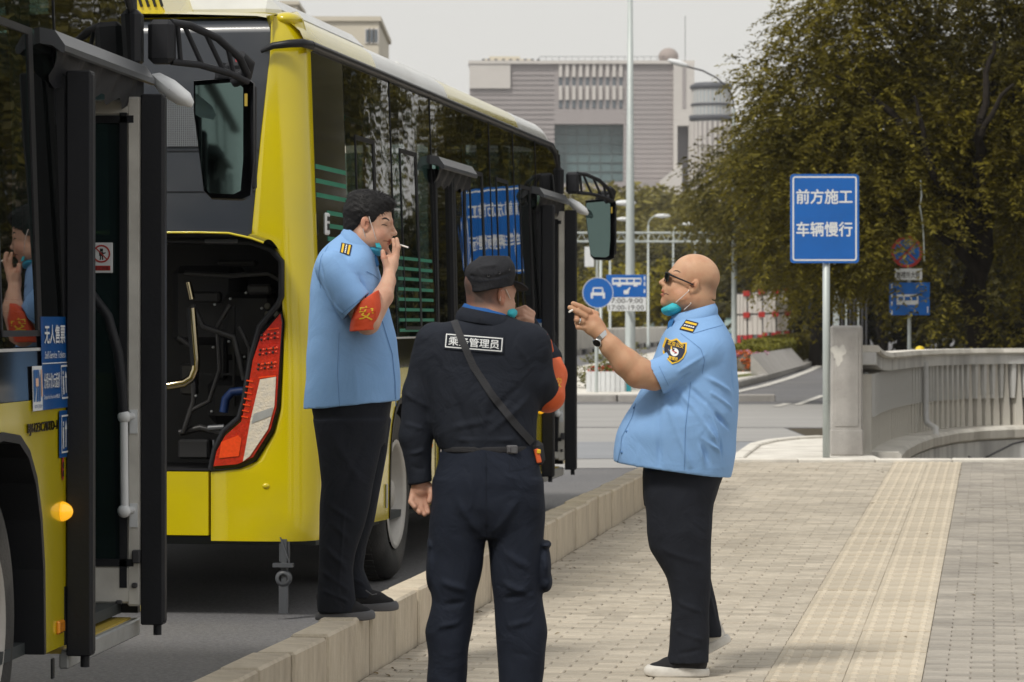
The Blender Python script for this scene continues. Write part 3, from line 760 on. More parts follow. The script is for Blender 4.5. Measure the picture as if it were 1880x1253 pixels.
# ---- the big drooping tree on the right
d = 56.0; base = W(1800, 640, d); base.z = RZ
t = thing('street_tree', 'largest dark olive tree with drooping sprays rising behind the blue warning sign', 'tree', base); s_ = F / d
def T_(px, py, dy=0.0): v = W(px, py, d); return Vector((v.x, v.y + dy, v.z)) - base
LB = [(1505, 165, 140, 120, 0), (1432, 325, 92, 90, -.8), (1440, 450, 78, 66, -.5), (1480, 515, 80, 42, -.2), (1600, 70, 185, 115, .3), (1560, 300, 165, 150, -.6),
      (1700, 210, 190, 185, .5), (1840, 110, 160, 190, 0), (1640, 440, 150, 105, -.9), (1790, 420, 140, 150, -.5), (1715, 550, 85, 55, -1.4), (1865, 560, 95, 75, -.8),
      (1960, 300, 160, 260, 0), (1575, 0, 130, 60, .5), (1415, 230, 52, 75, -.4), (1378, 300, 40, 45, 0), (1560, 470, 90, 60, .2), (1382, 130, 26, 26, .2), (1740, -60, 200, 90, 0), (1920, 80, 150, 160, .3)]
lobes = [tuple(T_(px, py, dy)) + (rx / s_, 1.0 + rx / s_ * .55, rz / s_) for px, py, rx, rz, dy in LB]
crown_part(t, lobes, 560, (0.105, 0.042), 11, M['leaf_big'], droop=0.45, spray=0.50, nleaf=16, shell=0.2, flat=.35)
g = MB(); limb(g, (0, 0, 0), T_(1792, 330), 0.26, 0.17, 1, 0); limb(g, T_(1792, 335), T_(1770, 190, .2), 0.15, 0.07, 2, 0)
limb(g, T_(1792, 335), T_(1830, 150, .2), 0.14, 0.06, 3, 0); limb(g, T_(1795, 430), T_(1640, 250, -1.45), 0.16, 0.07, 4); limb(g, T_(1640, 250, -1.45), T_(1520, 150, -1.3), 0.07, 0.025, 5); limb(g, T_(1797, 400), T_(1775, 230, -1.7), .13, .07, 21, 0); limb(g, T_(1775, 230, -1.7), T_(1800, 90, -1.6), .07, .03, 22); limb(g, T_(1775, 260, -1.7), T_(1830, 170, -1.9), .06, .025, 23); limb(g, T_(1800, 560), T_(1690, 330, -1.7), .12, .06, 24); limb(g, T_(1690, 330, -1.7), T_(1655, 190, -1.8), .06, .025, 25)
limb(g, T_(1640, 250, -.5), T_(1420, 320, -.7), 0.05, 0.02, 6); limb(g, T_(1795, 480), T_(1600, 400, -1.9), 0.10, 0.035, 7); limb(g, T_(1720, 360, -.4), T_(1690, 330, -.4), 0.05, 0.04, 8)
limb(g, T_(1700, 330, -.4), T_(1650, 120, 0), 0.06, 0.02, 9); limb(g, T_(1815, 300), T_(1900, 120), 0.09, 0.03, 10); limb(g, T_(1730, 350, -.4), T_(1740, 230, -.4), 0.05, 0.02, 12)
part('trunk', g, M['bark'], t)
# ---- further trees of the same row: right behind, and beside the street out of frame (seen in the bus windows)
def std_tree(name, label, base, h, w, seed, per, leaf, m, trunk_r=0.2, clear=0.35, group=None, n=9, **k):
    t = thing(name, label, 'tree', base, 0, group); rs = random.Random(seed); lobes = []
    for i in range(n):
        a = i / n * 6.283 * 2.4; rr = w * 0.30 * (0 if i == 0 else 1); z = h * (clear + (1 - clear) * (0.25 + 0.55 * i / n) ) + rs.uniform(-.05, .05) * h
        sc = 1.15 - 0.55 * abs(i / n - .35)
        lobes.append((math.cos(a) * rr * rs.uniform(.7, 1.1), math.sin(a) * rr * rs.uniform(.7, 1.1), z, w * .27 * sc, w * .27 * sc, h * .19 * sc))
    crown_part(t, lobes, per, leaf, seed, m, **k)
    g = MB(); limb(g, (0, 0, 0), (0, 0, h * (clear + .15)), trunk_r, trunk_r * .6, seed, 0)
    for i in range(1, 6):
        b = lobes[i]; limb(g, (0, 0, h * (clear + .1)), b[:3], trunk_r * .45, trunk_r * .12, seed + i, .05)
    part('trunk', g, M['bark'], t); return t
a0 = std_tree('street_tree', 'olive street tree behind the big drooping one, over the footpath', (12.5, 74, RZ), 10.5, 9.5, 21, 110, (0.20, 0.08), M['leaf'], 0.26, .30, 'street trees along the footpath', droop=.5, spray=.7)
def place(src, x, y, rz, sc, label):
    c = copy_tree(src); c.location = (x, y, RZ); c.rotation_euler = (0, 0, rz); c.scale = (sc,) * 3; c['label'] = label; return c
place(a0, 13.4, 43, 1.0, 1.0, 'olive street tree on the footpath just outside the picture, nearest the balustrade')
place(a0, 16.5, 55, 2.2, 1.1, 'olive street tree on the footpath outside the picture, second from the balustrade')
place(a0, 11.2, 33, 3.1, .80, 'olive street tree rising beyond the picture edge by the railing')
place(a0, 31.0, 82, 4.2, 1.2, 'olive street tree on the footpath far outside the picture')
place(a0, 19.5, 98, 5.1, 1.0, 'olive street tree beyond the strolling couple')
place(a0, 9.8, 104, .7, .88, 'olive street tree beside the no stopping sign')
place(a0, 42.0, 112, 5.5, 1.3, 'olive street tree at the far end of the footpath')
place(a0, 19.0, 47, 3.9, 1.15, 'olive street tree beyond the railing, behind the one by the picture edge')
place(a0, 7.6, 24, 5.0, .62, 'small olive street tree beside the pavement outside the picture')
for px, d_, lab, sc in ((1590, 125, 'dark tree filling the gap right of the concrete pillar', 1.3), (1655, 150, 'dark tree beyond the strolling pair', 1.4), (1760, 130, 'dark tree behind the trunk of the drooping tree', 1.3), (1845, 120, 'dark tree behind the railing at the picture edge', 1.3), (1915, 110, 'dark tree just outside the picture beyond the railing', 1.2)):
    late_dark.append((px, d_, lab, sc))
def office(px, name, label, x, y, w, dep, h, rz):
    t = thing(name, label, 'building', (x, y, RZ), rz); g = MB(); g.box((0, 0, h / 2), (w, dep, h)); part('wall', g, M['brown_stone'], t)
    n = 0
    for r_ in range(int(h / 3.4)):
        for c in range(int(w / 2.6)):
            g = MB(); g.box((-w / 2 + 1.4 + c * 2.6, -dep / 2 - .03, 2.2 + r_ * 3.4), (1.3, .1, 1.7))
            if n == 0: wm = g.mesh('window'); wm.materials.append(M['far_window'])
            o = bpy.data.objects.new('window', wm); COL.objects.link(o); o.parent = t; o.location = (c * 2.6, 0, r_ * 3.4); n += 1
    return t
M['brown_stone'] = mat('brown_stone', (.30, .25, .19), .8, scale=.3)
office(0, 'office_block', 'tall brown office block beyond the street trees, outside the picture', 52, 128, 26, 16, 44, R(-25))
# trees of the median, forked dark trunks behind the white panels
b0 = std_tree('median_tree', 'slim forked tree on the median behind the white panel stand', (W(1462, 640, 128).x, 128, RZ), 8.6, 5.6, 33, 150, (0.25, 0.11), M['leaf'], 0.20, .28, 'median trees behind the panel stand', droop=.4, spray=.8)
c = place(b0, W(1486, 640, 134).x, 134, 2.0, 1.05, 'slim dark tree on the median next to the blue car'); 
c = place(b0, W(1490, 640, 175).x, 175, 3.0, 1.0, 'dense tree behind the white panel stand')
c = place(b0, W(1560, 640, 150).x, 150, 1.2, 1.15, 'dense tree behind the concrete pillar')
c = place(b0, W(1620, 640, 118).x, 118, 4.2, .95, 'dense tree left of the no stopping sign')
# ---- background trees across the junction
f0 = std_tree('roadside_tree', 'rounded olive tree in the belt across the junction, before the grand building', (W(1240, 600, 300).x, 300, RZ), 12.5, 15, 41, 42, (0.60, 0.32), M['leaf_far'], 0.35, .12, 'belt of trees across the junction', n=11, droop=.2, spray=1.2, nleaf=8)
far = [(1070, 330, 1.22, 'rounded tree in the belt behind the far bus mirror', 0.4), (1125, 320, 1.26, 'rounded tree in the belt directly behind the tall lamp post', 1.2), (1185, 330, 1.28, 'tallest rounded tree just behind the lamp post', 2.9),
       (1285, 290, .86, 'rounded tree at the right end of the belt, below the colonnade tower', 3.3), (1345, 260, .75, 'tree closing the belt beside the drooping tree', 2.0), (1020, 260, .9, 'tree in the belt hidden behind the bus front', 5.0)]
for px, d_, sc, lab, rz in far: place(f0, (px - CX) / F * d_, d_, rz, sc, lab)
d0 = std_tree('dark_tree', 'dark low tree under the belt beyond the white parapet', (W(1200, 620, 215).x, 215, RZ), 7.2, 8.0, 47, 60, (0.40, 0.2), leaf_mat('leaf_dark', (0.03, 0.028, 0.010), (0.13, 0.115, 0.025), .25), 0.2, .05, 'dark trees beyond the parapet', n=9, droop=.2, spray=.9, nleaf=8)
for px, d_, sc, lab, rz in ((1060, 225, .9, 'dark low tree beyond the parapet by the bus mirror', 1.), (1130, 235, 1.0, 'dark low tree beyond the parapet behind the round sign', 2.2), (1265, 220, 1.1, 'dark low tree behind the turning car', 4.), (1330, 235, 1.1, 'dark low tree at the end of the parapet', 5.)):
    place(d0, (px - CX) / F * d_, d_, rz, sc, lab)
for (x, y, sc, lab) in ((10.4, 46, .52, 'added low tree outside the picture under the first footpath tree, darkening the bus windows'), (13.2, 58, .62, 'added low tree outside the picture under the second footpath tree, darkening the bus windows'), (17.0, 70, .75, 'added low tree outside the picture midway down the footpath, darkening the bus windows'), (20.5, 84, .9, 'added low tree outside the picture far down the footpath, darkening the bus windows'), (12.2, 37, .42, 'added low tree beyond the railing just outside the picture, darkening the bus windows'), (14.5, 43, .5, 'added low tree outside the picture, second along the railing, darkening the bus windows'), (17.5, 50, .55, 'added low tree outside the picture, third along the railing, darkening the bus windows'), (21, 57, .6, 'added low tree outside the picture, farthest along the railing, darkening the bus windows'), (10.4, 31, .38, 'added low tree outside the picture beside the pavement crest, darkening the bus windows')):
    c = place(d0, x, y, x, sc, lab); c['group'] = 'unseen low trees added to darken the bus windows'  # unseen low trees, added to fill pale sky gaps in the bus window reflections
for i, (px, d_, lab, sc) in enumerate(late_dark): c = place(d0, (px - CX) / F * d_, d_, i * 1.7, sc, lab); c['group'] = 'dark trees beyond the footpath'
y0 = std_tree('yellow_tree', 'bright yellow-green young tree behind the hanging road sign', (W(1100, 620, 185).x, 185, RZ), 5.2, 5.2, 52, 60, (0.34, 0.17), M['leaf_yellow'], 0.12, .12, 'bright yellow-green trees', n=9, droop=.2, spray=.7, nleaf=8)
place(y0, (1235 - CX) / F * 200, 200, 1.4, 1.05, 'bright yellow-green young tree between lamp post and drooping tree')
place(y0, (1048 - CX) / F * 178, 178, 2.4, .85, 'bright yellow-green shrub-like tree beside the bus door')

# ================================================================ grand building
d = 620.0; s_ = F / d
base = W(1065, 590, d); base.z = RZ
t = thing('grand_building', 'big mauve stone building with a dark glass opening and a dome on its roof', 'building', base)
def B_(px, py): return ((px - 1065) / s_, HC - (py - HY) / s_ - RZ)
def bface(mb, x0, y0, x1, y1, yf, dep, mi=0):
    a = B_(x0, y1); b = B_(x1, y0); mb.box(((a[0] + b[0]) / 2, yf + dep / 2, (a[1] + b[1]) / 2), (b[0] - a[0], dep, b[1] - a[1]), mi=mi)
g = MB()
bface(g, 862, 118, 1018, 600, 0, 30); bface(g, 1018, 118, 1145, 228, 0, 30); bface(g, 1145, 112, 1236, 600, -.05, 30); bface(g, 1018, 337, 1145, 600, 0, 30)
part('wall', g, M['stone_mauve'], t)
g = MB()
for i in range(40):   # stone courses as fine proud bands
    y = 128 + i * 9; 
    for x0, x1 in ((862, 1018), (1146, 1236)): bface(g, x0 + 1, y, x1 - 1, y + 1.1, -.16, .12)
o = part('stone_course', g, mat('stone_course', (.36, .332, .332), .8, scale=.1), t); o['kind'] = 'stuff'
g = MB(); bface(g, 1018, 228, 1145, 337, 3.5, 1); gl_ = part('glass_opening', g, M['far_glass'], t)
g = MB()
for i in range(7): bface(g, 1018 + i * 21, 228, 1019 + i * 21, 337, 3.2, .3)
for i in range(6): bface(g, 1018, 245 + i * 17, 1145, 246 + i * 17, 3.2, .3)
part('mullion', g, mat('mullion', (.16, .21, .22), .5), gl_)
g = MB(); bface(g, 862, 118, 937, 163, -.6, .6); part('pale_panel', g, M['stone_white'], t)
g = MB(); bface(g, 860, 112, 1275, 118, -.8, 31); part('cornice', g, M['stone_white'], t)
for r_ in range(2):
    for i in range(10):
        x = 1026 + i * 12.3
        g = MB(); bface(g, x, 117 + r_ * 41, x + 6, 142 + r_ * 42, -.5, .6); part('pilaster', g, M['stone_white'], t)
        g = MB(); bface(g, x, 142 + r_ * 42, x + 6, 158 + r_ * 41, -.15, .2); part('window', g, M['far_window'], t)
g = MB(); bface(g, 1236, 118, 1274, 232, -1.5, 30); bface(g, 1236, 232, 1243, 600, -1.5, 30); bface(g, 1264, 232, 1274, 600, -1.5, 30); part('side_wing', g, M['stone_white'], t)
g = MB(); bface(g, 1243, 232, 1264, 600, 1.5, 2); part('recess', g, mat('recess', (.20, .19, .21), .7), t)
g = MB(); bface(g, 1252, 118, 1258, 200, -1.65, .2); part('recess', g, M['stone_mauve'], t)
g = MB(); g.ball((B_(1230, 99)[0], 6, B_(1230, 100)[1]), (1.95, 1.95, 1.75), 24); part('dome', g, mat('dome', (.33, .28, .26), .7), t)
g = MB(); bface(g, 888, 106, 975, 114, 3, 8); bface(g, 898, 100, 955, 108, 5, 6); part('roof_plant', g, M['cream_wall'], t)
for i, x in enumerate((885, 895, 908, 922, 935, 948, 962, 975, 986)):
    g = MB(); bface(g, x, 108, x + 5, 114, .5, 1); part('roof_vent', g, M['dark_metal'], t)
g = MB()
for i in range(20): x = 990 + i * 12; bface(g, x, 104, x + .6, 112, 0, .2)
bface(g, 990, 104, 1222, 104.6, 0, .2); part('roof_railing', g, M['dark_metal'], t)
g = MB(); bface(g, 1260, 25, 1261, 118, 5, .2); part('antenna', g, M['dark_metal'], t)
g = MB(); bface(g, 1120, 340, 1210, 420, -14, 13); part('podium', g, M['stone_mauve'], t)
g = MB(); a = B_(1205, 420); g.prism([(0, 0), (4.2, -2), (4.2, 12), (0, 8.6)], (a[0], -14.5, a[1]), (1, 0, 0), (0, 0, 1), (0, 14, 0)); part('podium_gable', g, M['stone_white'], t)
# round tower at its right
base = W(1306, 590, 560); base.z = RZ; s2 = F / 560
t = thing('round_tower', 'slim pale tower with a rounded dark-roofed crown beside the grand building', 'building', base)
zt = lambda py: HC - (py - HY) / s2 - RZ
g = MB(); g.lathe([(3.7, 0), (3.7, zt(225))], (0, 0, 0), n=32); part('shaft', g, M['stone_mauve'], t)
g = MB(); g.lathe([(3.35, zt(225)), (3.35, zt(165))], (0, 0, 0), n=32); part('glass_drum', g, mat('drum_glass', (.42, .46, .48), .3), t)
for i in range(16):
    a = math.pi + i / 15 * math.pi; g = MB(); g.box((3.4 * math.cos(a), 3.4 * math.sin(a), (zt(225) + zt(165)) / 2), (.16, .16, zt(165) - zt(225))); part('drum_mullion', g, M['stone_white'], t)
g = MB(); g.lathe([(3.35, zt(222)), (3.85, zt(222)), (3.9, zt(213)), (3.35, zt(213))], (0, 0, 0), n=32); g.lathe([(3.35, zt(195)), (3.6, zt(195)), (3.6, zt(191)), (3.35, zt(191))], (0, 0, 0), n=32)
g.lathe([(3.3, zt(166)), (3.75, zt(163)), (3.75, zt(158)), (2.9, zt(153)), (0, zt(153))], (0, 0, 0), n=32); part('roof_ring', g, mat('slate', (.07, .075, .09), .6), t)
for i in range(14):
    a = math.pi + i / 13 * math.pi; g = MB(); g.box((3.75 * math.cos(a), 3.75 * math.sin(a), zt(225) / 2), (.42, .35, zt(225))); part('fin', g, M['stone_white'], t)
# pale building peeping under the crown at right of the tower
# cream buildings behind the bus
def slab_block(name, label, px0, px1, ptop, pbot, d, rows, m, depth=14, wins=(), rz=0):
    base = W(px0, HY, d); base.z = RZ; t = thing(name, label, 'building', base); s = F / d; w = (px1 - px0) / s; h = HC - (ptop - HY) / s - RZ
    g = MB(); g.box((w / 2, depth / 2, h / 2), (w, depth, h)); part('wall', g, m, t)
    g = MB(); g.box((w / 2, depth / 2, h + .12), (w + .4, depth + .4, .35)); part('parapet', g, m, t)
    for (a, b, c, e) in wins:
        x0 = (a - px0) / s; x1 = (b - px0) / s; z1 = HC - (c - HY) / s - RZ; z0 = HC - (e - HY) / s - RZ
        f = MB(); f.box(((x0 + x1) / 2, -.02, (z0 + z1) / 2), (x1 - x0 + .2, .14, z1 - z0 + .2)); fo = part('window', f, M['stone_white'], t)
        g = MB(); g.box(((x0 + x1) / 2, -.09, (z0 + z1) / 2), (x1 - x0, .06, z1 - z0)); part('pane', g, M['far_window'], fo)
    return t
slab_block('cream_building', 'plain cream block with three small windows showing above the bus roof', 548, 695, 38, 300, 240, 1, M['cream_wall'], 20, [(672 + i * 8, 677 + i * 8, 55, 78) for i in range(3)])
slab_block('cream_building', 'cream flats with a row of shaded windows behind the bus roof hatch', 300, 432, -60, 60, 260, 1, M['cream_wall'], 16,
           [(330, 338, 0, 20), (341, 347, 0, 20), (357, 362, 2, 22), (368, 376, 3, 22), (386, 402, 14, 24), (418, 426, 16, 26)])
t = slab_block('cream_building', 'lower cream flats stepping down behind the yellow bus corner', 432, 545, 8, 200, 300, 1, M['cream_wall'], 10, [(446, 453, 14, 24), (480, 486, 15, 24)])

# ================================================================ street furniture beyond the junction
def lamp(name, label, px, d, h, arm, head, r=0.08, side=1, rise=.5, group=None):
    b = Vector(((px - CX) / F * d, d, RZ)); t = thing(name, label, 'street lamp', b, 0, group)
    g = MB(); g.lathe([(0, 0), (r * 1.5, 0), (r * 1.5, .3), (r, .35), (r * .6, h), (0, h)], (0, 0, 0), n=14); part('pole', g, M['pole'], t)
    g = MB(); g.tube([(0, 0, h - .02)] + [(side * arm * (1 - math.cos(a)) , 0, h + rise * math.sin(a)) for a in (R(20), R(40), R(60), R(80))], r * .42, 8); part('arm', g, M['pole'], t)
    g = MB(); x = side * arm * (1 - math.cos(R(80))); g.ball((x + side * head * .45, 0, h + rise - .02), (head * .6, head * .22, head * .16), 14); part('lamp_head', g, M['sign_white'], t)
    return t
b = Vector(((1157 - CX) / F * 62, 62, RZ)); t = thing('street_lamp', 'tall pale lamp post rising out of frame behind the bus lane sign', 'street lamp', b)
g = MB(); g.lathe([(0, 0), (.13, 0), (.13, .12), (.105, .15), (.085, 3), (.045, 8.4), (0, 8.4)], (0, 0, 0), n=18); part('pole', g, M['pole'], t)
g = MB(); g.tube([(0, 0, 7.55), (-.03, 0, 7.75), (-.35, 0, 8.4), (-1.4, 0, 8.9)], .03, 8); g.tube([(0, 0, 7.55), (.03, 0, 7.75), (.35, 0, 8.4), (1.4, 0, 8.9)], .03, 8); part('arm', g, M['pole'], t)
for sg in (-1, 1):
    g = MB(); g.ball((sg * 1.7, 0, 8.95), (.4, .14, .09), 14); part('lamp_head', g, M['sign_white'], t)
# lamp with an arm reaching left out of the tree
d = 105; s_ = F / d; b = Vector(((1348 - CX) / F * d, d, RZ)); t = thing('street_lamp', 'curved lamp arm reaching out from behind the drooping tree towards the dome', 'street lamp', b)
def q(px, py): return ((px - 1348) / s_, 0, HC - (py - HY) / s_ - RZ)
g = MB(); g.tube([(0, 0, 0), q(1348, 400), q(1347, 200)], [.1, .08, .06], 12); part('pole', g, M['pole'], t)
g = MB(); g.tube([q(1347, 200), q(1345, 178), q(1335, 160), (q(1315, 143)), q(1290, 130), q(1262, 123)], .028, 8); part('arm', g, M['dark_metal'], t)
g = MB(); rot = Matrix.Rotation(R(18), 3, 'Y'); c = q(1245, 116); vs = MB(); vs.ball((0, 0, 0), (.36, .13, .10), 16); g.add([rot @ Vector(v) + Vector(c) for v in vs.v], vs.f, 0, True); part('lamp_head', g, M['sign_white'], t)
for i, (px, hx, hy, d_, lab) in enumerate(((1103, 1142, 372, 120, 'street lamp with a curling arm beside the far bus mirror'), (1120, 1140, 402, 170, 'small lamp left of the tall post, below the curling one'),
                                       (1190, 1210, 396, 165, 'small lamp just right of the tall post'), (1236, 1262, 411, 185, 'small lamp over the middle of the tree belt'), (1276, 1305, 432, 210, 'smallest lamp low before the belt, left of the drooping tree'))):
    s_ = F / d_; arm = (hx - px) / s_ / (1 - math.cos(R(80))) * .75; h = HC - (hy - HY) / s_ - RZ
    lamp('street_lamp', lab, px, d_, h - .5, arm, .7, .07, 1, .5, 'small lamps across the junction')
# gantry of two rails
d = 150; s_ = F / d; b = Vector(((1040 - CX) / F * d, d, RZ)); t = thing('sign_gantry', 'long lattice gantry spanning the far carriageway before the trees', 'gantry', b)
Lg = 330 / s_; z1 = HC - (428 - HY) / s_ - RZ; z0 = HC - (444 - HY) / s_ - RZ
g = MB(); g.tube([(0, 0, z1), (Lg, 0, z1)], .05, 8); g.tube([(0, 0, z0), (Lg, 0, z0)], .05, 8)
part('chord', g, M['pole'], t)
g = MB()
for i in range(18): x = i * Lg / 18; g.tube([(x, 0, z0), (x + Lg / 36, 0, z1), (x + Lg / 18, 0, z0)], .02, 5)
part('lattice', g, M['pole'], t)
g = MB(); g.tube([(0, 0, 0), (0, 0, z1)], .13, 10); g.tube([(Lg, 0, 0), (Lg, 0, z1)], .13, 10); part('gantry_leg', g, M['pole'], t)
b = W(1082, 620, 115); b.z = RZ; t = thing('road_sign', 'small white hanging road sign board beside the far bus mirror', 'road sign', b); s_ = F / 115
zz = HC - (472 - HY) / s_ - RZ
g = MB(); g.tube([(.28, .05, 0), (.28, .05, zz + .5)], .05, 8); part('pole', g, M['pole'], t)
g = MB(); g.bbox((0, 0, zz), (.34, .04, .72), .01); bd = part('sign_board', g, M['sign_white'], t)
# round motor vehicle sign
def disc(mb, c, r, dep, n=32, mi=0): mb.prism([(r * math.cos(2 * math.pi * i / n), r * math.sin(2 * math.pi * i / n)) for i in range(n)], c, (1, 0, 0), (0, 0, 1), (0, -dep, 0), mi)
def ring(mb, c, r0, r1, n=32, mi=0):
    c = Vector(c); a = [c + Vector((math.cos(2 * math.pi * i / n), 0, math.sin(2 * math.pi * i / n))) * r1 for i in range(n)]; b = [c + Vector((math.cos(2 * math.pi * i / n), 0, math.sin(2 * math.pi * i / n))) * r0 for i in range(n)]
    mb.add(a + b, [(i, (i + 1) % n, (i + 1) % n + n, i + n) for i in range(n)], mi)
d = 60.0; s_ = F / d; b = W(1095, 732, d); b.z = RZ + .12; zz = lambda py: HC - (py - HY) / s_ - b.z
t = thing('traffic_sign', 'round blue sign with a white car front on a slim pole by the planter', 'road sign', b)
g = MB(); g.tube([(0, 0, 0), (0, 0, zz(510))], .032, 12); part('pole', g, M['pole'], t)
cx_ = (1097.5 - 1095) / s_; cz = zz(538)
g = MB(); disc(g, (cx_, -.04, cz), 28.5 / s_, .012); bd = part('sign_board', g, M['sign_blue'], t)
g = MB(); ring(g, (cx_, -.0535, cz), 27.2 / s_, 28.3 / s_)
k = 1 / s_
body = [(-13, -5), (-13, 0), (-11, 2), (-8, 9), (8, 9), (11, 2), (13, 0), (13, -5), (12, -10), (9, -10), (9, -6), (-9, -6), (-9, -10), (-12, -10)]
def car_shape(mb, c):
    for x0, z0, x1, z1 in ((-13, -5, 13, 0.5), (-13, -10.5, -9, -5), (9, -10.5, 13, -5), (-10, .5, -7.6, 7.5), (7.6, .5, 10, 7.5), (-8.5, 7.5, 8.5, 10)):
        mb.add([(c[0] + x * k, c[1], c[2] + z * k) for x, z in ((x0, z0), (x1, z0), (x1, z1), (x0, z1))], [(0, 1, 2, 3)])
car_shape(g, (cx_, -.0535, cz)); part('sign_emblem', g, M['sign_white'], bd)
# bus lane sign
d = 61.2; s_ = F / d; b = W(1150, 732, d); b.z = RZ + .12; k = 1 / s_; zz = lambda py: HC - (py - HY) / s_ - b.z
t = thing('bus_lane_sign', 'blue bus lane sign with white bus and hours plate strapped before the tall lamp post', 'road sign', b)
g = MB(); g.bbox((0, 0, zz(525.5)), (74 * k, .02, 41 * k), .004); bd = part('sign_board', g, M['sign_blue'], t)
g = MB(); g.bbox((1 * k, 0, zz(559)), (71 * k, .02, 25 * k), .004); hp = part('hours_plate', g, M['sign_white'], t)
g = MB()
for z in (zz(520), zz(565)): g.box((.03, .40, z), (.05, .78, .04))
part('bracket', g, M['pole'], t)
g = MB()
def rc(x0, z0, x1, z1, y=-.0115): g.add([(x * k, y, z * k + zz(525.5)) for x, z in ((x0, z0), (x1, z0), (x1, z1), (x0, z1))], [(0, 1, 2, 3)])
rc(-26, 2, 27, 7); rc(-26, 12, 27, 15); 
for i in range(5): rc(-26 + i * 13 - .5, 7, -26 + i * 13 + 2.2, 12)
rc(25, 7, 27, 12); rc(-17, -1, -10, 2); rc(13, -1, 20, 2)
for z in (11, 0, -13): rc(32, z, 34.5, z + 7)
g.add([(x * k, -.0115, z * k + zz(525.5)) for x, z in ((-5, -15), (4, -15), (5, -8), (8, -3), (6, -2), (1, -7), (-5, -8))], [tuple(range(7))])
part('sign_emblem', g, M['sign_white'], bd)
g = MB(); text_on(g, '7:00-9:00', (-28 * k, -.0115, zz(557)), (1, 0, 0), (0, 0, 1), 58 * k, 9 * k, (0, 0, 0), .01); text_on(g, '17:00-19:00', (-32 * k, -.0115, zz(569.5)), (1, 0, 0), (0, 0, 1), 64 * k, 9 * k, (0, 0, 0), .01)
part('plate_lettering', g, mat('sign_black', (.06, .06, .06), .6), hp)
# island with kerb, planter, shrubs
isl = setp(bpy.data.objects.new('traffic_island', None), 'kerbed island carrying the round sign and planter', kind='structure'); COL.objects.link(isl)
g = MB(); g.add([(-4, 58.0, RZ + .12), (3.2, 58.0, RZ + .12), (3.8, 58.6, RZ + .12), (4.4, 66, RZ + .12), (-4, 66, RZ + .12)], [(0, 1, 2, 3, 4)]); g.build('island_top', M['concrete_pale'], isl)
for i in range(9):
    g = MB(); g.bbox((0, 0, 0), (.98 if i < 8 else .7, .16, .15), .02); g.build('kerb_stone', M['concrete'], isl, (-3.6 + i, 57.92 + (.12 if i == 8 else 0), RZ + .055), 0 if i < 7 else (.0 if i == 7 else .2))
b = W(1117, 727, 60.8); b.z = RZ + .12; s_ = F / 60.8; k = 1 / s_
t = thing('planter_box', 'white slatted planter with teal edge and red flowers on the traffic island', 'planter', b)
w = 83 * k
for i in range(8):
    g = MB(); g.bbox((-w / 2 + (i + .5) * w / 9.3, -.2, .19), (w / 9.3 - .008, .02, .38), .003); part('slat', g, M['sign_white'], t)
g = MB(); g.bbox((0, .0, .17), (w - .03, .36, .34), .01); part('box', g, M['white_wall'], t)
g = MB(); g.bbox((w / 2 - 5 * k, -.215, .19), (9 * k, .03, .385), .004); part('teal_post', g, mat('teal', (.01, .22, .27), .5), t)
crown_part(t, [(-.08, 0, .42, .26, .12, .09), (.1, 0, .42, .2, .12, .07)], 1500, (.05, .04), 61, leaf_mat('red_petals', (.35, .03, .02), (.75, .09, .05), .2), 'flowers', spray=.06, nleaf=6)
for px, d_, rx, rz, lab, sd in ((1085, 63.5, .30, .30, 'olive shrub poking up behind the white planter', 62), (1150, 63.8, .34, .42, 'taller loose shrub at the foot of the tall lamp post', 63), (1120, 64.2, .35, .36, 'bushy shrub behind the planter and its red flowers', 64)):
    b = Vector(((px - CX) / F * d_, d_, RZ + .12)); t = thing('shrub', lab, 'shrub', b, 0, 'shrubs behind the planter')
    crown_part(t, [(0, 0, rz * 1.1, rx, rx * .8, rz), (rx * .3, 0, rz * .8, rx * .8, rx * .6, rz * .8)], 1400, (.07, .03), sd, M['hedge'], 'foliage', spray=.14, nleaf=8, droop=.1)
    g = MB(); 
    for i in range(4): limb(g, (0, 0, 0), (rx * math.cos(i * 1.6) * .6, rx * math.sin(i * 1.6) * .5, rz * 1.5), .012, .005, i, 0)
    part('stem', g, M['bark'], t)
# bridge parapet across the junction
a = Vector(((1005 - CX) / F * 128, 128, RZ)); b = Vector(((1235 - CX) / F * 205, 205, RZ)); t = thing('bridge_parapet', 'long pale concrete parapet receding beyond the traffic island', 'wall', a, 0)
dr = (b - a); L = dr.length; ang = math.atan2(dr.y, dr.x)
for i in range(24):
    g = MB(); g.bbox(((i + .5) * L / 24, 0, .56), (L / 24 - .06, .3, 1.1), .04); o = part('wall_panel', g, M['concrete_pale'], t); o.rotation_euler = (0, 0, ang)
for i in range(30):
    g = MB(); g.box(((i + .5) * L / 30, -.35, .12), (.8, .3, .24)); o = part('kerb_block', g, M['concrete'] if i % 2 else M['dark_metal'], t); o.rotation_euler = (0, 0, ang)
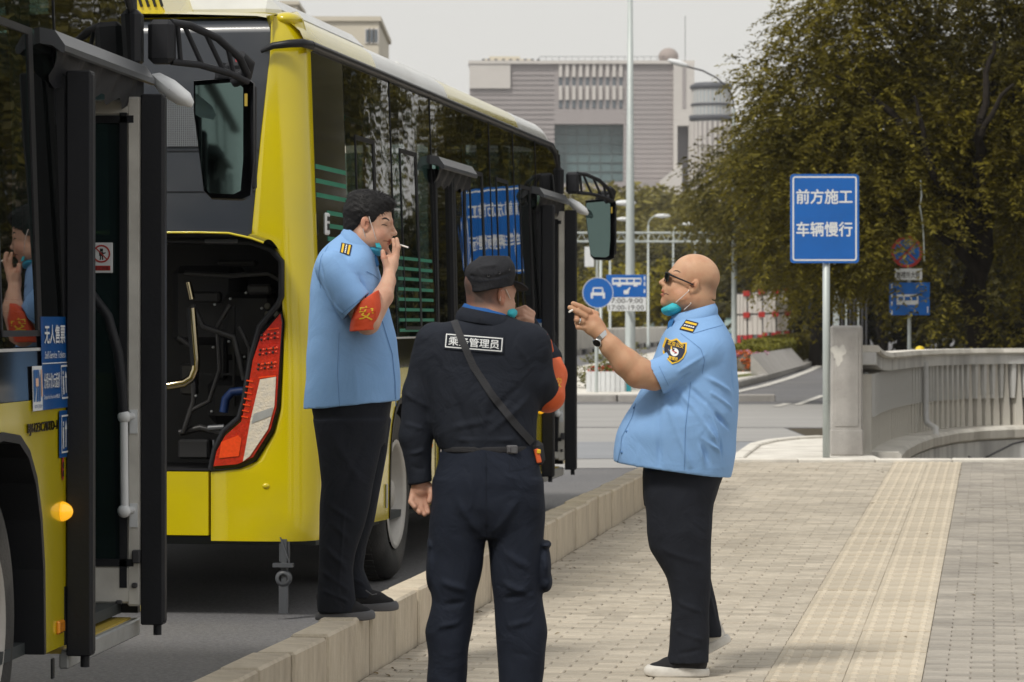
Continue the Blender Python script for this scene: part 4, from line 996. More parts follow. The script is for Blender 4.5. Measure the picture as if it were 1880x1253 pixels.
# cars
def car(name, label, px, d, col, rz=0.0, w=1.78, L=4.4, h=1.45, grp=None):
    t = thing(name, label, 'car', Vector(((px - CX) / F * d, d, RZ)), rz, grp)
    paint = mat('car_paint', col, .3, coat=.6, var=.03)
    g = MB(); prof = [(-L / 2, .35), (-L / 2, .85), (-L / 2 + .15, .95), (L / 2 - 1.1, .88), (L / 2 - .1, .70), (L / 2, .35)]
    g.prism(prof, (-w / 2, 0, 0), (0, 1, 0), (0, 0, 1), (w, 0, 0)); part('body', g, paint, t)
    g = MB(); y0, y1, y2, y3 = -L / 2 + .35, -L / 2 + .95, L / 2 - 2.0, L / 2 - 1.2
    g.add([(-w * .46, y0, .93), (w * .46, y0, .93), (w * .46, y3, .88), (-w * .46, y3, .88), (-w * .38, y1, h - .06), (w * .38, y1, h - .06), (w * .38, y2, h - .06), (-w * .38, y2, h - .06)],
          [(0, 1, 5, 4), (1, 2, 6, 5), (2, 3, 7, 6), (3, 0, 4, 7)]); part('window_glass', g, mat('car_glass', (.25, .32, .31), .1), t)
    g = MB(); g.bbox((0, (y1 + y2) / 2, h - .03), (w * .78, y2 - y1 + .1, .07), .03); part('roof', g, paint, t)
    for sx in (-1, 1):
        g = MB(); g.bbox((sx * (w / 2 - .22), -L / 2 - .01, .74), (.36, .05, .16), .02); part('tail_light', g, M['sign_red'], t)
        for y in (-L / 2 + .8, L / 2 - .8):
            g = MB(); g.lathe([(0, 0), (.31, 0), (.32, .03), (.32, .19), (.3, .22), (0, .22)], (sx * (w / 2 - .1) - .11, y, .32), (1, 0, 0), 20); part('wheel', g, M['black'], t)
    g = MB(); g.bbox((0, -L / 2 - .02, .72), (.46, .03, .16), .01); part('number_plate', g, M['sign_blue'], t)
    g = MB(); g.bbox((0, -L / 2 - .02, .42), (w * .98, .12, .24), .04); part('bumper', g, M['black'], t)
    return t
car('car', 'dark saloon with green rear glass driving off past the parapet', 1204, 205, (.025, .03, .04), R(-6))
car('car', 'pale grey-green car farther up the road ahead of the dark saloon', 1216, 262, (.35, .42, .40), R(-6))
car('car', 'greenish car behind the bald man, next to the white panels', 1330, 168, (.10, .17, .16), R(3), h=1.6)
car('car', 'blue and green taxi behind the median trees', 1498, 150, (.0, .16, .36), R(4), h=1.5)
car('car', 'white car glimpsed behind the slim median trees', 1466, 178, (.6, .6, .6), R(0), h=1.6)
# median with hedges, flowers, sloped kerb blocks, panel stand
def G(px, py): d = (HC - RZ) * F / (py - HY); return Vector(((px - CX) / F * d, d, RZ))
md = setp(bpy.data.objects.new('median', None), 'raised median strip with kerb beside the side road', kind='structure'); COL.objects.link(md)
edge = [(1200, 728), (1290, 722), (1352, 712), (1400, 700), (1440, 688), (1475, 676), (1505, 665), (1530, 650), (1545, 636)]
E_ = [G(*p) for p in edge]
g = MB(); top = [p + Vector((0, 0, .13)) for p in E_]; bk = [Vector((p.x - 3.5 - i * .5, p.y + 6, RZ + .13)) for i, p in enumerate(E_)]
g.grid([top, bk]); g.build('median_top', M['concrete_pale'], md)
for a, b in zip(E_[:-1], E_[1:]):
    n = max(1, int((b - a).length / 1.6))
    for i in range(n):
        p = a.lerp(b, i / n); q_ = a.lerp(b, (i + 1) / n); L = (q_ - p).length; g = MB(); g.bbox((0, 0, 0), (L - .02, .18, .17), .025)
        g.build('kerb_stone', M['concrete'], md, (p + q_) / 2 + Vector((0, 0, .07)), math.atan2(q_.y - p.y, q_.x - p.x))
g = MB(); lw = [G(1340, 706), G(1405, 697)]; g.add([lw[0] + Vector((0, 0, .14)), lw[1] + Vector((0, 0, .14)), lw[1] + Vector((0, 2.5, .14)), lw[0] + Vector((0, 2.5, .14))], [(0, 1, 2, 3)])
o = g.build('lawn', mat('lawn', (.12, .13, .03), .9, scale=20)); setp(o, 'thin strip of grass before the flower mound', kind='structure')
b = G(1375, 692); b.z += .13; s_ = F / b.y; k = 1 / s_
t = thing('flower_mound', 'rounded mound of orange and pink flowers on the median beside the bald man', 'flower bed', b)
g = MB(); g.ball((0, .3, .15), (.58, .4, .36), 16); part('soil_mound', g, M['ground'], t)
crown_part(t, [(-.12, .2, .22, .50, .34, .30)], 2600, (.05, .045), 71, leaf_mat('orange_petals', (.42, .10, .02), (.85, .25, .07), .2), 'orange_flowers', spray=.05, nleaf=8, shell=.8)
crown_part(t, [(.38, .2, .2, .22, .33, .30), (-.1, .25, .44, .4, .25, .10)], 1500, (.05, .045), 72, leaf_mat('pink_petals', (.42, .13, .25), (.8, .45, .6), .2), 'pink_flowers', spray=.05, nleaf=6, shell=.8)
crown_part(t, [(-.1, .2, .2, .48, .33, .27)], 700, (.05, .03), 73, M['hedge'], 'leaves', spray=.05, nleaf=6, shell=.8)
def hedge(label, poly_px, hgt, seed, m):
    a = G(*poly_px[0]); b = G(*poly_px[1]); b0_ = a.copy(); b0_.z += .13; t = thing('hedge', label, 'hedge', b0_, 0, 'clipped hedges on the median'); dr = b - a; dr.z = 0; L = dr.length; dr.normalize(); nn = Vector((-dr.y, dr.x, 0))
    rs = np.random.RandomState(seed); n = int(9000 * hgt * L / 3); n = min(n, 26000); wd = 1.1
    u = rs.rand(n) * L; w = rs.rand(n) * wd; z = rs.rand(n) * hgt; f = rs.randint(0, 3, n)
    w = np.where(f == 0, 0, w); z = np.where(f == 1, hgt, z); u = np.where((f == 2), np.where(rs.rand(n) < .5, 0, L), u)
    c = np.stack([dr.x * u + nn.x * w, dr.y * u + nn.y * w, z], 1) + rs.normal(0, .025, (n, 3))
    ax = rs.normal(size=(n, 3)); ax /= np.linalg.norm(ax, axis=1)[:, None]; bx = np.cross(ax, rs.normal(size=(n, 3))); bx /= np.linalg.norm(bx, axis=1)[:, None]
    V = np.stack([c - ax * .05, c + bx * .025, c + ax * .05, c - bx * .025], 1).reshape(-1, 3); tn = np.repeat(np.clip(.5 + .22 * rs.normal(size=n), 0, 1), 4)
    link_mesh('foliage', np_mesh('foliage', V, np.arange(4 * n).reshape(-1, 4), False, tn), m, t)
    g = MB(); g.prism([(0.02, 0), (L - .02, 0), (L - .02, hgt - .03), (.02, hgt - .03)], (nn * .03), dr, (0, 0, 1), nn * (wd - .06)); part('branches', g, M['ground'], t)
hedge('clipped hedge block just right of the flower mound', ((1404, 690), (1432, 682)), .62, 81, M['hedge'])
hedge('second clipped hedge block, between the flower mound and the dark hedge', ((1434, 682), (1462, 672)), .72, 82, M['hedge'])
hedge('dark hedge block nearest the blue sign pole, at the far end of the row', ((1465, 673), (1512, 652)), .78, 83, M['leaf'])
for i in range(4):
    a = G(1412 + i * 17, 699 - i * 5.2); b = G(1412 + (i + 1) * 17, 699 - (i + 1) * 5.2); L = (b - a).length; dr = (b - a).normalized(); nn = Vector((-dr.y, dr.x, 0))
    g = MB(); g.prism([(0, 0), (.45, 0), (.45, .5)], (0, 0, 0), nn, (0, 0, 1), dr * (L - .03)); o = g.build('sloped_block', M['concrete'], md, a + Vector((0, .0, .14)))
# stand of white panels on red feet
d = 118.0; s_ = F / d; k = 1 / s_
for ci, (x0, x1, yt, ym, yb, dd, lab) in enumerate(((1352, 1371, 541, 578, 616, 0, 'white panel column on red feet, the one partly behind the bald man'), (1373, 1399, 538, 577, 615, 0.0, 'white panel column on red feet, second from the bald man'),
                                            (1401, 1424, 536, 576, 611, 2.5, 'white panel column on red feet, third from the bald man'), (1426, 1447, 534, 575, 608, 5.0, 'white panel column on red feet, nearest the slim trees'))):
    dd_ = d + dd; s_ = F / dd_; k = 1 / s_; b = Vector((((x0 + x1) / 2 - CX) / F * dd_, dd_, RZ + .13)); zz = lambda py: HC - (py - HY) / s_ - b.z; w = (x1 - x0) * k
    t = thing('panel_stand', lab, 'panel stand', b, 0, 'white panels stacked two high on red feet')
    for (pa, pb) in ((yt, ym - 1), (ym + 2, yb)):
        for j in range(3):
            g = MB(); g.bbox((-w / 2 + (j + .5) * w / 3, 0, (zz(pa) + zz(pb)) / 2), (w / 3 - .012, .25, zz(pa) - zz(pb)), .012); part('panel', g, M['stone_white'], t)
    g = MB(); g.box((0, .02, zz(ym) - .02), (w + .05, .2, .07)); g.box((0, .02, zz(yt) + .03), (w + .05, .2, .06)); g.box((-w / 2 - .01, .03, (zz(yt) + zz(yb)) / 2), (.05, .2, zz(yt) - zz(yb))); part('frame', g, M['dark_metal'], t)
    for z in (zz(ym) - .02, zz(yt) + .03):
        g = MB(); g.bbox((w / 2 - .02, -.15, z), (.24, .12, .2), .02); part('clamp', g, M['sign_red'], t)
    for sx in (-1, 1):
        g = MB(); zt_ = zz(yb); g.prism([(-.14, 0), (.14, 0), (.09, zt_), (-.09, zt_)], (sx * w * .38, -.12, 0), (1, 0, 0), (0, 0, 1), (0, .5, 0)); part('foot', g, mat('foot_red', (.42, .03, .035), .5), t)
# no-stopping sign, street plate, blue lane sign
d = 54.3; s_ = F / d; k = 1 / s_; b = W(1668, 640, d); b.z = RZ; zz = lambda py: HC - (py - HY) / s_ - b.z
t = thing('traffic_sign', 'round no stopping sign over a street name plate and blue bus board among the branches', 'road sign', b)
g = MB(); g.tube([(.02, .05, 0), (.02, .05, zz(440))], .033, 12); part('pole', g, M['pole'], t)
g = MB(); disc(g, (-3 * k, 0, zz(463)), 29 * k, .012); bd = part('round_board', g, M['sign_blue'], t)
g = MB(); ring(g, (-3 * k, -.0135, zz(463)), 23.5 * k, 29 * k)
for sg in (-1, 1): g.add([Vector((-3 * k, -.0135, zz(463))) + Vector((x * k, 0, z * k * 1)) for x, z in ((-sg * 18, -15.5), (-sg * 15.5, -18), (sg * 18, 15.5), (sg * 15.5, 18))], [(0, 1, 2, 3)])
part('red_band', g, M['sign_red'], bd)
g = MB(); g.bbox((0, 0, zz(504)), (50 * k, .02, 21 * k), .004); bd = part('street_plate', g, M['sign_white'], t)
g = MB(); text_on(g, '鼓楼外大街', (-22 * k, -.0115, zz(511)), (1, 0, 0), (0, 0, 1), 43 * k, 12 * k, (0, 0, 0), .015); part('plate_lettering', g, mat('sign_black2', (.06, .06, .06), .6), bd)
g = MB(); g.bbox((2 * k, 0, zz(549)), (74 * k, .02, 60 * k), .004); bd = part('blue_board', g, M['sign_blue'], t)
g = MB()
for z in (522, 538, 554, 570): g.add([((x) * k, -.0115, zz(zq)) for x, zq in ((-32, z + 8), (-29.5, z + 8), (-29.5, z), (-32, z))], [(0, 1, 2, 3)])
for x0, z0, x1, z1 in ((-22, 560, 18, 552), (-22, 545, 18, 541), (-22, 552, -19, 545), (-10, 552, -7, 545), (3, 552, 6, 545), (15, 552, 18, 545), (34, 575, 36, 563)): g.add([(x * k, -.0115, zz(zq)) for x, zq in ((x0, z0), (x1, z0), (x1, z1), (x0, z1))], [(0, 1, 2, 3)])
part('sign_emblem', g, M['sign_white'], bd)
b = W(1497, 640, 122); b.z = RZ; s_ = F / 122; t = thing('traffic_sign', 'small plain blue round sign beyond the sign pole, above the taxi', 'road sign', b); k = 1 / s_
g = MB(); g.tube([(0, .04, 0), (0, .04, HC + 30 * k)], .045, 10); part('pole', g, M['pole'], t)
g = MB(); disc(g, (0, 0, HC + (590 - 566) * k), 15 * k, .02); part('sign_board', g, M['sign_blue'], t)
# grey post and utility cabinet fence behind pillar
b = W(1536, 600, 88); b.z = RZ; t = thing('grey_post', 'grey square post standing behind the concrete pillar', 'post', b); g = MB(); g.bbox((0, 0, 1.5), (.13, .13, 3.0), .01); part('post_shaft', g, M['pole'], t)
g = MB(); g.bbox((0, 0, 3.03), (.17, .17, .06), .01); part('post_cap', g, M['pole'], t)
b = W(1562, 600, 96); b.z = RZ; t = thing('railing_gate', 'dark upright bars of a gate behind the concrete pillar', 'gate', b)
for i in range(9): g = MB(); g.box((-.5 + i * .12, 0, 1.05), (.05, .05, 2.1)); part('bar', g, M['pole'] if i % 3 == 0 else M['dark_metal'], t)
g = MB(); g.box((0, 0, 2.1), (1.1, .06, .06)); g.box((0, 0, .3), (1.1, .06, .06)); part('rail', g, M['dark_metal'], t)
# strolling people, scooter, yellow cap far down the footpath
def far_person(label, px, d, top, m_top, m_leg, hgt=1.68):
    b = Vector(((px - CX) / F * d, d, RZ)); t = thing('person', label, 'person', b)
    f = Field((-.4, -.3, 0), (.4, .3, 1.8), .02)
    for sx in (-1, 1): f.cone((sx * .08, 0, .04), (sx * .09, 0, .85), .055, .09, .03); f.cone((sx * .22, 0, 1.38), (sx * .25, .02, .85), .055, .04, .03)
    f.ell((0, 0, 1.12), (.19, .12, .34), k=.05); f.cone((0, 0, 1.4), (0, 0, 1.5), .055, .055, .03); f.ell((0, 0, 1.6), (.085, .1, .115), k=.02)
    v, q = f.geo(2); z = v[q].mean(1)[:, 2]
    o = link_mesh('body', np_mesh('body', v, q), [m_top, m_leg, SKIN_FAR, HAIR_FAR], t)
    mi = np.where(z < .82, 1, np.where(z > 1.47, np.where(z > 1.55, 3, 2), 0)); o.data.polygons.foreach_set('material_index', mi.astype(np.int32)); return t
SKIN_FAR = mat('skin_far', (.42, .27, .19), .6); HAIR_FAR = mat('hair_far', (.02, .018, .016), .6)
far_person('distant walker in a teal shirt seen from behind, left of the grey pair', 1699, 150, 0, mat('teal_shirt', (.01, .25, .38), .8), mat('leg1', (.35, .33, .3), .8))
far_person('distant walker in a grey-blue jacket beside the teal shirt', 1711, 146, 0, mat('grey_jacket', (.12, .15, .2), .8), mat('leg2', (.05, .05, .06), .8))
b = Vector(((1727 - CX) / F * 138, 138, RZ)); t = thing('motor_scooter', 'dark scooter with red tail light parked under the drooping tree', 'scooter', b)
g = MB(); g.bbox((0, 0, .62), (.34, .9, .42), .12); part('scooter_body', g, M['black'], t)
for y in (-.55, .6): g = MB(); g.lathe([(0, 0), (.23, 0), (.25, .03), (.25, .09), (.23, .12), (0, .12)], (-.06, y, .25), (1, 0, 0), 18); part('wheel', g, M['black'], t)
g = MB(); g.ball((0, -.5, .95), (.09, .05, .07), 10); part('tail_light', g, mat('tail', (.6, .08, .02), .4), t)
g = MB(); g.bbox((0, -.48, .62), (.28, .03, .12), .01); part('number_plate', g, M['sign_white'], t)
g = MB(); g.tube([(-.3, .45, 1.05), (0, .5, 1.0), (.3, .45, 1.05)], .02, 6); part('handlebar', g, M['black'], t)
b = W(1689, 640, 47); t = thing('yellow_bollard', 'round yellow bollard top peeping over the balustrade cap', 'bollard', (b.x, b.y, RZ))
g = MB(); g.lathe([(0, 0), (.06, 0), (.06, .98), (0, .98)], (0, 0, 0), n=12); part('post', g, M['pole'], t); g = MB(); g.ball((0, 0, 1.02), (.075, .075, .07), 16); part('cap', g, mat('yellow_cap', (.75, .55, .02), .5), t)
# bare hanging vine/cable in the tree
g = MB(); pl = [W(1690, 330, 54), W(1692, 360, 53.9), W(1689, 380, 53.9), W(1694, 410, 53.9), W(1696, 440, 53.9), W(1697, 480, 53.9)]; g.tube(pl, .012, 6)
setp(g.build('hanging_wire', M['pole']), 'thin pale wire dangling from the drooping tree over the no stopping sign', 'wire')

# light city haze: one closed box of thin even air round everything
g = MB(); g.box((0, 610, 60), (1500, 1420, 125)); hz = g.build('haze', None)
hm = bpy.data.materials.new('haze_air'); hm.use_nodes = True; hn = hm.node_tree.nodes; hn.clear()
pvn = hn.new('ShaderNodeVolumePrincipled'); pvn.inputs['Density'].default_value = 0.0002; pvn.inputs['Color'].default_value = (.95, .95, .95, 1); pvn.inputs['Anisotropy'].default_value = 0.2
ho = hn.new('ShaderNodeOutputMaterial'); hm.node_tree.links.new(pvn.outputs[0], ho.inputs['Volume']); hz.data.materials.append(hm); setp(hz, 'thin pale city haze', kind='stuff')
# ================================================================ buses
M['bus_yellow'] = mat('bus_yellow', (0.60, 0.485, 0.003), 0.22, scale=1.5, var=0.03, coat=0.7, dirt=(0.40, 0.34, 0.06), dirt_amt=0.4, dirt_scale=1.8)
M['bus_slate'] = mat('bus_slate', (0.030, 0.036, 0.047), 0.32, scale=2, col2=(0.042, 0.048, 0.06), coat=0.4, dirt=(0.08, 0.08, 0.08), dirt_amt=0.3, dirt_scale=2)
M['bus_white'] = mat('bus_roof_white', (0.62, 0.63, 0.62), 0.35, scale=2, coat=0.4, dirt=(0.4, 0.39, 0.36), dirt_amt=0.4, dirt_scale=1.5)
M['bus_glass'] = glass_mat('bus_glass', (0.006, 0.008, 0.008), 0.30, 0.015, 0.035, 1.1)
M['door_glass'] = glass_mat('door_glass', (0.02, 0.04, 0.042), 0.55, 0.03)
M['gloss_black'] = mat('gloss_black', (0.008, 0.009, 0.011), 0.08, var=0.05, coat=0.5, rvar=0.03)
M['frame_black'] = mat('frame_black', (0.014, 0.015, 0.018), 0.42, spec=0.3, scale=4, bump=0.05, bscale=80)
M['frame_grey'] = mat('canopy_grey', (0.075, 0.08, 0.09), 0.38, scale=5)
M['door_white'] = mat('door_white', (0.72, 0.70, 0.65), 0.45, scale=5, dirt=(0.3, 0.28, 0.25), dirt_amt=0.5, dirt_scale=4)
M['chrome'] = mat('chrome', (0.45, 0.38, 0.24), 0.16, metal=1.0, var=0.1)
M['tyre'] = mat('tyre', (0.045, 0.044, 0.043), 0.85, scale=8, bump=0.4, bscale=80, dirt=(0.16, 0.15, 0.14), dirt_amt=0.7, dirt_scale=3)
M['rim'] = mat('rim', (0.48, 0.46, 0.43), 0.5, scale=5, dirt=(0.3, 0.28, 0.25), dirt_amt=0.6, dirt_scale=4)
M['interior'] = mat('interior_dark', (0.035, 0.042, 0.045), 0.7, scale=2)
M['seat_green'] = mat('seat_green', (0.02, 0.22, 0.17), 0.6)
M['pole_green'] = mat('pole_green', (0.06, 0.42, 0.27), 0.35)
M['curtain'] = mat('curtain_teal', (0.01, 0.30, 0.27), 0.7, scale=3)
M['red_lens'] = mat('red_lens', (0.48, 0.018, 0.008), 0.12, scale=40, var=0.3, coat=1.0, bump=0.4, bscale=130)
M['red_bright'] = mat('red_bright', (0.85, 0.07, 0.02), 0.15, scale=60, coat=1.0)
M['clear_lens'] = mat('clear_lens', (0.60, 0.56, 0.50), 0.12, scale=35, col2=(0.80, 0.70, 0.55), coat=1.0, bump=0.5, bscale=110)
M['amber'] = mat('amber_lens', (0.85, 0.30, 0.01), 0.12, coat=1.0, scale=30)
M['amber_lit'] = mat('amber_lit', (0.9, 0.45, 0.01), 0.15, coat=1.0, emit=(1.0, 0.45, 0.02), estr=0.5)
M['decal_blue'] = mat('decal_blue', (0.0, 0.085, 0.32), 0.3, coat=0.5, var=0.03)
M['decal_green'] = mat('decal_green', (0.03, 0.22, 0.14), 0.4)
M['step_yellow'] = mat('step_yellow', (0.50, 0.36, 0.05), 0.6, dirt=(0.3, 0.25, 0.15), dirt_amt=0.6, dirt_scale=6)
M['alu'] = mat('aluminium', (0.45, 0.46, 0.46), 0.4, metal=0.4, scale=12)
M['engine'] = mat('engine_dark', (0.012, 0.012, 0.014), 0.6, scale=6); M['engine_hose'] = mat('engine_hose', (0.035, 0.034, 0.036), 0.4, scale=20, var=.3)
M['mirror'] = mat('mirror_glass', (0.11, 0.16, 0.15), 0.03, metal=1.0, var=0.02)
BL = 9.7
M['clear_glass'] = glass_mat('windscreen_glass', (.05, .08, .08), .9, .02); M['dash'] = mat('dash', (.16, .22, .20), .6)
def XS(z): return -0.055 * max(0.0, z - 1.2) / 1.6
def side_pt(y, z, off=0.0): return Vector((XS(z) + off, y, z))

def sheet(mb, y0, y1, z0, z1, off=0.0, th=0.012, mi=0, tilt=0.0):
    """a thin plate on the leaning right flank"""
    a = [side_pt(y0, z0, off), side_pt(y1, z0, off + tilt), side_pt(y1, z1, off + tilt), side_pt(y0, z1, off)]
    b = [p - Vector((th, 0, 0)) for p in a]
    mb.add(a + b, [(0, 1, 2, 3), (7, 6, 5, 4), (0, 4, 5, 1), (1, 5, 6, 2), (2, 6, 7, 3), (3, 7, 4, 0)], mi)

def arch(yc, hw, zt, zb=0.36, n=12):
    pts = []
    for i in range(n + 1):
        a = math.pi * (1 - i / n); c, s = math.cos(a), math.sin(a)
        pts.append((yc + hw * math.copysign(abs(c) ** 0.7, c), zb + (zt - zb) * abs(s) ** 0.7))
    return pts

def wheel(root, y, x_out, r=0.48, rr=0.30, name='wheel'):
    w = bpy.data.objects.new(name, None); COL.objects.link(w); w.parent = root; w.location = (x_out, y, r)
    g = MB(); g.lathe([(rr, -.01), (rr + .03, .0), (r * .82, .012), (r - .03, .0), (r - .005, -.03), (r, -.06), (r, -.23), (r - .03, -.27), (rr, -.26)], (0, 0, 0), (1, 0, 0), 48)
    for i in range(60):
        a = i / 60 * 6.283; g.box((-.15, math.cos(a) * r, math.sin(a) * r), (.17, .028, .012), Matrix.Rotation(a - math.pi / 2, 3, 'X'))
    part('tyre', g, M['tyre'], w)
    g = MB(); g.lathe([(rr + .006, .004), (rr - .01, .012), (rr - .03, -.01), (rr - .045, -.09), (.16, -.13), (.15, -.12), (.09, -.11), (.085, -.03), (.07, -.015), (0, -.015)], (0, 0, 0), (1, 0, 0), 40); part('rim', g, M['rim'], w)
    for i in range(8):
        a = i / 8 * 6.283; g = MB(); g.lathe([(0, .03), (.014, .028), (.016, 0), (.016, -.01)], (-.105, math.cos(a) * .12, math.sin(a) * .12), (1, 0, 0), 8); part('wheel_nut', g, M['alu'], w)
    return w

def bus(root, front_open=True):
    P = lambda n, g, m, lab=None, par=None: part(n, g, m, par or root, lab)
    # ---- lower flank with wheel arches
    low = [(0.15, .42), (0.15, 1.19), (8.24, 1.19), (8.24, .34)] + arch(7.33, .585, 1.10, .34)[::-1] + arch(2.45, .47, 1.03, .37)[::-1] + [(1.9, .37), (0.6, .40)]
    g = MB(); g.prism(low, (0, 0, 0), (0, 1, 0), (0, 0, 1), (-.03, 0, 0)); side = P('side_panel', g, M['bus_yellow'])
    g = MB(); g.prism([(9.46, .34), (9.46, 1.19), (9.68, 1.19), (9.68, .34)], (0, 0, 0), (0, 1, 0), (0, 0, 1), (-.03, 0, 0)); P('side_panel', g, M['bus_yellow'])
    for (a, b, c, h) in ((7.33, .585, 1.10, .34), (2.45, .47, 1.03, .37)):
        g = MB(); pts = arch(a, b, c, h); pin = arch(a, b - .028, c - .028, h); n = len(pts)
        for dx, poly in ((.006, pts),):
            g.add([(0.006, y, z) for y, z in pts] + [(0.006, y, z) for y, z in pin], [(i, i + 1, i + 1 + n, i + n) for i in range(n - 1)])
            g.add([(0.006, y, z) for y, z in pin] + [(-.45, y, z) for y, z in pin], [(i, i + 1, i + 1 + n, i + n) for i in range(n - 1)])
        P('wheel_arch', g, M['frame_black'])
    for yy in (0.6, 1.25, 3.5, 4.62, 5.6, 6.5):   # shut lines of the flaps
        g = MB(); g.box((.0015, yy, .78), (.004, .008, .80)); P('panel_seam', g, M['frame_black'])
    for yy in (1.35, 3.2): 
        for i in range(8):
            g = MB(); g.box((.003, yy - .35 + i * .035, .62), (.008, .012, .30)); P('vent_slot', g, M['frame_black'])
    for yy, zz_ in ((1.78, .72), (3.3, .72), (5.0, .72), (6.3, .72)):
        g = MB(); g.ball((.006, yy, zz_), (.016, .035, .02), 10); P('side_marker', g, M['amber'])
    g = MB(); g.bbox((.006, .82, .78), (.014, .05, .16), .004); P('flap_handle', g, M['alu'])
    g = MB(); g.bbox((.006, 1.88, .50), (.01, .022, .13), .003); P('flap_hinge', g, M['alu'])
    # ---- gloss band, glazing
    g = MB(); sheet(g, .15, 8.24, 1.192, 1.36, .0); P('waist_band', g, M['gloss_black'])
    g = MB(); sheet(g, .95, 8.24, 1.352, 1.362, .004); P('waist_trim', g, M['bus_white'])
    g = MB(); sheet(g, .15, .95, 1.365, 2.79, -.001); P('rear_quarter_panel', g, M['gloss_black'])
    for i, z in enumerate((2.20, 2.13, 2.06, 1.98, 1.915, 1.85, 1.785)):
        g = MB(); sheet(g, .17 if i < 3 else .42, .93, z, z + .022, .002, .003); P('decal_line', g, M['decal_green'])
    for i in range(8):
        g = MB(); z = 1.39 + i * .058; sheet(g, 2.35, 3.5, z, z + .018, .003, .003); P('decal_line', g, M['decal_green'])
    g = MB(); wv = [(.16, 1.20)] + [(.16 + i * .075, 1.70 + .055 * math.sin(i * 1.25 + 1.2)) for i in range(8)] + [(.72, 1.73), (.76, 1.6), (.76, 1.20)]
    g.add([side_pt(y, z, .0035) for y, z in wv], [tuple(range(len(wv)))]); P('blue_wave_decal', g, M['decal_blue'])
    g = MB()
    for k in range(9):
        y = .16 + k * .075
        if k < 8: a = (y, 1.70 + .055 * math.sin(k * 1.25 + 1.2)); b = (y + .075, 1.70 + .055 * math.sin((k + 1) * 1.25 + 1.2)) if k < 7 else (.72, 1.73); g.add([side_pt(a[0], a[1], .005), side_pt(b[0], b[1], .005), side_pt(b[0], b[1] - .018, .005), side_pt(a[0], a[1] - .018, .005)], [(0, 1, 2, 3)])
    P('decal_line', g, M['sign_white'])
    g = MB(); g.bbox((.004, .26, 1.93), (.016, .09, .11), .01); fh = P('filler_catch', g, M['sign_white']); g = MB(); g.box((.012, .26, 1.955), (.004, .055, .022)); g.box((.012, .26, 1.915), (.004, .055, .032)); P('catch_slot', g, M['frame_black'], None, fh)
    panes = [(.955, 2.265), (2.275, 3.60), (4.80, 5.95), (5.96, 7.08), (7.09, 8.235)]
    for i, (a, b) in enumerate(panes):
        g = MB(); bw_ = (.0022, .0015, .0007, .0007, .0006)[i]; g.grid([[side_pt(a + .006 + (b - a - .012) * k / 12, z, bw_ * math.sin(math.pi * k / 12)) for k in range(13)] for z in (1.366, 1.7, 2.1, 2.45, 2.785)]); pn = P('window_pane', g, M['bus_glass'])
        g = MB()
        for (y0, y1) in ((a + .25, a + .268), (a + .74, a + .80)): sheet(g, y0, y1, 1.40, 2.40, .006, .008)
        sheet(g, a + .25, a + .80, 2.40, 2.425, .006, .008); sheet(g, a + .25, a + .80, 1.40, 1.42, .006, .008); P('sash', g, M['frame_black'], None, pn)
        g = MB(); sheet(g, b - .004, b + .006, 1.366, 2.785, .004, .02); P('pane_seam', g, M['frame_black'])
    g = MB(); sheet(g, 3.6, 4.8, 2.42, 2.785, 0); P('window_pane', g, M['bus_glass'])
    g = MB(); sheet(g, 8.24, 9.62, 2.42, 2.785, 0); P('window_pane', g, M['bus_glass'])
    # ---- roof shell in coloured lengths
    def roof_prof():
        half = [(XS(2.785) + .004, 2.79), (-.062, 2.85), (-.085, 2.90), (-.14, 2.945), (-.30, 2.975), (-.7, 2.99), (-1.25, 3.0)]
        return half + [(-2.5 - x, z) for x, z in half[::-1][1:]]
    rp = roof_prof()
    for (a, b, m) in ((.04, 1.9, 'bus_yellow'), (1.9, 4.3, 'bus_white'), (4.3, 7.4, 'bus_yellow'), (7.4, 9.55, 'bus_white')):
        g = MB(); n = 10; rows_ = []
        for i in range(n + 1):
            y = a + (b - a) * i / n; k = max(0, (y - 8.9) / .65); k0 = max(0, (.35 - y) / .31)
            rows_.append([(x + (.0 if x < -1.25 else -.06 * k * k), y, z - .16 * k * k - .035 * k0 * k0) for x, z in rp])
        g.grid(rows_); P('roof_panel', g, M[m])
    g = MB()
    P0 = [side_pt(y, 2.80, .012) for y in (.10, 1, 3, 5, 7, 8.6, 9.1)] + [Vector((-.055, 9.4, 2.76)), Vector((-.06, 9.58, 2.62)), Vector((-.05, 9.64, 2.4)), Vector((-.03, 9.66, 2.0))]
    g.tube(P0, .022, 8); P('drip_rail', g, M['frame_black'])
    g = MB(); g.tube([(-.26, -.035, 2.76), (-.20, -.045, 2.785), (-.12, -.04, 2.795), (-.06, -.01, 2.80), (XS(2.8) + .012, .12, 2.80)], [.010, .017, .020, .021, .022], 10); P('drip_spout', g, M['frame_black'])
    g = MB(); g.bbox((-1.15, 2.2, 3.06), (1.5, 2.4, .16), .07); P('roof_pod', g, M['bus_white']); g = MB(); g.bbox((-1.15, 6.0, 3.05), (1.4, 2.0, .14), .06); P('roof_pod', g, M['bus_white'])
    g = MB(); g.prism([(-.2, 0), (.22, 0), (.13, .16), (-.16, .16)], (-1.02, .25, 2.97), (1, 0, 0), (0, 0, 1), (0, 1.0, 0)); rh = P('roof_hump', g, M['bus_yellow'])
    for i in range(5): g = MB(); g.box((-.98 + i * .035, .244, 3.06), (.012, .012, .10), Matrix.Rotation(R(-18), 3, 'Y')); P('hump_slot', g, M['frame_black'], None, rh)
    g = MB(); g.ball((-.17, .15, 2.925), (.075, .12, .042), 18); P('roof_corner_knob', g, M['bus_yellow'])
    # ---- far flank, front, floor, interior
    g = MB(); g.box((-2.49, 4.85, .78), (.03, 9.6, .82)); P('far_side_panel', g, M['bus_yellow'])
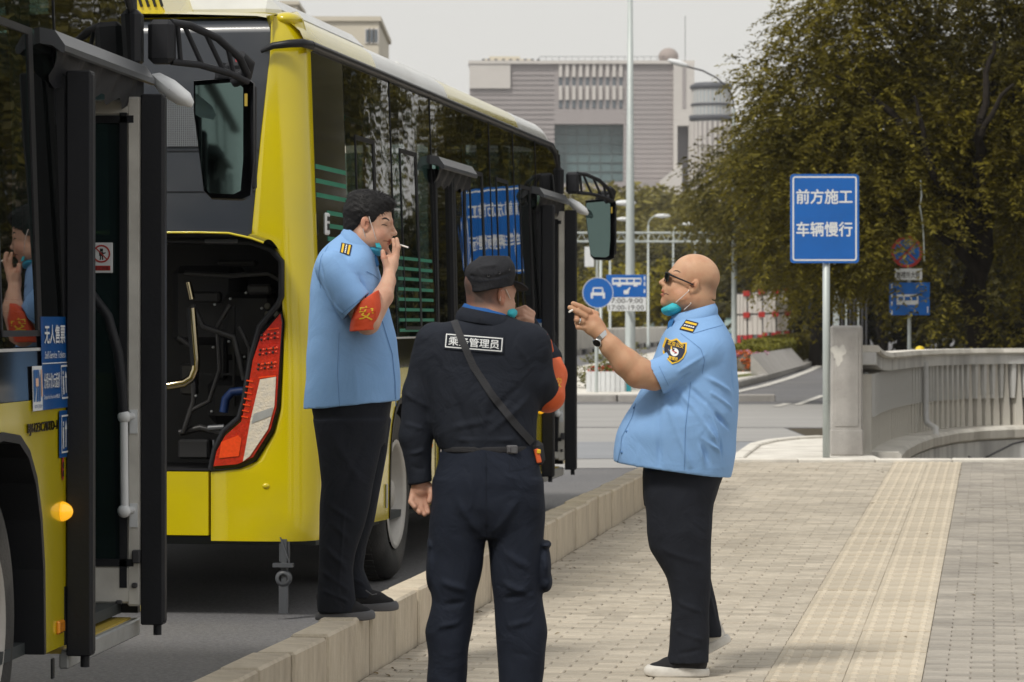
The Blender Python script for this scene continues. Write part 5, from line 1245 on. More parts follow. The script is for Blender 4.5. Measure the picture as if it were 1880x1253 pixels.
    for i in range(6): g = MB(); g.box((-2.46, .9 + i * 1.55, 2.0), (.015, 1.46, 1.2)); P('far_window', g, M['door_glass'])
    g = MB(); g.box((-2.46, 4.85, 2.72), (.03, 9.6, .2)); 
    for i in range(7): g.box((-2.46, .1 + i * 1.55, 2.0), (.03, .09, 1.3))
    P('far_pillar', g, M['frame_black'])
    g = MB(); g.box((-1.25, 4.95, .36), (2.38, 9.3, .04)); P('floor_panel', g, M['interior'])
    g = MB(); g.box((-1.25, 4.9, 2.86), (2.2, 9.3, .03)); P('ceiling_panel', g, M['interior'])
    g = MB(); g.box((-1.25, 1.4, .5), (2.3, .9, .3)); g.box((-1.25, 2.45, .48), (1.6, .16, .16)); g.lathe([(.0, -.2), (.22, -.15), (.22, .15), (0, .2)], (-1.25, 2.45, .46), (0, 1, 0), 16); g.box((-1.25, 5.0, .42), (2.0, 3.8, .12)); P('underframe', g, M['engine'])
    for i in range(8):
        y = 1.4 + i * .85
        if 3.5 < y < 4.9: continue
        for x in (-.35, -2.0):
            g = MB(); g.bbox((x, y, .95), (.42, .42, .10), .03); g.bbox((x, y - .2, 1.3), (.42, .09, .68), .03); P('passenger_seat', g, M['seat_green'])
    for y in (1.2, 2.3, 3.5, 4.9, 6.1, 7.2, 8.2):
        g = MB(); g.tube([(-.42, y, .4), (-.42, y, 2.7)], .017, 8); P('grab_pole', g, M['pole_green'])
    g = MB(); g.tube([(-.42, 1, 2.62), (-.42, 9, 2.62)], .017, 8); g.tube([(-.12, 1.3, 1.5), (-.12, 3.4, 1.5)], .02, 8); g.tube([(-.12, 5, 1.5), (-.12, 8.1, 1.5)], .02, 8); P('grab_rail', g, M['pole_green'])
    for y in (1.95, 3.05, 5.75, 6.75, 7.8):
        g = MB(); rows_ = []
        for j in range(7):
            z = 2.66 - j * .17; w = .17 - .10 * math.sin(j / 6 * math.pi * .9); rows_.append([(-.07 - .018 * math.sin(i * 1.9), y - w + 2 * w * i / 10 + .02 * j, z) for i in range(11)])
        g.grid(rows_); P('window_curtain', g, M['curtain'])
    g = MB(); g.prism([(-2.44, 1.25), (-.06, 1.25), (-.10, 2.78), (-2.40, 2.78)], (0, 9.68, 0), (1, 0, 0), (0, 0, 1), (0, -.015, 0)); P('windscreen', g, M['clear_glass'])
    g = MB(); g.bbox((-1.9, 8.6, 1.15), (.5, .14, .9), .05); g.bbox((-1.9, 8.8, .8), (.5, .5, .14), .05); P('driver_seat', g, M['seat_green'])
    g = MB(); g.lathe([(0, 0), (.10, 0), (.12, .02), (.10, .05), (0, .06)], (-1.3, 9.45, 2.05), (.3, 1, 0), 24); P('cab_fan', g, M['bus_white'])
    g = MB(); g.prism([(-2.46, .34), (-.03, .34), (-.03, 1.25), (-2.46, 1.25)], (0, 9.70, 0), (1, 0, 0), (0, 0, 1), (0, -.04, 0)); P('front_panel', g, M['bus_yellow'])
    g = MB(); g.bbox((-1.3, 9.3, .95), (2.1, .5, .5), .08); P('dashboard', g, M['dash'])
    g = MB(); g.tube([side_pt(9.63, .4, -.02), side_pt(9.63, 1.3, -.02), side_pt(9.60, 2.75, -.03)], .045, 10); P('front_pillar', g, M['frame_black'])
    # ---- wheels
    for y, x in ((2.45, -.05), (7.33, -.07)):
        wheel(root, y, x); wheel(root, y, -2.5 + .30)
    # ---- rear end
    def RX(px): return (px - 582) / 378.0
    def RZ_(py): return HC - RZ - (py - HY) / 378.0
    def rpoly(mb, pts, y0, dep, mi=0): mb.prism([(RX(a), RZ_(b)) for a, b in pts], (0, y0, 0), (1, 0, 0), (0, 0, 1), (0, dep, 0), mi)
    tab = [(27, 503), (45, 499), (100, 497), (250, 480), (436, 462), (441, 470), (450, 502), (478, 516), (572, 521), (590, 525), (750, 517), (795, 505), (848, 472), (862, 440), (868, 386), (995, 386)]
    g = MB(); rows_ = []; ys = sorted(set([a for a, _ in tab] + list(range(30, 990, 24)) + [984, 990]))
    for py in ys:
        z = RZ_(py); xs = XS(z); k = max(0, (z - 2.80) / .10); kb = max(0, (.45 - z) / .06)
        xi = RX(float(np.interp(py, [a for a, _ in tab], [b for _, b in tab]))); xa = xs - .15; row = [(xi, .05, z), (xi, -.0, z)]
        for i in range(1, 4): row.append((xi + (xa - xi) * i / 4, -.006 * math.sin(math.pi * i / 4 / 2), z))
        for i in range(0, 11):
            a = math.pi / 2 * i / 10; row.append((xa + .15 * math.sin(a) ** 1.0 - .03 * k - .008 * kb, -.006 * (1 - i / 10) + .15 * (1 - math.cos(a)) + .03 * k + .01 * kb, z - .012 * kb * 0))
        rows_.append(row)
    g.grid(rows_); P('rear_corner', g, M['bus_yellow'])
    g = MB(); z = RZ_(27); top = rows_[0][1:]; g.add([(x, y, z_) for x, y, z_ in top] + [(RX(520), .35, z + .05)], [(i, i + 1, len(top)) for i in range(len(top) - 1)], 0, True); P('rear_corner_cap', g, M['bus_yellow'])
    g = MB(); rpoly(g, [(381, 868), (381, 985), (-360, 985), (-360, 868)], 0, .05); P('rear_bumper', g, M['bus_yellow'])
    g = MB(); g.ball((RX(490), -.004, RZ_(893)), (.02, .012, .014), 12); P('bumper_plug', g, M['bus_yellow'])
    g = MB(); rpoly(g, [(498, 58), (495, 110), (478, 250), (460, 437), (-360, 437), (-360, 58)], .012, .03); slate = P('rear_upper_panel', g, M['bus_slate'])
    g = MB(); rows_ = []
    for j in range(7):
        a = j / 6 * math.pi / 2; rows_.append([(x, .012 + .16 * (1 - math.cos(a)), RZ_(58) + .085 * math.sin(a)) for x in (RX(-360), RX(100), RX(499))])
    g.grid(rows_); P('rear_roof_roll', g, M['bus_slate'])
    g = MB(); g.tube([(RX(-360), .16, RZ_(27)), (RX(200), .16, RZ_(27)), (RX(503), .14, RZ_(28))], .011, 6); P('roof_edge_trim', g, M['bus_yellow'])
    for y in (275, 350): g = MB(); rpoly(g, [(476, y), (476, y + 1.6), (-360, y + 1.6), (-360, y)], .008, .006); P('panel_seam', g, M['frame_black'], None, slate)
    g = MB(); rpoly(g, [(440, 178), (440, 268), (-300, 268), (-300, 178)], .004, .006); sc = P('vent_screen', g, M['frame_grey'], None, slate)
    g = MB()
    for i in range(60): x = RX(440 - i * 4); g.box((x, .002, RZ_(223)), (.0035, .004, .236))
    for j in range(26): g.box((RX(320), .002, RZ_(180 + j * 3.4)), (.62, .004, .0030))
    o = part('screen_wire', g, mat('screen_wire', (.20, .215, .23), .5), slate); o['kind'] = 'stuff'
    g = MB(); rpoly(g, [(443 + 11 * math.cos(i / 20 * 6.283), 108 + 11.5 * math.sin(i / 20 * 6.283)) for i in range(20)], -.004, .016); rf = P('red_reflector', g, mat('reflector_red', (.42, .02, .03), .3, coat=.8), None, slate)
    # engine bay
    g = MB(); x0, x1, z0, z1 = RX(-300), RX(521), RZ_(866), RZ_(440)
    g.add([(x0, .03, z0), (x1, .03, z0), (x1, .03, z1), (x0, .03, z1), (x0, .9, z0), (x1, .9, z0), (x1, .9, z1), (x0, .9, z1)], [(4, 7, 6, 5), (0, 4, 5, 1), (3, 2, 6, 7), (1, 5, 6, 2), (0, 3, 7, 4)]); bay = P('engine_bay', g, M['engine'])
    g = MB(); g.bbox((RX(420), .55, RZ_(600)), (.26, .3, .34), .03); g.bbox((RX(330), .6, RZ_(560)), (.34, .3, .4), .04); g.bbox((RX(400), .5, RZ_(740)), (.3, .3, .25), .05)
    g.box((RX(400), .35, RZ_(690)), (.35, .02, .012)); g.box((RX(400), .33, RZ_(655)), (.012, .02, .5)); P('engine_block', g, M['engine'], None, bay)
    for i, (pl, r_) in enumerate((([(330, 560), (350, 600), (410, 620), (430, 700)], .016), ([(320, 760), (360, 740), (380, 680), (375, 600), (400, 560)], .012), ([(300, 800), (340, 790), (380, 800), (395, 840)], .018), ([(420, 600), (440, 640), (435, 720)], .011), ([(300, 620), (330, 640), (330, 740), (310, 800)], .014), ([(310, 500), (400, 505), (470, 500), (505, 520)], .013))):
        g = MB(); g.tube([(RX(a), .22 + .03 * (i % 3), RZ_(b)) for a, b in pl], r_, 8); P('engine_hose', g, M['engine_hose'], None, bay)
    for i, (a, b, w, h) in enumerate(((330, 830, .16, .10), (430, 790, .08, .14), (350, 545, .14, .06), (450, 530, .12, .05), (405, 480, .2, .03), (310, 700, .08, .16), (372, 660, .05, .22))):
        g = MB(); g.bbox((RX(a), .28 + .02 * i, RZ_(b)), (w, .08, h), .012); P('engine_box', g, M['engine_hose'] if i % 2 else M['engine'], None, bay)
    for i in range(14):
        g = MB(); g.lathe([(0, 0), (.007, 0), (.007, -.008), (0, -.01)], (RX(325 + (i % 5) * 34 + (i * 13) % 17), .235, RZ_(530 + (i // 5) * 95 + (i * 29) % 40)), (0, 1, 0), 6); P('engine_bolt', g, M['alu'], None, bay)
    g = MB()
    for a, b in ((468, 562), (485, 561), (468, 577), (485, 577)): g.lathe([(.0, 0), (.016, 0), (.016, -.012), (.009, -.014), (0, -.014)], (RX(a), .30, RZ_(b)), (0, 1, 0), 12)
    P('gauge', g, mat('gauge_olive', (.10, .095, .07), .5), None, bay)
    g = MB(); g.tube([(RX(a), .08, RZ_(b)) for a, b in ((336, 518), (343, 550))], .026, 14, flat=.6); g.tube([(RX(a), .08, RZ_(b)) for a, b in ((342, 566), (350, 660), (349, 680), (342, 696), (328, 705), (300, 710), (262, 712))], .022, 14); P('exhaust_pipe', g, M['chrome'], None, bay)
    g = MB(); g.tube([(RX(a), .06, RZ_(b)) for a, b in ((338, 565), (340, 610), (346, 672))], .010, 8); P('dark_hose', g, M['frame_black'], None, bay)
    g = MB(); g.tube([(RX(a), .2, RZ_(b)) for a, b in ((392, 760), (396, 735), (408, 722), (430, 720))], .022, 10); P('blue_hose', g, mat('blue_hose', (.005, .03, .13), .5), None, bay)
    g = MB(); g.tube([(RX(372), .1, RZ_(789)), (RX(402), .1, RZ_(787))], .016, 10); g.tube([(RX(384), .08, RZ_(810)), (RX(386), .08, RZ_(850))], .007, 6); P('bracket', g, M['frame_grey'], None, bay)
    g = MB(); g.tube([(RX(a), -.004, RZ_(b)) for a, b in ((386, 862), (394, 826), (411, 792), (440, 768), (449, 735), (461, 662), (474, 615), (478, 600), (512, 560), (519, 545), (519, 480), (500, 458), (462, 444), (300, 440), (0, 440), (-300, 440))], .016, 8); P('bay_gasket', g, M['frame_black'])
    # raised hatch seen from below
    g = MB(); rows_ = []
    for j in range(9):
        t_ = j / 8; y = .0 - .34 * t_; zz_ = 1.845 + .055 * math.sin(t_ * 2.2); rows_.append([(x, y, zz_ - .05 * max(0, (x + .42) / .24) ** 2 - .012 * t_) for x in (-2.3, -1.6, -1.0, -.7, -.5, -.35, -.24, -.18)])
    g.grid(rows_); ht = P('engine_hatch', g, M['gloss_black'])
    g = MB(); e = rows_[-1]; g.tube([Vector(p) + Vector((0, -.004, -.004)) for p in e], .006, 6); P('hatch_edge', g, M['bus_yellow'], None, ht)
    g = MB(); g.bbox((-.42, -.20, 1.835), (.16, .02, .02), .004); P('hatch_latch', g, M['frame_grey'], None, ht)
    # tail lamp
    lamp_out = [(521, 571), (525, 590), (516, 750), (505, 792), (470, 846), (440, 860), (387, 864), (394, 826), (411, 796), (440, 770), (449, 735), (462, 660), (478, 615), (500, 590)]
    g = MB(); rpoly(g, lamp_out, -.012, .05); tl = P('tail_lamp', g, M['gloss_black'])
    cxm, cym = 470, 740
    ins = lambda pts, k, c=(470, 745): [(a + (c[0] - a) * k, b + (c[1] - b) * k) for a, b in pts]
    lens = [(518, 577), (521, 592), (511, 748), (500, 789), (467, 840), (438, 853), (393, 857), (399, 829), (415, 801), (445, 775), (454, 737), (467, 662), (482, 618), (503, 594)]
    g = MB(); rpoly(g, lens, -.026, .02); P('red_lens', g, M['red_lens'], None, tl)
    g = MB(); rpoly(g, [(481, 697), (511, 692), (508, 745), (496, 788), (462, 838), (449, 848), (452, 833), (463, 772)], -.032, .012); P('clear_lens', g, M['clear_lens'], None, tl)
    g = MB(); rpoly(g, [(470, 760), (505, 748), (502, 764), (465, 778)], -.0345, .004); P('lens_rib', g, M['alu'], None, tl)
    for rr_ in range(3):
        for i in range(6):
            g = MB(); x = 484 - rr_ * 3 + i * 6.2; y = 616 + rr_ * 27 + (i % 1) - i * .9
            g.lathe([(0, 0), (.007, 0), (.004, .006), (0, .007)], (RX(x), -.026, RZ_(y)), (0, -1, 0), 8); g.lathe([(0, 0), (.007, 0), (.004, .006), (0, .007)], (RX(x - 1), -.026, RZ_(y + 8)), (0, -1, 0), 8); P('lamp_diode', g, M['red_bright'] if i % 2 else M['engine'], None, tl)
    g = MB()
    for i in range(7): y = 700 + i * 11; g = MB(); g.box((RX(462 - i * 1.6), -.028, RZ_(y)), (.035, .006, .006), Matrix.Rotation(R(10), 3, 'Y')); P('lens_rib', g, M['red_bright'], None, tl)
    for (a, b, c) in ((517, 495, 604), (515, 490, 640), (513, 484, 667), (511, 478, 692)): g = MB(); g.box((RX((a + b) / 2), -.028, RZ_(c)), ((a - b) / 378, .006, .007), Matrix.Rotation(R(-6), 3, 'Y')); P('lens_rib', g, M['red_bright'], None, tl)
    g = MB(); rpoly(g, [(408, 812), (440, 800), (446, 806), (441, 838), (404, 842)], -.0305, .006); P('red_reflex', g, M['red_bright'], None, tl)
    # tow hook hanging below the tail
    g = MB(); x = RX(523); g.box((x, .02, .36), (.05, .02, .16)); g.box((x, .01, .24), (.028, .02, .30)); P('tow_bracket', g, M['frame_grey'])
    g = MB(); g.tube([(x - .015, -.01, .40), (x + .03, -.012, .28), (x + .02, -.012, .24)], .004, 6); 
    for k in range(12): a = k / 12 * 6.283
    g.lathe([(.022, -.012), (.04, -.012), (.04, .012), (.022, .012)], (x, .0, .20), (0, 1, 0), 20); g.box((x, 0, .10), (.045, .022, .14), taper=1.0); g.box((x, -.012, .265), (.10, .03, .02)); P('tow_hook', g, M['frame_grey'])
    # ---- doors. header canopies
    def canopy(y0, y1, z):
        g = MB(); pr = [(-.02, z + .085), (.05, z + .07), (.085, z + .02), (.085, z - .0), (.075, z - .005), (.04, z + .02), (-.02, z + .03)]
        off = XS(z)
        g.grid([[(x + off, y, zz_) for x, zz_ in pr + [pr[0]]] for y in (y0, y1)], 0, False); g.add([(x + off, y0, zz_) for x, zz_ in pr], [tuple(range(7))]); g.add([(x + off, y1, zz_) for x, zz_ in pr], [tuple(range(7))[::-1]])
        c = P('door_canopy', g, M['frame_grey'])
        g = MB(); rows_ = []
        for j in range(4): rows_.append([(off + .05 - .01 * j + .012 * math.sin(i * 1.3 + j), y0 + .03 + (y1 - y0 - .06) * i / 24, z + .01 - .03 * j - .012 * math.sin(i * .7) ** 2 * j) for i in range(25)])
        g.grid(rows_); P('canopy_flap', g, M['black'], None, c)
    canopy(8.02, 9.55, 2.36); canopy(3.55, 4.85, 2.36)
    # mid door, shut
    for i, (a, b) in enumerate(((3.62, 4.19), (4.21, 4.78))):
        dd = bpy.data.objects.new('mid_door', None); COL.objects.link(dd); dd.parent = root
        g = MB()
        for (y0, y1) in ((a, a + .06), (b - .06, b)): sheet(g, y0, y1, .40, 2.36, .035 if (i + (y0 > a)) % 2 else .02, .05)
        sheet(g, a, b, .40, .55, .02, .04); sheet(g, a, b, 2.28, 2.36, .02, .04); P('door_frame', g, M['frame_black'], None, dd)
        g = MB(); sheet(g, a + .06, b - .06, .55, 2.28, .012, .01); P('door_glass', g, M['bus_glass'], None, dd)
    # front door, both leaves turned square to the flank
    def leaf(y, sgn):
        lf = bpy.data.objects.new('front_door', None); COL.objects.link(lf); lf.parent = root
        xo, xi, z0, z1 = .0, -.55, .30, 2.31
        if sgn > 0: lf.location = (.025, 0, 0)
        g = MB(); g.bbox((.045, y, (z0 + z1) / 2), (.085, .075, z1 - z0), .005); g.bbox((.072, y - .0, (z0 + z1) / 2), (.04, .05, z1 - z0 - .02), .004); g.tube([(.06, y, z0 - .04), (.06, y, z0 + .02)], .016, 8); P('door_edge', g, M['black'], None, lf)
        yi = y - .012
        g = MB(); g.bbox((-.025, yi, (z0 + z1) / 2 + .03), (.052, .04, z1 - z0 - .08), .008); g.bbox((xi + .03, yi, (z0 + z1) / 2 + .03), (.06, .04, z1 - z0 - .08), .008)
        g.bbox(((xo + xi) / 2, yi + .001, z1 - .05), (.56, .038, .06), .008); g.bbox(((xo + xi) / 2, yi + .001, z0 + .15), (.56, .038, .14), .008); P('door_frame', g, M['door_white'] if sgn > 0 else M['frame_black'], None, lf)
        g = MB(); fr = .028; g.box((-.065, yi - .006, 1.34), (fr, .03, 1.80)); g.box(((xo + xi) / 2, yi - .006, 2.215), (.50, .03, fr)); g.box(((xo + xi) / 2, yi - .006, z0 + .235), (.50, .03, fr)); g.box((-.20, yi - .007, 1.34), (.035, .03, 1.76)); P('door_gasket', g, M['black'], None, lf)
        g = MB(); g.box(((xo + xi) / 2, yi, 1.37), (.47, .008, 1.74)); P('door_glass', g, M['door_glass'], None, lf)
        if sgn > 0:
            g = MB(); g.tube([(-.34, y - .05, 1.60), (-.26, y - .07, 1.60), (-.18, y - .09, 1.56), (-.11, y - .1, 1.47), (-.07, y - .1, 1.33), (-.055, y - .1, 1.2), (-.05, y - .1, 1.09)], .019, 12); P('curved_grab_bar', g, M['black'], None, lf)
            g = MB(); g.tube([(-.048, y - .1, 1.09), (-.045, y - .1, .74)], .0155, 12)
            for z in (1.09, .735): g.ball((-.047, y - .1, z), .026, 14); g.tube([(-.047, y - .1, z), (-.025, y - .02, z)], .014, 8); g.box((-.024, y - .035, z - .02), (.03, .01, .09))
            P('white_grab_bar', g, M['sign_white'], None, lf)
            g = MB(); g.bbox((-.147, yi - .024, 1.69), (.086, .004, .115), .002); P('warning_sticker', g, M['sign_white'], None, lf)
            cz = 1.705; yy = yi - .0275
            g = MB(); ring(g, (-.147, yy, cz), .028, .034, 24); g.add([(-.147 + x, yy, cz + z) for x, z in ((-.022, .019), (-.019, .022), (.022, -.019), (.019, -.022))], [(0, 1, 2, 3)]); g.add([(-.147 + x, yy, z) for x, z in ((-.034, 1.642), (.034, 1.642), (.034, 1.66), (-.034, 1.66))], [(0, 1, 2, 3)]); P('sticker_ring', g, M['sign_red'], None, lf)
            g = MB(); yy += .0008
            for q_ in ([(-.006, .008), (.006, .008), (.006, .02), (-.006, .02)], [(-.009, -.008), (.007, -.008), (.007, .007), (-.009, .007)], [(-.007, -.023), (-.002, -.023), (-.001, -.008), (-.006, -.008)], [(.002, -.023), (.007, -.023), (.006, -.008), (.001, -.008)], [(.007, -.002), (.016, .002), (.016, .006), (.007, .004)]): g.add([(-.147 + x, yy, cz + z) for x, z in q_], [(0, 1, 2, 3)])
            g2 = g; text_on(g2, '禁止倚靠', (-.175, yy - .001, 1.6435), (1, 0, 0), (0, 0, 1), .056, .0135, (0, 0, 0)); P('sticker_figure', g2, M['engine'], None, lf)
            for c_, d_ in (((-.02, yi - .025, .45), (.02, .02, .02)), ((-.08, yi - .025, .385), (.024, .02, .016)), ((-.012, yi - .03, .56), (.03, .03, .05))): g = MB(); g.bbox(c_, d_, .004); P('door_bolt', g, M['dark_metal'], None, lf)
            g = MB(); g.box((-.30, y + .35, 1.02), (.42, .02, .018)); g.tube([(-.4, y + .3, 1.36), (-.03, y + .3, 1.355)], .016, 8); P('inner_rail', g, M['pole_green'], None, lf)
    leaf(8.26, -1); leaf(9.40, 1)
    g = MB(); g.box((-.42, 8.83, .315), (.80, 1.16, .02)); P('door_step', g, M['step_yellow'])
    g = MB(); g.bbox((-.012, 8.86, .285), (.035, 1.22, .065), .006); P('step_edge', g, M['alu'])
    for y in (8.225, 9.45): g = MB(); sheet(g, y - .022, y + .022, .34, 2.40, .004, .08); P('door_pillar', g, M['frame_black'])
    # ---- stickers, lettering and lamps behind the front door
    def srect(mb, a, b, z0, z1, off): mb.add([side_pt(a, z0, off), side_pt(b, z0, off), side_pt(b, z1, off), side_pt(a, z1, off)], [(0, 1, 2, 3)])
    Yv, Zv = Vector((0, 1, 0)), Vector((0, 0, 1))
    def stext(mb, body, y, z, w, h, off, bold=0.0): text_on(mb, body, side_pt(y, z, off), Yv, Zv, w, h, (0, 0, 0), bold)
    g = MB(); srect(g, 7.86, 8.245, 1.155, 1.465, .008); bs = P('ticket_notice', g, M['decal_blue'])
    g = MB(); stext(g, '无人售票', 7.90, 1.375, .30, .062, .0095, .02); stext(g, 'Self-Service Tickets', 7.90, 1.325, .30, .024, .0095); stext(g, '分段计价2元起价', 7.87, 1.225, .235, .052, .0095, .01); stext(g, 'Distance-Fare Price from RMB2.00', 7.87, 1.19, .23, .014, .0095)
    srect(g, 7.86, 8.245, 1.307, 1.3105, .0095)
    def icon(y0, y1, z0, z1):
        w = .006
        srect(g, y0, y1, z0, z0 + w, .0095); srect(g, y0, y1, z1 - w, z1, .0095); srect(g, y0, y0 + w, z0, z1, .0095); srect(g, y1 - w, y1, z0, z1, .0095)
        ym = (y0 + y1) / 2; h = z1 - z0
        for q_ in ([(ym + .008, z0 + .02), (ym + .02, z0 + .02), (ym + .02, z0 + h * .62), (ym + .008, z0 + h * .62)], [(ym - .004, z0 + h * .62), (ym + .032, z0 + h * .62), (ym + .014, z1 - .018)],
                   [(ym - .035, z0 + .015), (ym - .028, z0 + .015), (ym - .022, z0 + h * .4), (ym - .03, z0 + h * .4)], [(ym - .02, z0 + .015), (ym - .012, z0 + .015), (ym - .016, z0 + h * .4), (ym - .024, z0 + h * .4)],
                   [(ym - .034, z0 + h * .4), (ym - .014, z0 + h * .4), (ym - .016, z0 + h * .68), (ym - .032, z0 + h * .68)], [(ym - .03, z0 + h * .72), (ym - .018, z0 + h * .72), (ym - .018, z0 + h * .83), (ym - .03, z0 + h * .83)]):
            g.add([side_pt(a, b, .0095) for a, b in q_], [tuple(range(len(q_)))])
    icon(8.13, 8.235, 1.185, 1.30); P('notice_lettering', g, M['sign_white'], None, bs)
    g = MB(); srect(g, 7.72, 7.857, 1.155, 1.302, .008); ls = P('operator_sticker', g, M['sign_white'])
    g = MB()
    for q_ in ([(7.73, 1.185), (7.745, 1.185), (7.80, 1.29), (7.73, 1.29)], [(7.765, 1.185), (7.79, 1.185), (7.815, 1.29), (7.805, 1.29)], [(7.80, 1.185), (7.825, 1.185), (7.825, 1.27), (7.82, 1.28)]): g.add([side_pt(a, b, .0095) for a, b in q_], [(0, 1, 2, 3)])
    stext(g, '本车已投保', 7.735, 1.163, .11, .013, .0095); P('sticker_print', g, M['decal_blue'], None, ls)
    g = MB(); srect(g, 7.755, 7.795, 1.235, 1.262, .0102); srect(g, 7.835, 7.852, 1.2, 1.29, .0098); P('sticker_print', g, mat('sticker_peach', (.7, .45, .33), .5), None, ls)
    g = MB(); srect(g, 8.105, 8.245, .985, 1.145, .006); ds = P('door_notice', g, M['decal_blue']); g = MB(); icon(8.125, 8.228, 1.0, 1.13); P('notice_lettering', g, M['sign_white'], None, ds)
    g = MB(); t_off = .004
    for i, off in enumerate((.003, .0045, .006)): stext(g, 'BJ6123C7BTD-1', 7.66, 1.075, .42, .040, off, .012)
    P('chrome_lettering', g, M['chrome'])
    g = MB(); a0_ = side_pt(8.17, .955, .004)
    for i in range(1):
        n = 16; pts = [(8.17 + .018 * math.cos(k / n * 6.283), .95 + .045 * math.sin(k / n * 6.283)) for k in range(n)]; g.add([side_pt(a, b, .004) for a, b in pts], [tuple(range(n))])
    st = P('orange_pictogram', g, M['sign_red']); g = MB(); pts = [(8.17 + .012 * math.cos(k / n * 6.283), .958 + .012 * math.sin(k / n * 6.283)) for k in range(n)]; g.add([side_pt(a, b, .0055) for a, b in pts], [tuple(range(n))]); srect(g, 8.16, 8.18, .92, .94, .0055); P('pictogram_print', g, M['engine'], None, st)
    g = MB(); g.lathe([(.034, -.004), (.035, .0), (.032, .010), (.026, .020), (.018, .029), (.008, .034), (0, .035)], (.004, 8.17, .80), (1, 0, 0), 24); P('turn_signal', g, M['amber_lit'])
    g = MB(); g.bbox((.004, 8.13, .41), (.016, .085, .045), .006); P('side_marker', g, M['amber'])
    g = MB(); g.bbox((.003, 8.02, .22 + .06), (.008, .03, .07), .003); P('flap_hinge', g, M['frame_black'])
    # ---- mirror on its arm
    mr = bpy.data.objects.new('wing_mirror', None); COL.objects.link(mr); mr.parent = root; mr.location = (0, 9.62, 0)
    g = MB(); g.bbox((.055, .02, 2.53), (.10, .09, .17), .02); g.bbox((-.06, -.04, 2.54), (.10, .10, .22), .02); P('mirror_mount', g, M['black'], None, mr)
    g = MB(); up = [(.09, .03, 2.605), (.15, .10, 2.60), (.24, .2, 2.56), (.31, .3, 2.49), (.33, .36, 2.43)]; lo = [(.09, .03, 2.455), (.18, .13, 2.45), (.28, .25, 2.425), (.33, .36, 2.40)]
    g.tube(up, .016, 8); g.tube(lo, .014, 8)
    for k, (a, b) in enumerate((((.11, .05, 2.60), (.12, .06, 2.46)), ((.13, .08, 2.60), (.19, .14, 2.45)), ((.20, .16, 2.575), (.26, .23, 2.43)), ((.27, .25, 2.53), (.29, .27, 2.43)))): g.tube([a, b], .010, 8)
    g.tube([(.31, .32, 2.50), (.335, .37, 2.47), (.32, .39, 2.43), (.27, .41, 2.40)], [.022, .026, .028, .03], 10); P('mirror_arm', g, M['black'], None, mr)
    # housing: tapered shell; glass looks back along the bus
    Rm = Matrix.Rotation(R(4), 3, 'Z'); cm = Vector((.215 + .015, .42, 2.185))
    def mq(x, y, z): return cm + Rm @ Vector((x, y, z))
    front_ = [(-.12, .22), (.085, .235), (.118, .21), (.118, -.10), (.105, -.235), (.07, -.25), (-.05, -.245), (-.08, -.215), (-.12, .10)]
    g = MB(); rows_ = []
    for k, (s__, y) in enumerate(((1.0, -.04), (1.02, 0), (.98, .05), (.80, .10), (.4, .125), (.02, .13))): rows_.append([mq(x * s__, y, z * s__) for x, z in front_ + [front_[0]]])
    g.grid(rows_, 0, True); g.bbox(mq(.02, .04, .245), (.12, .10, .05), .015, Rm); g.bbox(mq(.03, .04, .275), (.07, .07, .05), .015, Rm); g.bbox(mq(.112, .03, .0), (.022, .07, .42), .01, Rm); g.prism([(-.055, 0), (.055, 0), (.03, .075), (-.02, .085)], mq(.0, .03, .215), Rm @ Vector((1, 0, 0)), (0, 0, 1), Rm @ Vector((0, .06, 0))); P('mirror_housing', g, M['black'], None, mr)
    g = MB(); gl2 = [(x * .80 - .018, z * .92) for x, z in front_]; g.add([mq(x, -.034, z) for x, z in gl2], [tuple(range(len(gl2)))]); P('mirror_glass', g, M['mirror'], None, mr)
    g = MB(); g.add([mq(.082, -.037, .12), mq(.094, -.037, .12), mq(.094, -.037, .17), mq(.082, -.037, .17)], [(0, 1, 2, 3)]); P('mirror_mark', g, M['step_yellow'], None, mr)
    # spoon mirror
    g = MB(); pts = [(.0, .045), (.03, .05), (.09, .02), (.15, -.03), (.165, -.065), (.155, -.085), (.10, -.075), (.04, -.04), (.0, .01)]; rows_ = []
    for s__, y in ((1.0, 0), (.95, -.02), (.7, -.045), (.3, -.055), (.02, -.057)): rows_.append([Vector((.02 + (.08 + (x - .08) * s__), .0 + y, 2.36 + (z + .02) * s__ - .02)) for x, z in pts + [pts[0]]])
    g.grid(rows_); sp = P('kerb_mirror', g, M['sign_white'], None, mr)
    return root

# far bus, its engine bay open
TB = R(8.2)
b2 = thing('bus', 'yellow and black city bus with open engine bay and red tail lamp beside the kerb', 'bus', (-0.955, 15.6, RZ), -TB, 'yellow city buses at the stop')
bus(b2)
TB1 = R(5.0)
b1 = copy_tree(b2); dr = Vector((math.sin(TB1), math.cos(TB1), 0)); o_ = Vector((-1.43, 12.2, RZ)) - dr * 9.4
b1.location = o_; b1.rotation_euler = (0, 0, -TB1); b1['label'] = 'yellow city bus cut by the picture edge, front door open beside a blue ticket notice'
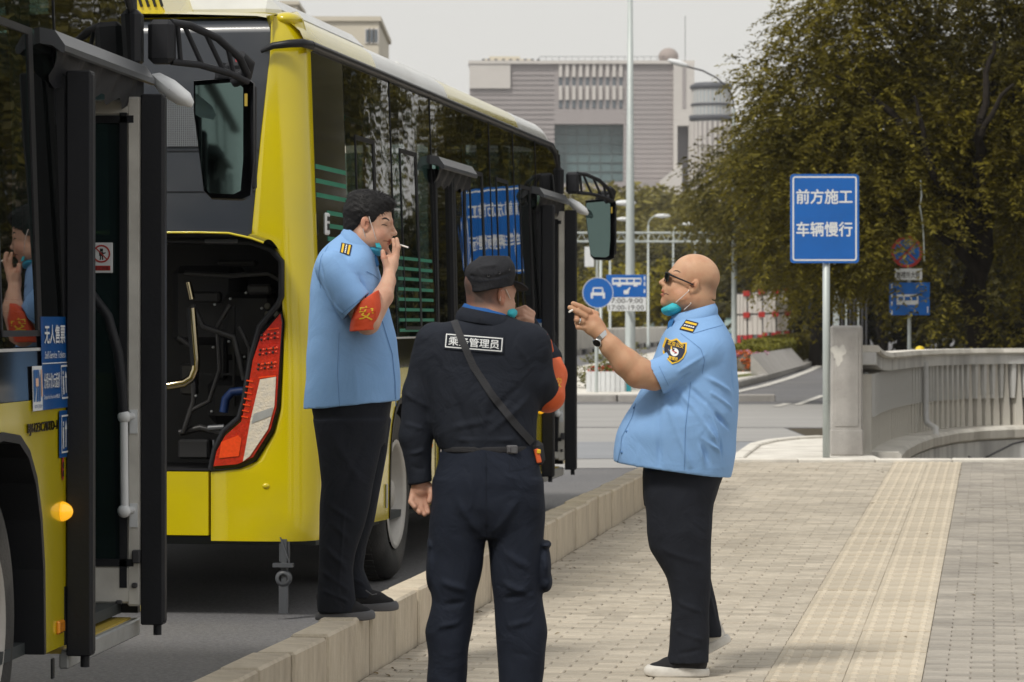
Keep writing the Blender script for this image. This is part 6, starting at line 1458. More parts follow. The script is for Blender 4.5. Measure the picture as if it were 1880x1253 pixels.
# ================================================================ people
def skin(name, c, c2): return mat(name, c, 0.52, scale=9, col2=c2, bump=0.14, bscale=220, sss=0.10, attr='tone', spec=0.35, rvar=.1, dirt=(c[0] * .92, c[1] * .68, c[2] * .66), dirt_amt=.55, dirt_scale=16)
M['skin_a'] = skin('skin_fair', (0.56, 0.335, 0.235), (0.63, 0.39, 0.28))
M['skin_b'] = skin('skin_ruddy', (0.47, 0.27, 0.19), (0.55, 0.32, 0.23))
M['skin_c'] = skin('skin_tan', (0.49, 0.275, 0.165), (0.57, 0.34, 0.21))
M['shirt_a'] = mat('shirt_blue', (0.20, 0.375, 0.67), 0.85, scale=3, col2=(0.235, 0.42, 0.73), bump=0.12, bscale=260, wrk=0.25, wscale=6)
M['shirt_dark_seam'] = mat('shirt_seam', (0.10, 0.22, 0.45), 0.85, scale=3)
M['shirt_inner'] = mat('shirt_inner', (0.03, 0.16, 0.42), 0.85, scale=3)
M['navy'] = mat('trouser_navy', (0.012, 0.014, 0.020), 0.85, scale=5, col2=(0.018, 0.021, 0.030), bump=0.1, bscale=220, spec=0.2, wrk=0.45, wscale=6)
M['uniform'] = mat('uniform_black', (0.013, 0.016, 0.024), 0.85, scale=5, col2=(0.019, 0.023, 0.034), bump=0.12, bscale=220, spec=0.2, wrk=0.5, wscale=7)
M['uniform_trousers'] = mat('uniform_trousers', (0.012, 0.016, 0.027), 0.85, scale=5, col2=(0.017, 0.022, 0.037), bump=0.12, bscale=220, spec=0.2, wrk=0.5, wscale=6)
M['cap'] = mat('cap_cloth', (0.022, 0.023, 0.028), 0.85, scale=8, col2=(0.035, 0.036, 0.042), bump=0.15, bscale=240, spec=0.2, wrk=.3, wscale=16)
M['hair'] = mat('hair_black', (0.008, 0.008, 0.009), 0.55, spec=0.25, scale=60, col2=(0.016, 0.015, 0.016), bump=0.3, bscale=200)
M['mask'] = mat('mask_blue', (0.02, 0.30, 0.52), 0.7, scale=12, col2=(0.06, 0.42, 0.62), bump=0.2, bscale=90)
M['mask_teal'] = mat('mask_teal', (0.02, 0.42, 0.52), 0.7, scale=12, col2=(0.05, 0.50, 0.60), bump=0.2, bscale=90)
M['strap'] = mat('white_elastic', (0.72, 0.66, 0.62), 0.7)
M['armband'] = mat('armband_red', (0.62, 0.055, 0.012), 0.6, scale=6, col2=(0.72, 0.08, 0.018), bump=0.15, bscale=120)
M['armband_orange'] = mat('armband_orange', (0.66, 0.10, 0.02), 0.6, scale=6, col2=(0.76, 0.14, 0.035), bump=0.15, bscale=120)
M['yellow_print'] = mat('yellow_print', (0.80, 0.50, 0.02), 0.5)
M['patch_navy'] = mat('patch_navy', (0.008, 0.013, 0.04), 0.7)
M['white_print'] = mat('white_print', (0.72, 0.74, 0.76), 0.6)
M['white_sole'] = mat('white_sole', (0.66, 0.64, 0.60), 0.6, dirt=(0.35, 0.32, 0.28), dirt_amt=0.5, dirt_scale=20)
M['grey_sole'] = mat('grey_sole', (0.10, 0.10, 0.11), 0.6)
M['shoe_knit'] = mat('shoe_knit', (0.014, 0.014, 0.017), 0.9, scale=60, bump=0.4, bscale=320)
M['cig'] = mat('cigarette_paper', (0.78, 0.76, 0.72), 0.8); M['cig_tip'] = mat('cigarette_filter', (0.62, 0.36, 0.14), 0.8)
M['steel'] = mat('steel', (0.62, 0.62, 0.62), 0.2, metal=1.0)
M['strap_web'] = mat('webbing', (0.018, 0.018, 0.022), 0.8, bump=0.3, bscale=300)

class PM:
    def __init__(s, px0, py0, sc): s.a, s.b, s.s = px0, py0, sc
    def __call__(s, px, py, y=0.0): return np.array([(px - s.a) / s.s, y, (s.b - py) / s.s])
    def row(s, py, l, r, yc, hy): return ((s.b - py) / s.s, (l - s.a) / s.s, (r - s.a) / s.s, yc, hy)

def finish(name, F_, m, parent, strokes=(), amp=0.0, freq=6.0, seed=1.0, sm=1, tone=None, label=None):
    v, q = F_.geo(sm); n = normals(v, q)
    if amp: v = wrinkle(v, n, amp, freq, seed)
    if strokes: v = folds(v, n, strokes)
    t = tone(v) if tone else None
    o = link_mesh(name, np_mesh(name, v, q, True, t), m, parent)
    if label: o['label'] = label
    return o, v, q

class Head:
    def __init__(s, c, pitch, yaw, sc):
        """yaw: facing angle in the ground plane measured from +x; pitch: up positive"""
        cp, sp = math.cos(pitch), math.sin(pitch); s.sc = sc
        s.f = np.array([math.cos(yaw) * cp, math.sin(yaw) * cp, sp]); s.u = np.array([-math.cos(yaw) * sp, -math.sin(yaw) * sp, cp])
        s.r = np.cross(s.f, s.u); s.M = np.column_stack([s.f, s.r, s.u]); s.c = np.array(c, float)
    def P(s, f, r, u): return s.c + (s.f * f + s.r * r + s.u * u) * s.sc
    def E(s, F_, p, rad, k=.01, mode='u', tilt=None):
        Mx = s.M
        if tilt is not None: Mx = s.M @ np.array(tilt)
        F_.ell(s.P(*p), np.array(rad) * s.sc, Mx, k * s.sc, mode)
    def C(s, F_, a, b, ra, rb, k=.01, mode='u'): F_.cone(s.P(*a), s.P(*b), ra * s.sc, rb * s.sc, k * s.sc, mode)
    def local(s, v): return ((v - s.c) @ s.M) / s.sc
    def sculpt(s, F_, fat=0.0, smile=0.0, eyes=True):
        s.E(F_, (-.008, 0, .045), (.101, .079, .090))
        s.E(F_, (.040, 0, -.020), (.060, .066, .085), .03)
        s.E(F_, (.02, 0, -.070), (.072 + fat * .3, .060 + fat, .045), .03)
        s.E(F_, (.074, 0, -.098), (.026, .027, .020 ), .02)            # chin
        for r in (-1, 1):
            s.E(F_, (.060, r * .036, -.036), (.030, .026 + fat * .3, .030), .016)   # cheek
            s.C(F_, (.092, r * .010, .026), (.078, r * .045, .024), .011, .011, .014)  # brow
            s.E(F_, (.10, r * .031, .006), (.012, .017, .0085), .008, 's')      # socket
            s.E(F_, (.083, r * .031, .006), (.0125, .016, .0105), .003)          # lid and eye
            s.E(F_, (.006, r * (.054 + fat * .8), -.058), (.045, .018 + fat * .5, .035), .025)  # jaw angle
        s.C(F_, (.092, 0, .018), (.117, 0, -.020), .0085, .0105, .010)    # nose
        s.E(F_, (.117, 0, -.024), (.0125, .0125, .0105), .006)
        for r in (-1, 1): s.E(F_, (.106, r * .0125, -.028), (.0125, .0085, .0085), .004)
        s.E(F_, (.093, 0, -.045), (.016, .026, .016), .014)
        s.E(F_, (.1015, 0, -.0555), (.0105, .0235, .0058), .004)
        s.E(F_, (.0990, 0, -.0690), (.0105, .0200, .0068), .005)
        s.E(F_, (.110, 0, -.0620), (.012, .0260 + smile, .0017), .003, 's')
        for r in (-1, 1):
            s.ear(F_, r, fat)
    def ear(s, F_, r, fat=0.0):
        t = R(14); T = np.array([[math.cos(t), 0, -math.sin(t)], [0, 1, 0], [math.sin(t), 0, math.cos(t)]])
        y = r * (.079 + fat * .25)
        s.E(F_, (-.010, y, -.002), (.019, .0075, .031), .005, 'u', T)
        s.E(F_, (-.006, y + r * .007, .000), (.0115, .0055, .020), .003, 's', T)
        s.E(F_, (.003, y + r * .001, -.006), (.006, .005, .008), .003)
        s.E(F_, (-.004, y - r * .002, -.028), (.009, .007, .009), .005)
        s.E(F_, (-.013, y + r * .0055, .004), (.005, .0035, .016), .003, 'u', T)

def neck_and_core(F_, H, base, rn, rb):
    F_.cone(H.P(-.030, 0, -.035), base, rn, rb, .03)

def collar(name, m, parent, c1, a1, b1, c2, a2, b2, gap=0.35, n=44, th=.004, dip=0.0, start=0.0):
    """upright band between two ellipses: centre, half-axis a (points to the opening), half-axis b"""
    g = MB(); rows_ = []
    c1, a1, b1, c2, a2, b2 = [np.array(x, float) for x in (c1, a1, b1, c2, a2, b2)]
    for j in range(7):
        t = j / 6; bulge = .007 * math.sin(t * math.pi); row = []
        for i in range(n + 1):
            w = gap + (2 * math.pi - 2 * gap) * i / n; e = abs(math.cos(w / 2)) ** 12
            p = (c1 + a1 * math.cos(w) + b1 * math.sin(w)) * (1 - t) + (c2 + a2 * math.cos(w) + b2 * math.sin(w)) * t
            d_ = (a2 * math.cos(w) + b2 * math.sin(w)); d_ = d_ / np.linalg.norm(d_)
            row.append(p + d_ * bulge + np.array([0, 0, -dip * e * t]))
        rows_.append(row)
    inner = [[p - (np.array(a2 * 0) + (p - (c1 if j < 3 else c2)) / np.linalg.norm(p - c2) * th) for p in row] for j, row in enumerate(rows_)]
    g.grid([[tuple(p) for p in r_] for r_ in rows_]); g.grid([[tuple(p) for p in r_] for r_ in inner[::-1]])
    g.grid([[tuple(p) for p in rows_[-1]], [tuple(p) for p in inner[-1]]]); g.grid([[tuple(p) for p in inner[0]], [tuple(p) for p in rows_[0]]])
    for e in (0, n): g.grid([[tuple(r_[e]) for r_ in rows_], [tuple(r_[e]) for r_ in inner]])
    return part(name, g, m, parent)

def shoe(parent, heel, toe, y, up, sole_m, L=None, stripe=None, roll=0.0, th=.026):
    """heel and toe: ground contact points (x, z)"""
    hx, hz = heel; tx, tz = toe; L = L or math.hypot(tx - hx, tz - hz); dx = np.array([tx - hx, tz - hz]) / math.hypot(tx - hx, tz - hz)
    F_ = Field((-.03, -.07, -.01), (L + .03, .07, .14), .0035)
    F_.cone((.045, 0, .060), (.04, 0, .095), .036, .040, .02); F_.cone((.045, 0, .052), (L * .62, 0, .044), .036, .036, .02)
    F_.cone((L * .55, .0, .040), (L - .045, 0, .028), .040, .030, .02); F_.cone((.07, 0, .085), (L * .5, 0, .055), .034, .026, .02)
    F_.half((0, 0, .016), (0, 0, -1)); F_.half((0, 0, .115), (0, 0, 1))
    v, q = F_.geo(1)
    S = Field((-.03, -.07, -.012), (L + .03, .07, .06), .0035)
    S.ell((L * .24, 0, th * .5), (L * .255, .038, .05), k=.02); S.ell((L * .68, 0, th * .5), (L * .33, .046, .05), k=.03); S.ell((L * .45, 0, th * .5), (L * .4, .036, .05), k=.03)
    x_top = th + .0
    S.half((0, 0, 0), (0, 0, -1)); S.half((0, 0, x_top), (-.06, 0, 1)); 
    v2, q2 = S.geo(1); v2[:, 2] += np.maximum(0, (v2[:, 0] - L * .8)) ** 2 * 2.2
    def tr(v):
        o = np.zeros_like(v); yy = v[:, 1]; zz = v[:, 2]
        o[:, 0] = hx + dx[0] * v[:, 0] - dx[1] * zz * np.sign(dx[0]); o[:, 2] = hz + dx[1] * v[:, 0] + abs(dx[0]) * zz; o[:, 1] = y + yy; return o
    fl = dx[0] < 0
    sh = bpy.data.objects.new('shoe', None); COL.objects.link(sh); sh.parent = parent
    link_mesh('upper', np_mesh('upper', tr(v), q[:, ::-1] if fl else q), up, sh); link_mesh('sole', np_mesh('sole', tr(v2), q2[:, ::-1] if fl else q2), sole_m, sh)
    if stripe:
        g = MB()
        for k in range(3):
            x = L * .42 + k * .014; g.grid([[tuple(p) for p in tr(np.array([[x, -.043, .032], [x - .012, -.041, .05], [x - .026, -.036, .068]]))], [tuple(p) for p in tr(np.array([[x + .006, -.0435, .032], [x - .006, -.0415, .05], [x - .020, -.0365, .068]]))]])
        part('side_stripe', g, stripe, sh)
    return sh

def strap_line(parent, pts, r=.0017, name='ear_loop'):
    g = MB(); g.tube([tuple(p) for p in pts], r, 6); return part(name, g, M['strap'], parent)

def brow_decal(parent, bvh, H, pts, wid, m, name, cam_y=-1, off=.0015):
    """a tapering stroke laid on the face; pts in head coords (f,u)"""
    vs, n = [], len(pts)
    for i, (f, u) in enumerate(pts):
        w = wid * math.sin(math.pi * (i + .6) / (n + .2)) + .0004
        for s_ in (-1, 1): vs.append((f, u + s_ * w))
    fs = [(2 * i, 2 * i + 2, 2 * i + 3, 2 * i + 1) for i in range(n - 1)]
    return decal(bvh, vs, fs, lambda f, u: tuple(H.P(f, 0, u) + np.array([0, cam_y, 0])), (0, -cam_y, 0), off, name, m, parent)

def epaulette(parent, bvh, quad, y_from=-1.0, dirv=(0, 1, 0)):
    """quad: four (x, z) corners; navy patch with two yellow bars and a white centre line"""
    cast = lambda a, b: (a, y_from, b)
    vs, fs = grid_poly([(*p, 0) for p in quad], 8, 8); o = decal(bvh, [(v[0], v[1]) for v in vs], fs, cast, dirv, .005, 'epaulette', M['patch_navy'], parent)
    q = [np.array(p) for p in quad]
    def sub(u0, u1, v0, v1): 
        f = lambda u, v: (q[0] * (1 - u) + q[1] * u) * (1 - v) + (q[3] * (1 - u) + q[2] * u) * v
        return [(*f(u0, v0), 0), (*f(u1, v0), 0), (*f(u1, v1), 0), (*f(u0, v1), 0)]
    for (u0, u1) in ((.12, .30), (.70, .88)):
        vs, fs = grid_poly(sub(u0, u1, .06, .94), 2, 8); decal(bvh, [(v[0], v[1]) for v in vs], fs, cast, dirv, .0068, 'gold_bar', M['yellow_print'], o)
    for k in range(5):
        vs, fs = grid_poly(sub(.44, .56, .10 + k * .165, .10 + k * .165 + .12), 1, 1); decal(bvh, [(v[0], v[1]) for v in vs], fs, cast, dirv, .0068, 'white_mark', M['white_print'], o)
    return o

def decal_text(parent, bvh, body, org, ux, uz, w, h, y_from, dirv, off, m, name, bold=0):
    vs, fs, tw, th = text_polys(body, 1.0, 0)
    vs2, fs2 = [], []
    sh = [(0, 0)] if not bold else [(0, 0), (bold, 0), (0, bold), (-bold, 0)]
    for i, (a, b) in enumerate(sh):
        base_ = len(vs2)
        vs2 += [(org[0] + ux[0] * (x / tw * w + a) + uz[0] * (y / th * h + b), org[1] + ux[1] * (x / tw * w + a) + uz[1] * (y / th * h + b), i) for x, y in vs]; fs2 += [tuple(k + base_ for k in f) for f in fs]
    out = []; dv = Vector(dirv); last = None
    for x, z, i in vs2:
        hit = bvh.ray_cast(Vector((x, y_from, z)), dv)
        if hit[0] is not None: last = hit[0]
        p = (hit[0] if hit[0] is not None else Vector((x, last.y if last else y_from, z))) - dv * (off + i * .0003); out.append(tuple(p))
    me = bpy.data.meshes.new(name); me.from_pydata(out, [], fs2); me.update(); return link_mesh(name, me, m, parent)

# ---------------------------------------------------------------- person on the kerb, smoking
d = 13.62; sA = F / d; A = PM(640, 1135, sA); pA0 = W(640, 1135, d)
pa = thing('person', 'man in light blue shirt with red armband smoking on the kerb, facing right in profile', 'person', pA0)
def tA(px, py, y=0.0): return A(px, py, y)
H = Head(A(676, 412, 0), R(-8), R(0), .985)
Fd = Field(A(540, 780, -.34), A(770, 330, .32), .0034)
H.sculpt(Fd, fat=.006, smile=.004)
neck_and_core(Fd, H, A(650, 470), .056, .056)
Fd.cone(A(640, 520), A(640, 620), .09, .12, .04); Fd.cone(A(630, 505, -.11), A(630, 505, .11), .055, .055, .04)
Fd.cone(A(622, 510, -.165), A(678, 590, -.245), .046, .050, .03); Fd.cone(A(680, 592, -.248), A(706, 545, -.175), .051, .042, .02)
Fd.cone(A(706, 545, -.17), A(715, 517, -.105), .042, .030, .015); Fd.cone(A(715, 517, -.105), A(716, 501, -.075), .030, .025, .01)
Fd.cone(A(615, 510, .15), A(625, 600, .215), .045, .045, .03); Fd.cone(A(625, 600, .215), A(650, 690, .20), .045, .032, .02)
Fd.ell(A(718, 487, -.058), (.033, .017, .036), k=.014); Fd.cone(A(716, 500, -.07), A(727, 472, -.048), .022, .017, .01); Fd.cone(A(716, 498, -.065), A(713, 474, -.035), .02, .014, .012)
for pts, rr in (([(728, 472, -.052), (732, 455, -.052), (729, 440, -.045)], (.0115, .0105, .0088)), ([(724, 470, -.035), (725, 453, -.034), (722.5, 441, -.026)], (.0110, .0100, .0085)),
                ([(721, 474, -.020), (714, 466, -.012), (712, 459, -.002)], (.0105, .0095, .008)), ([(718, 480, -.008), (712, 473, .002), (711, 466, .010)], (.0095, .0085, .0075)),
                ([(712, 492, -.078), (706, 475, -.078), (704, 463, -.070)], (.0145, .0125, .0100))):
    Fd.chain([A(*p) for p in pts], rr, .007)
def toneA(v):
    L = H.local(v); t = np.ones((len(v), 3))
    hd = (L[:, 2] > -.14) & (np.abs(L[:, 1]) < .12) & (L[:, 0] > -.14) & (L[:, 0] < .14)
    lips = hd & (L[:, 0] > .088) & (L[:, 2] < -.050) & (L[:, 2] > -.077) & (np.abs(L[:, 1]) < .026); t[lips] = (.80, .50, .50)
    ch = np.exp(-(((L[:, 0] - .06) / .03) ** 2 + ((L[:, 2] + .035) / .028) ** 2)) * hd; t *= 1 - ch[:, None] * np.array([0, .13, .13])
    er = hd & (np.abs(L[:, 1]) > .083); t[er] *= (1, .82, .78)
    ein = hd & (np.abs(L[:, 1]) > .078) & ((L[:, 0] + .002) ** 2 + (L[:, 2] - .002) ** 2 < .009 ** 2) & (np.abs(L[:, 1]) < .087); t[ein] = (.45, .28, .24)
    sb = np.clip(1 - np.abs(L[:, 0] + .0) / .035, 0, 1) * np.clip((L[:, 2] + .045) / .04, 0, 1) * hd * (np.abs(L[:, 1]) > .055); 
    fade = np.clip((-.030 - L[:, 0]) / .03, 0, 1) * np.clip((L[:, 2] + .110) / .055, 0, 1) * hd * (np.abs(L[:, 1]) < .08); t *= (1 - .80 * fade)[:, None]
    return t
o, v, q = finish('body', Fd, M['skin_a'], pa, sm=1, tone=toneA); bA = bvh_of(v, q)
# eye line and brow
brow_decal(pa, bA, H, [(.058, .028), (.066, .0335), (.075, .0345), (.084, .031), (.090, .026)], .0032, M['hair'], 'eyebrow')
brow_decal(pa, bA, H, [(.060, .003), (.067, .0058), (.076, .0055), (.085, .0030)], .0015, M['hair'], 'eyelid_line')
brow_decal(pa, bA, H, [(.075, -.0640), (.082, -.0625), (.090, -.0618), (.100, -.0618)], .0013, mat('lip_line', (.16, .05, .04), .6), 'lip_line')
# hair
Fh = Field(A(620, 440, -.12), A(750, 325, .12), .003)
H.E(Fh, (-.011, 0, .048), (.1055, .0845, .094)); H.E(Fh, (.045, 0, .103), (.060, .058, .030), .03); H.E(Fh, (-.03, 0, .112), (.07, .06, .028), .03)
H.E(Fh, (-.060, 0, -.015), (.046, .062, .050), .02)
def cutplane(F_, p, n): F_.half(H.P(*p), H.f * n[0] + H.u * n[1] + H.r * n[2])
Fc = Field(A(620, 440, -.12), A(750, 325, .12), .003); Fc.d[:] = -1.0
X = (Fc.ax[0][:, None, None] - H.c[0]); Y = (Fc.ax[1][None, :, None] - H.c[1]); Z = (Fc.ax[2][None, None, :] - H.c[2])
lf = (X * H.f[0] + Y * H.f[1] + Z * H.f[2]) / H.sc; lu = (X * H.u[0] + Y * H.u[1] + Z * H.u[2]) / H.sc; lr = (X * H.r[0] + Y * H.r[1] + Z * H.r[2]) / H.sc
hl = np.interp(lf, [-.12, -.08, -.045, -.030, -.012, .004, .010, .022, .040, .075, .085, .11], [-.045, -.046, -.030, .004, .034, .030, -.010, -.006, .040, .058, .070, .076])
hl = np.where(np.abs(lr) < .055, np.interp(lf, [-.12, -.06, -.02, .06, .09, .12], [-.05, -.045, 0, .06, .068, .076]), hl)
jag = .004 * np.sin(lf * 420 + lr * 90) * np.sin(lr * 310)
Fh.d = np.maximum(Fh.d, ((hl + jag - lu) * .7 * H.sc).astype(np.float32))
v, q = Fh.geo(1); n = normals(v, q); v = wrinkle(v, n, .0013, 30, 3.0); hair = link_mesh('hair', np_mesh('hair', v, q), M['hair'], pa)
rs = np.random.RandomState(4); ii = rs.choice(len(v), 5200); L = H.local(v[ii]); keep = L[:, 2] > -.035; ii = ii[keep]; L = L[keep]; n2 = normals(v, q)[ii]
dirn = n2 * .55 + H.f * (.55 + .3 * rs.rand(len(ii)))[:, None] * (L[:, 2] > .05)[:, None] - H.u * (.5 * (L[:, 2] <= .06))[:, None] + rs.normal(0, .22, (len(ii), 3)); dirn /= np.linalg.norm(dirn, axis=1)[:, None]
ln = (.007 + .010 * rs.rand(len(ii)) * (L[:, 2] > .04))[:, None]; w = np.cross(dirn, rs.normal(size=(len(ii), 3))); w /= np.linalg.norm(w, axis=1)[:, None]; p = v[ii] - n2 * .002
V = np.stack([p - w * .0009, p + w * .0009, p + dirn * ln], 1).reshape(-1, 3); o = link_mesh('hair_strands', np_mesh('hair_strands', V, np.arange(len(V)).reshape(-1, 3), False), M['hair'], hair); o['kind'] = 'stuff'
# shirt
Ft = Field(A(545, 765, -.33), A(750, 415, .33), .0042)
rows_ = [(426, 632, 668, 0, .045), (438, 616, 678, 0, .070), (450, 601, 684, 0, .098), (463, 587, 689, 0, .135), (476, 581, 692, 0, .170), (494, 575, 695, 0, .190), (532, 570, 704, 0, .190), (578, 567, 718, 0, .182), (623, 566, 728, 0, .184), (669, 563, 734, 0, .190), (700, 562, 736, 0, .196), (730, 559, 734, 0, .198), (762, 557, 730, 0, .20)]
Ft.loft([A.row(*r_) for r_ in rows_], .02, n=2.3)
def sleeve(Fb, a, b, ra, rb, cutp, cutn, lo, hi, vox, inner=.006, k=.03, bend=None):
    S = Field(lo, hi, vox); S.cone(a, b, ra, rb, .02)
    if bend is not None: S.cone(b, bend[0], rb, bend[1], .02)
    S.half(cutp, cutn); cn = np.array(cutn, float); cn /= np.linalg.norm(cn)
    I = Field(lo, hi, vox); I.cone(a, b, ra - inner, rb - inner, .02)
    if bend is not None: I.cone(b, bend[0], rb - inner, bend[1] - inner, .02)
    I.half(np.array(cutp) - cn * .045, -cn); S.d = np.maximum(S.d, -I.d)
    h = np.clip(.5 + .5 * (Fb.d - S.d) / k, 0, 1); Fb.d = Fb.d * (1 - h) + S.d * h - k * h * (1 - h)
lo, hi = A(545, 765, -.33), A(750, 415, .33)
sleeve(Ft, A(612, 492, -.145), A(654, 558, -.225), .070, .073, A(661, 562, -.21), (.72, 0, -.69), lo, hi, .0042, k=.008, bend=(A(674, 590, -.245), .076))
sleeve(Ft, A(613, 492, .145), A(622, 590, .205), .080, .070, A(622, 590, .2), (.1, 0, -1), lo, hi, .0042, bend=(A(624, 610, .205), .068))
Ft.half(A(640, 743.5), (.095, 0, -1))
I = Field(lo, hi, .0042); I.loft([A.row(r_[0], r_[1] + 7, r_[2] - 7, 0, r_[4] - .016) for r_ in rows_], .02, n=2.3); I.half(A(640, 728), (0, 0, 1)); Ft.d = np.maximum(Ft.d, -I.d)
def st(M_, *a): return [(M_(*p0), M_(*p1), w, h) for p0, p1, w, h in a]
strk = st(A, ((590, 560, -.19), (575, 640, -.2), .012, .008), ((600, 570, -.2), (590, 700, -.21), .014, .007), ((640, 600, -.2), (600, 720, -.2), .016, -.007), ((690, 620, -.2), (700, 730, -.2), .016, .007),
          ((650, 610, -.21), (660, 730, -.21), .014, .006), ((583, 650, -.2), (600, 700, -.2), .008, -.006), ((600, 500, -.2), (640, 540, -.25), .010, -.006), ((620, 480, -.2), (662, 540, -.25), .010, .006), ((592, 520, -.2), (618, 560, -.22), .011, .009),
          ((700, 600, -.16), (728, 690, -.16), .012, -.006), ((640, 470, -.16), (690, 560, -.18), .009, -.005), ((575, 560, -.2), (572, 720, -.18), .012, .005), ((610, 640, -.21), (640, 700, -.21), .010, .005), ((670, 620, -.2), (650, 680, -.21), .011, -.006),
          ((604, 545, -.22), (640, 580, -.29), .007, .005), ((590, 470, -.2), (600, 520, -.22), .007, -.0045))
strk = [(a, b, w * .85, h * 1.5) for a, b, w, h in strk] + st(A, ((628, 600, -.2), (618, 560, -.2), .010, -.012), ((640, 590, -.21), (612, 640, -.2), .012, -.010))
shirt, v, q = finish('shirt', Ft, M['shirt_a'], pa, strk, .0028, 5.0, 2.0, 4); bS = bvh_of(v, q)
mid = lambda a, b: (np.array(a) + np.array(b)) / 2
B1, F1, B2, F2 = A(635, 417), A(686, 450), A(623, 439), A(692, 474)
cA = collar('collar', M['shirt_a'], pa, mid(B1, F1), (F1 - B1) / 2, (0, .068, 0), mid(B2, F2), (F2 - B2) / 2, (0, .098, 0), .30, dip=.02)
F3 = A(696, 480); g = MB(); g.grid([[tuple(p) for p in (A(689, 462, -.03), A(694, 476, -.035), A(697, 486, -.03))], [tuple(p) for p in (A(683, 470, -.06), A(688, 482, -.06), A(693, 492, -.05))]]); part('collar_stand', g, M['shirt_inner'], pa)
def xz(M_, *pts): return [(float(M_(*p)[0]), float(M_(*p)[2])) for p in pts]
epaulette(pa, bS, xz(A, (629, 446.5), (649, 451), (646, 471), (627, 465)))
# shoulder seam, pocket, placket
def seam(parent, bvh, pts, w, m, name='seam', y_from=-1.0, off=.0022, dirv=(0, 1, 0)):
    P_ = [np.array(p) for p in pts]; vs = []
    n = 14; L_ = len(P_) - 1; Q = []
    for i in range(n * L_ + 1): k = min(L_ - 1, i // n); t = (i - k * n) / n; Q.append(P_[k] * (1 - t) + P_[k + 1] * t)
    for i, p in enumerate(Q):
        d_ = Q[min(i + 1, len(Q) - 1)] - Q[max(i - 1, 0)]; d_ = d_ / (np.linalg.norm(d_) + 1e-9); nn = np.array([-d_[1], d_[0]]) * w / 2; vs += [tuple(p - nn), tuple(p + nn)]
    fs = [(2 * i, 2 * i + 2, 2 * i + 3, 2 * i + 1) for i in range(len(Q) - 1)]
    return decal(bvh, vs, fs, lambda a, b: (a, y_from, b), dirv, off, name, m, parent)
seam(shirt, bS, xz(A, (604, 452), (594, 475), (590, 505), (592, 530)), .0022, M['shirt_dark_seam'])
seam(shirt, bS, xz(A, (633, 578), (648, 566), (672, 548)), .002, M['shirt_dark_seam'])
seam(shirt, bS, xz(A, (627, 610), (624, 680), (628, 744)), .0018, M['shirt_dark_seam'])
seam(shirt, bS, xz(A, (704, 590), (722, 650), (727, 700), (728, 745)), .004, M['shirt_dark_seam'])
seam(shirt, bS, xz(A, (676, 500), (688, 506), (697, 514)), .004, M['shirt_dark_seam'], 'pocket_flap')
# armband
Fb = Field(A(635, 630, -.33), A(715, 525, -.12), .003)
Fb.loft([A.row(534, 677, 700, -.235, .048), A.row(545, 668, 702, -.238, .060), A.row(565, 656, 704, -.245, .064), A.row(590, 649, 700, -.248, .064), A.row(611, 647, 693, -.248, .060)], .01, n=2.2)
Fb.half(A(670, 607), (.07, 0, -1)); Fb.half(A(682, 545), (-.55, 0, .83))
band, v, q = finish('armband', Fb, M['armband'], pa, st(A, ((652, 590, -.3), (695, 570, -.3), .008, .004), ((660, 600, -.3), (690, 590, -.3), .007, -.004), ((690, 548, -.3), (700, 600, -.29), .006, .003)), .0015, 9, 5, 1)
bB = bvh_of(v, q); a_ = xz(A, (665, 587))[0]; th_ = R(4)
decal_text(band, bB, '安', a_, (math.cos(th_), -math.sin(th_)), (math.sin(th_), math.cos(th_)), .058, .058, -1, (0, 1, 0), .0015, M['yellow_print'], 'armband_lettering', .0007)
# mask under the chin, ear loops, cigarette
Fm = Field(A(655, 485, -.10), A(712, 435, .10), .0028)
Fm.ell(A(686, 458), (.036, .062, .024), k=.01, rot=Matrix.Rotation(R(28), 3, 'Y')); Fm.cone(A(676, 452, -.045), A(695, 462, -.03), .016, .018, .012)
Fm.cone(A(676, 452, .045), A(695, 462, .03), .016, .018, .012); Fm.half(A(684, 448), (-.25, 0, 1.0))
mk, v, q = finish('face_mask', Fm, M['mask'], pa, st(A, ((674, 455, -.07), (698, 462, -.05), .004, .003), ((674, 462, -.07), (696, 470, -.05), .004, .003)), .001, 16, 2, 1)
g = MB(); g.grid([[tuple(A(*p)) for p in ((689, 441, -.070), (692, 455, -.073))], [tuple(A(*p)) for p in ((695, 441, -.064), (702, 456, -.058))]]); part('mask_pleat', g, M['mask_teal'], mk)
strap_line(pa, [A(679, 399, -.088), A(682, 409, -.090), A(687, 424, -.086), A(692, 442, -.072)]); strap_line(pa, [A(668, 421, -.086), A(671, 432, -.084), A(674.5, 446, -.068)])
ca = thing('cigarette', 'lit cigarette between the lips and fingers of the man on the kerb', 'cigarette', Vector(A(717, 444.5, -.012)) + pA0); c0 = A(717, 444.5, -.012)
dv = A(750, 455.3, -.028) - c0; g = MB(); g.tube([(0, 0, 0), tuple(dv * .28)], .004, 10); part('filter', g, M['cig_tip'], ca); g = MB(); g.tube([tuple(dv * .28), tuple(dv)], .0039, 10); part('paper', g, M['cig'], ca); g = MB(); g.tube([tuple(dv), tuple(dv * 1.03)], .0036, 10); part('ash', g, M['grey_sole'], ca)
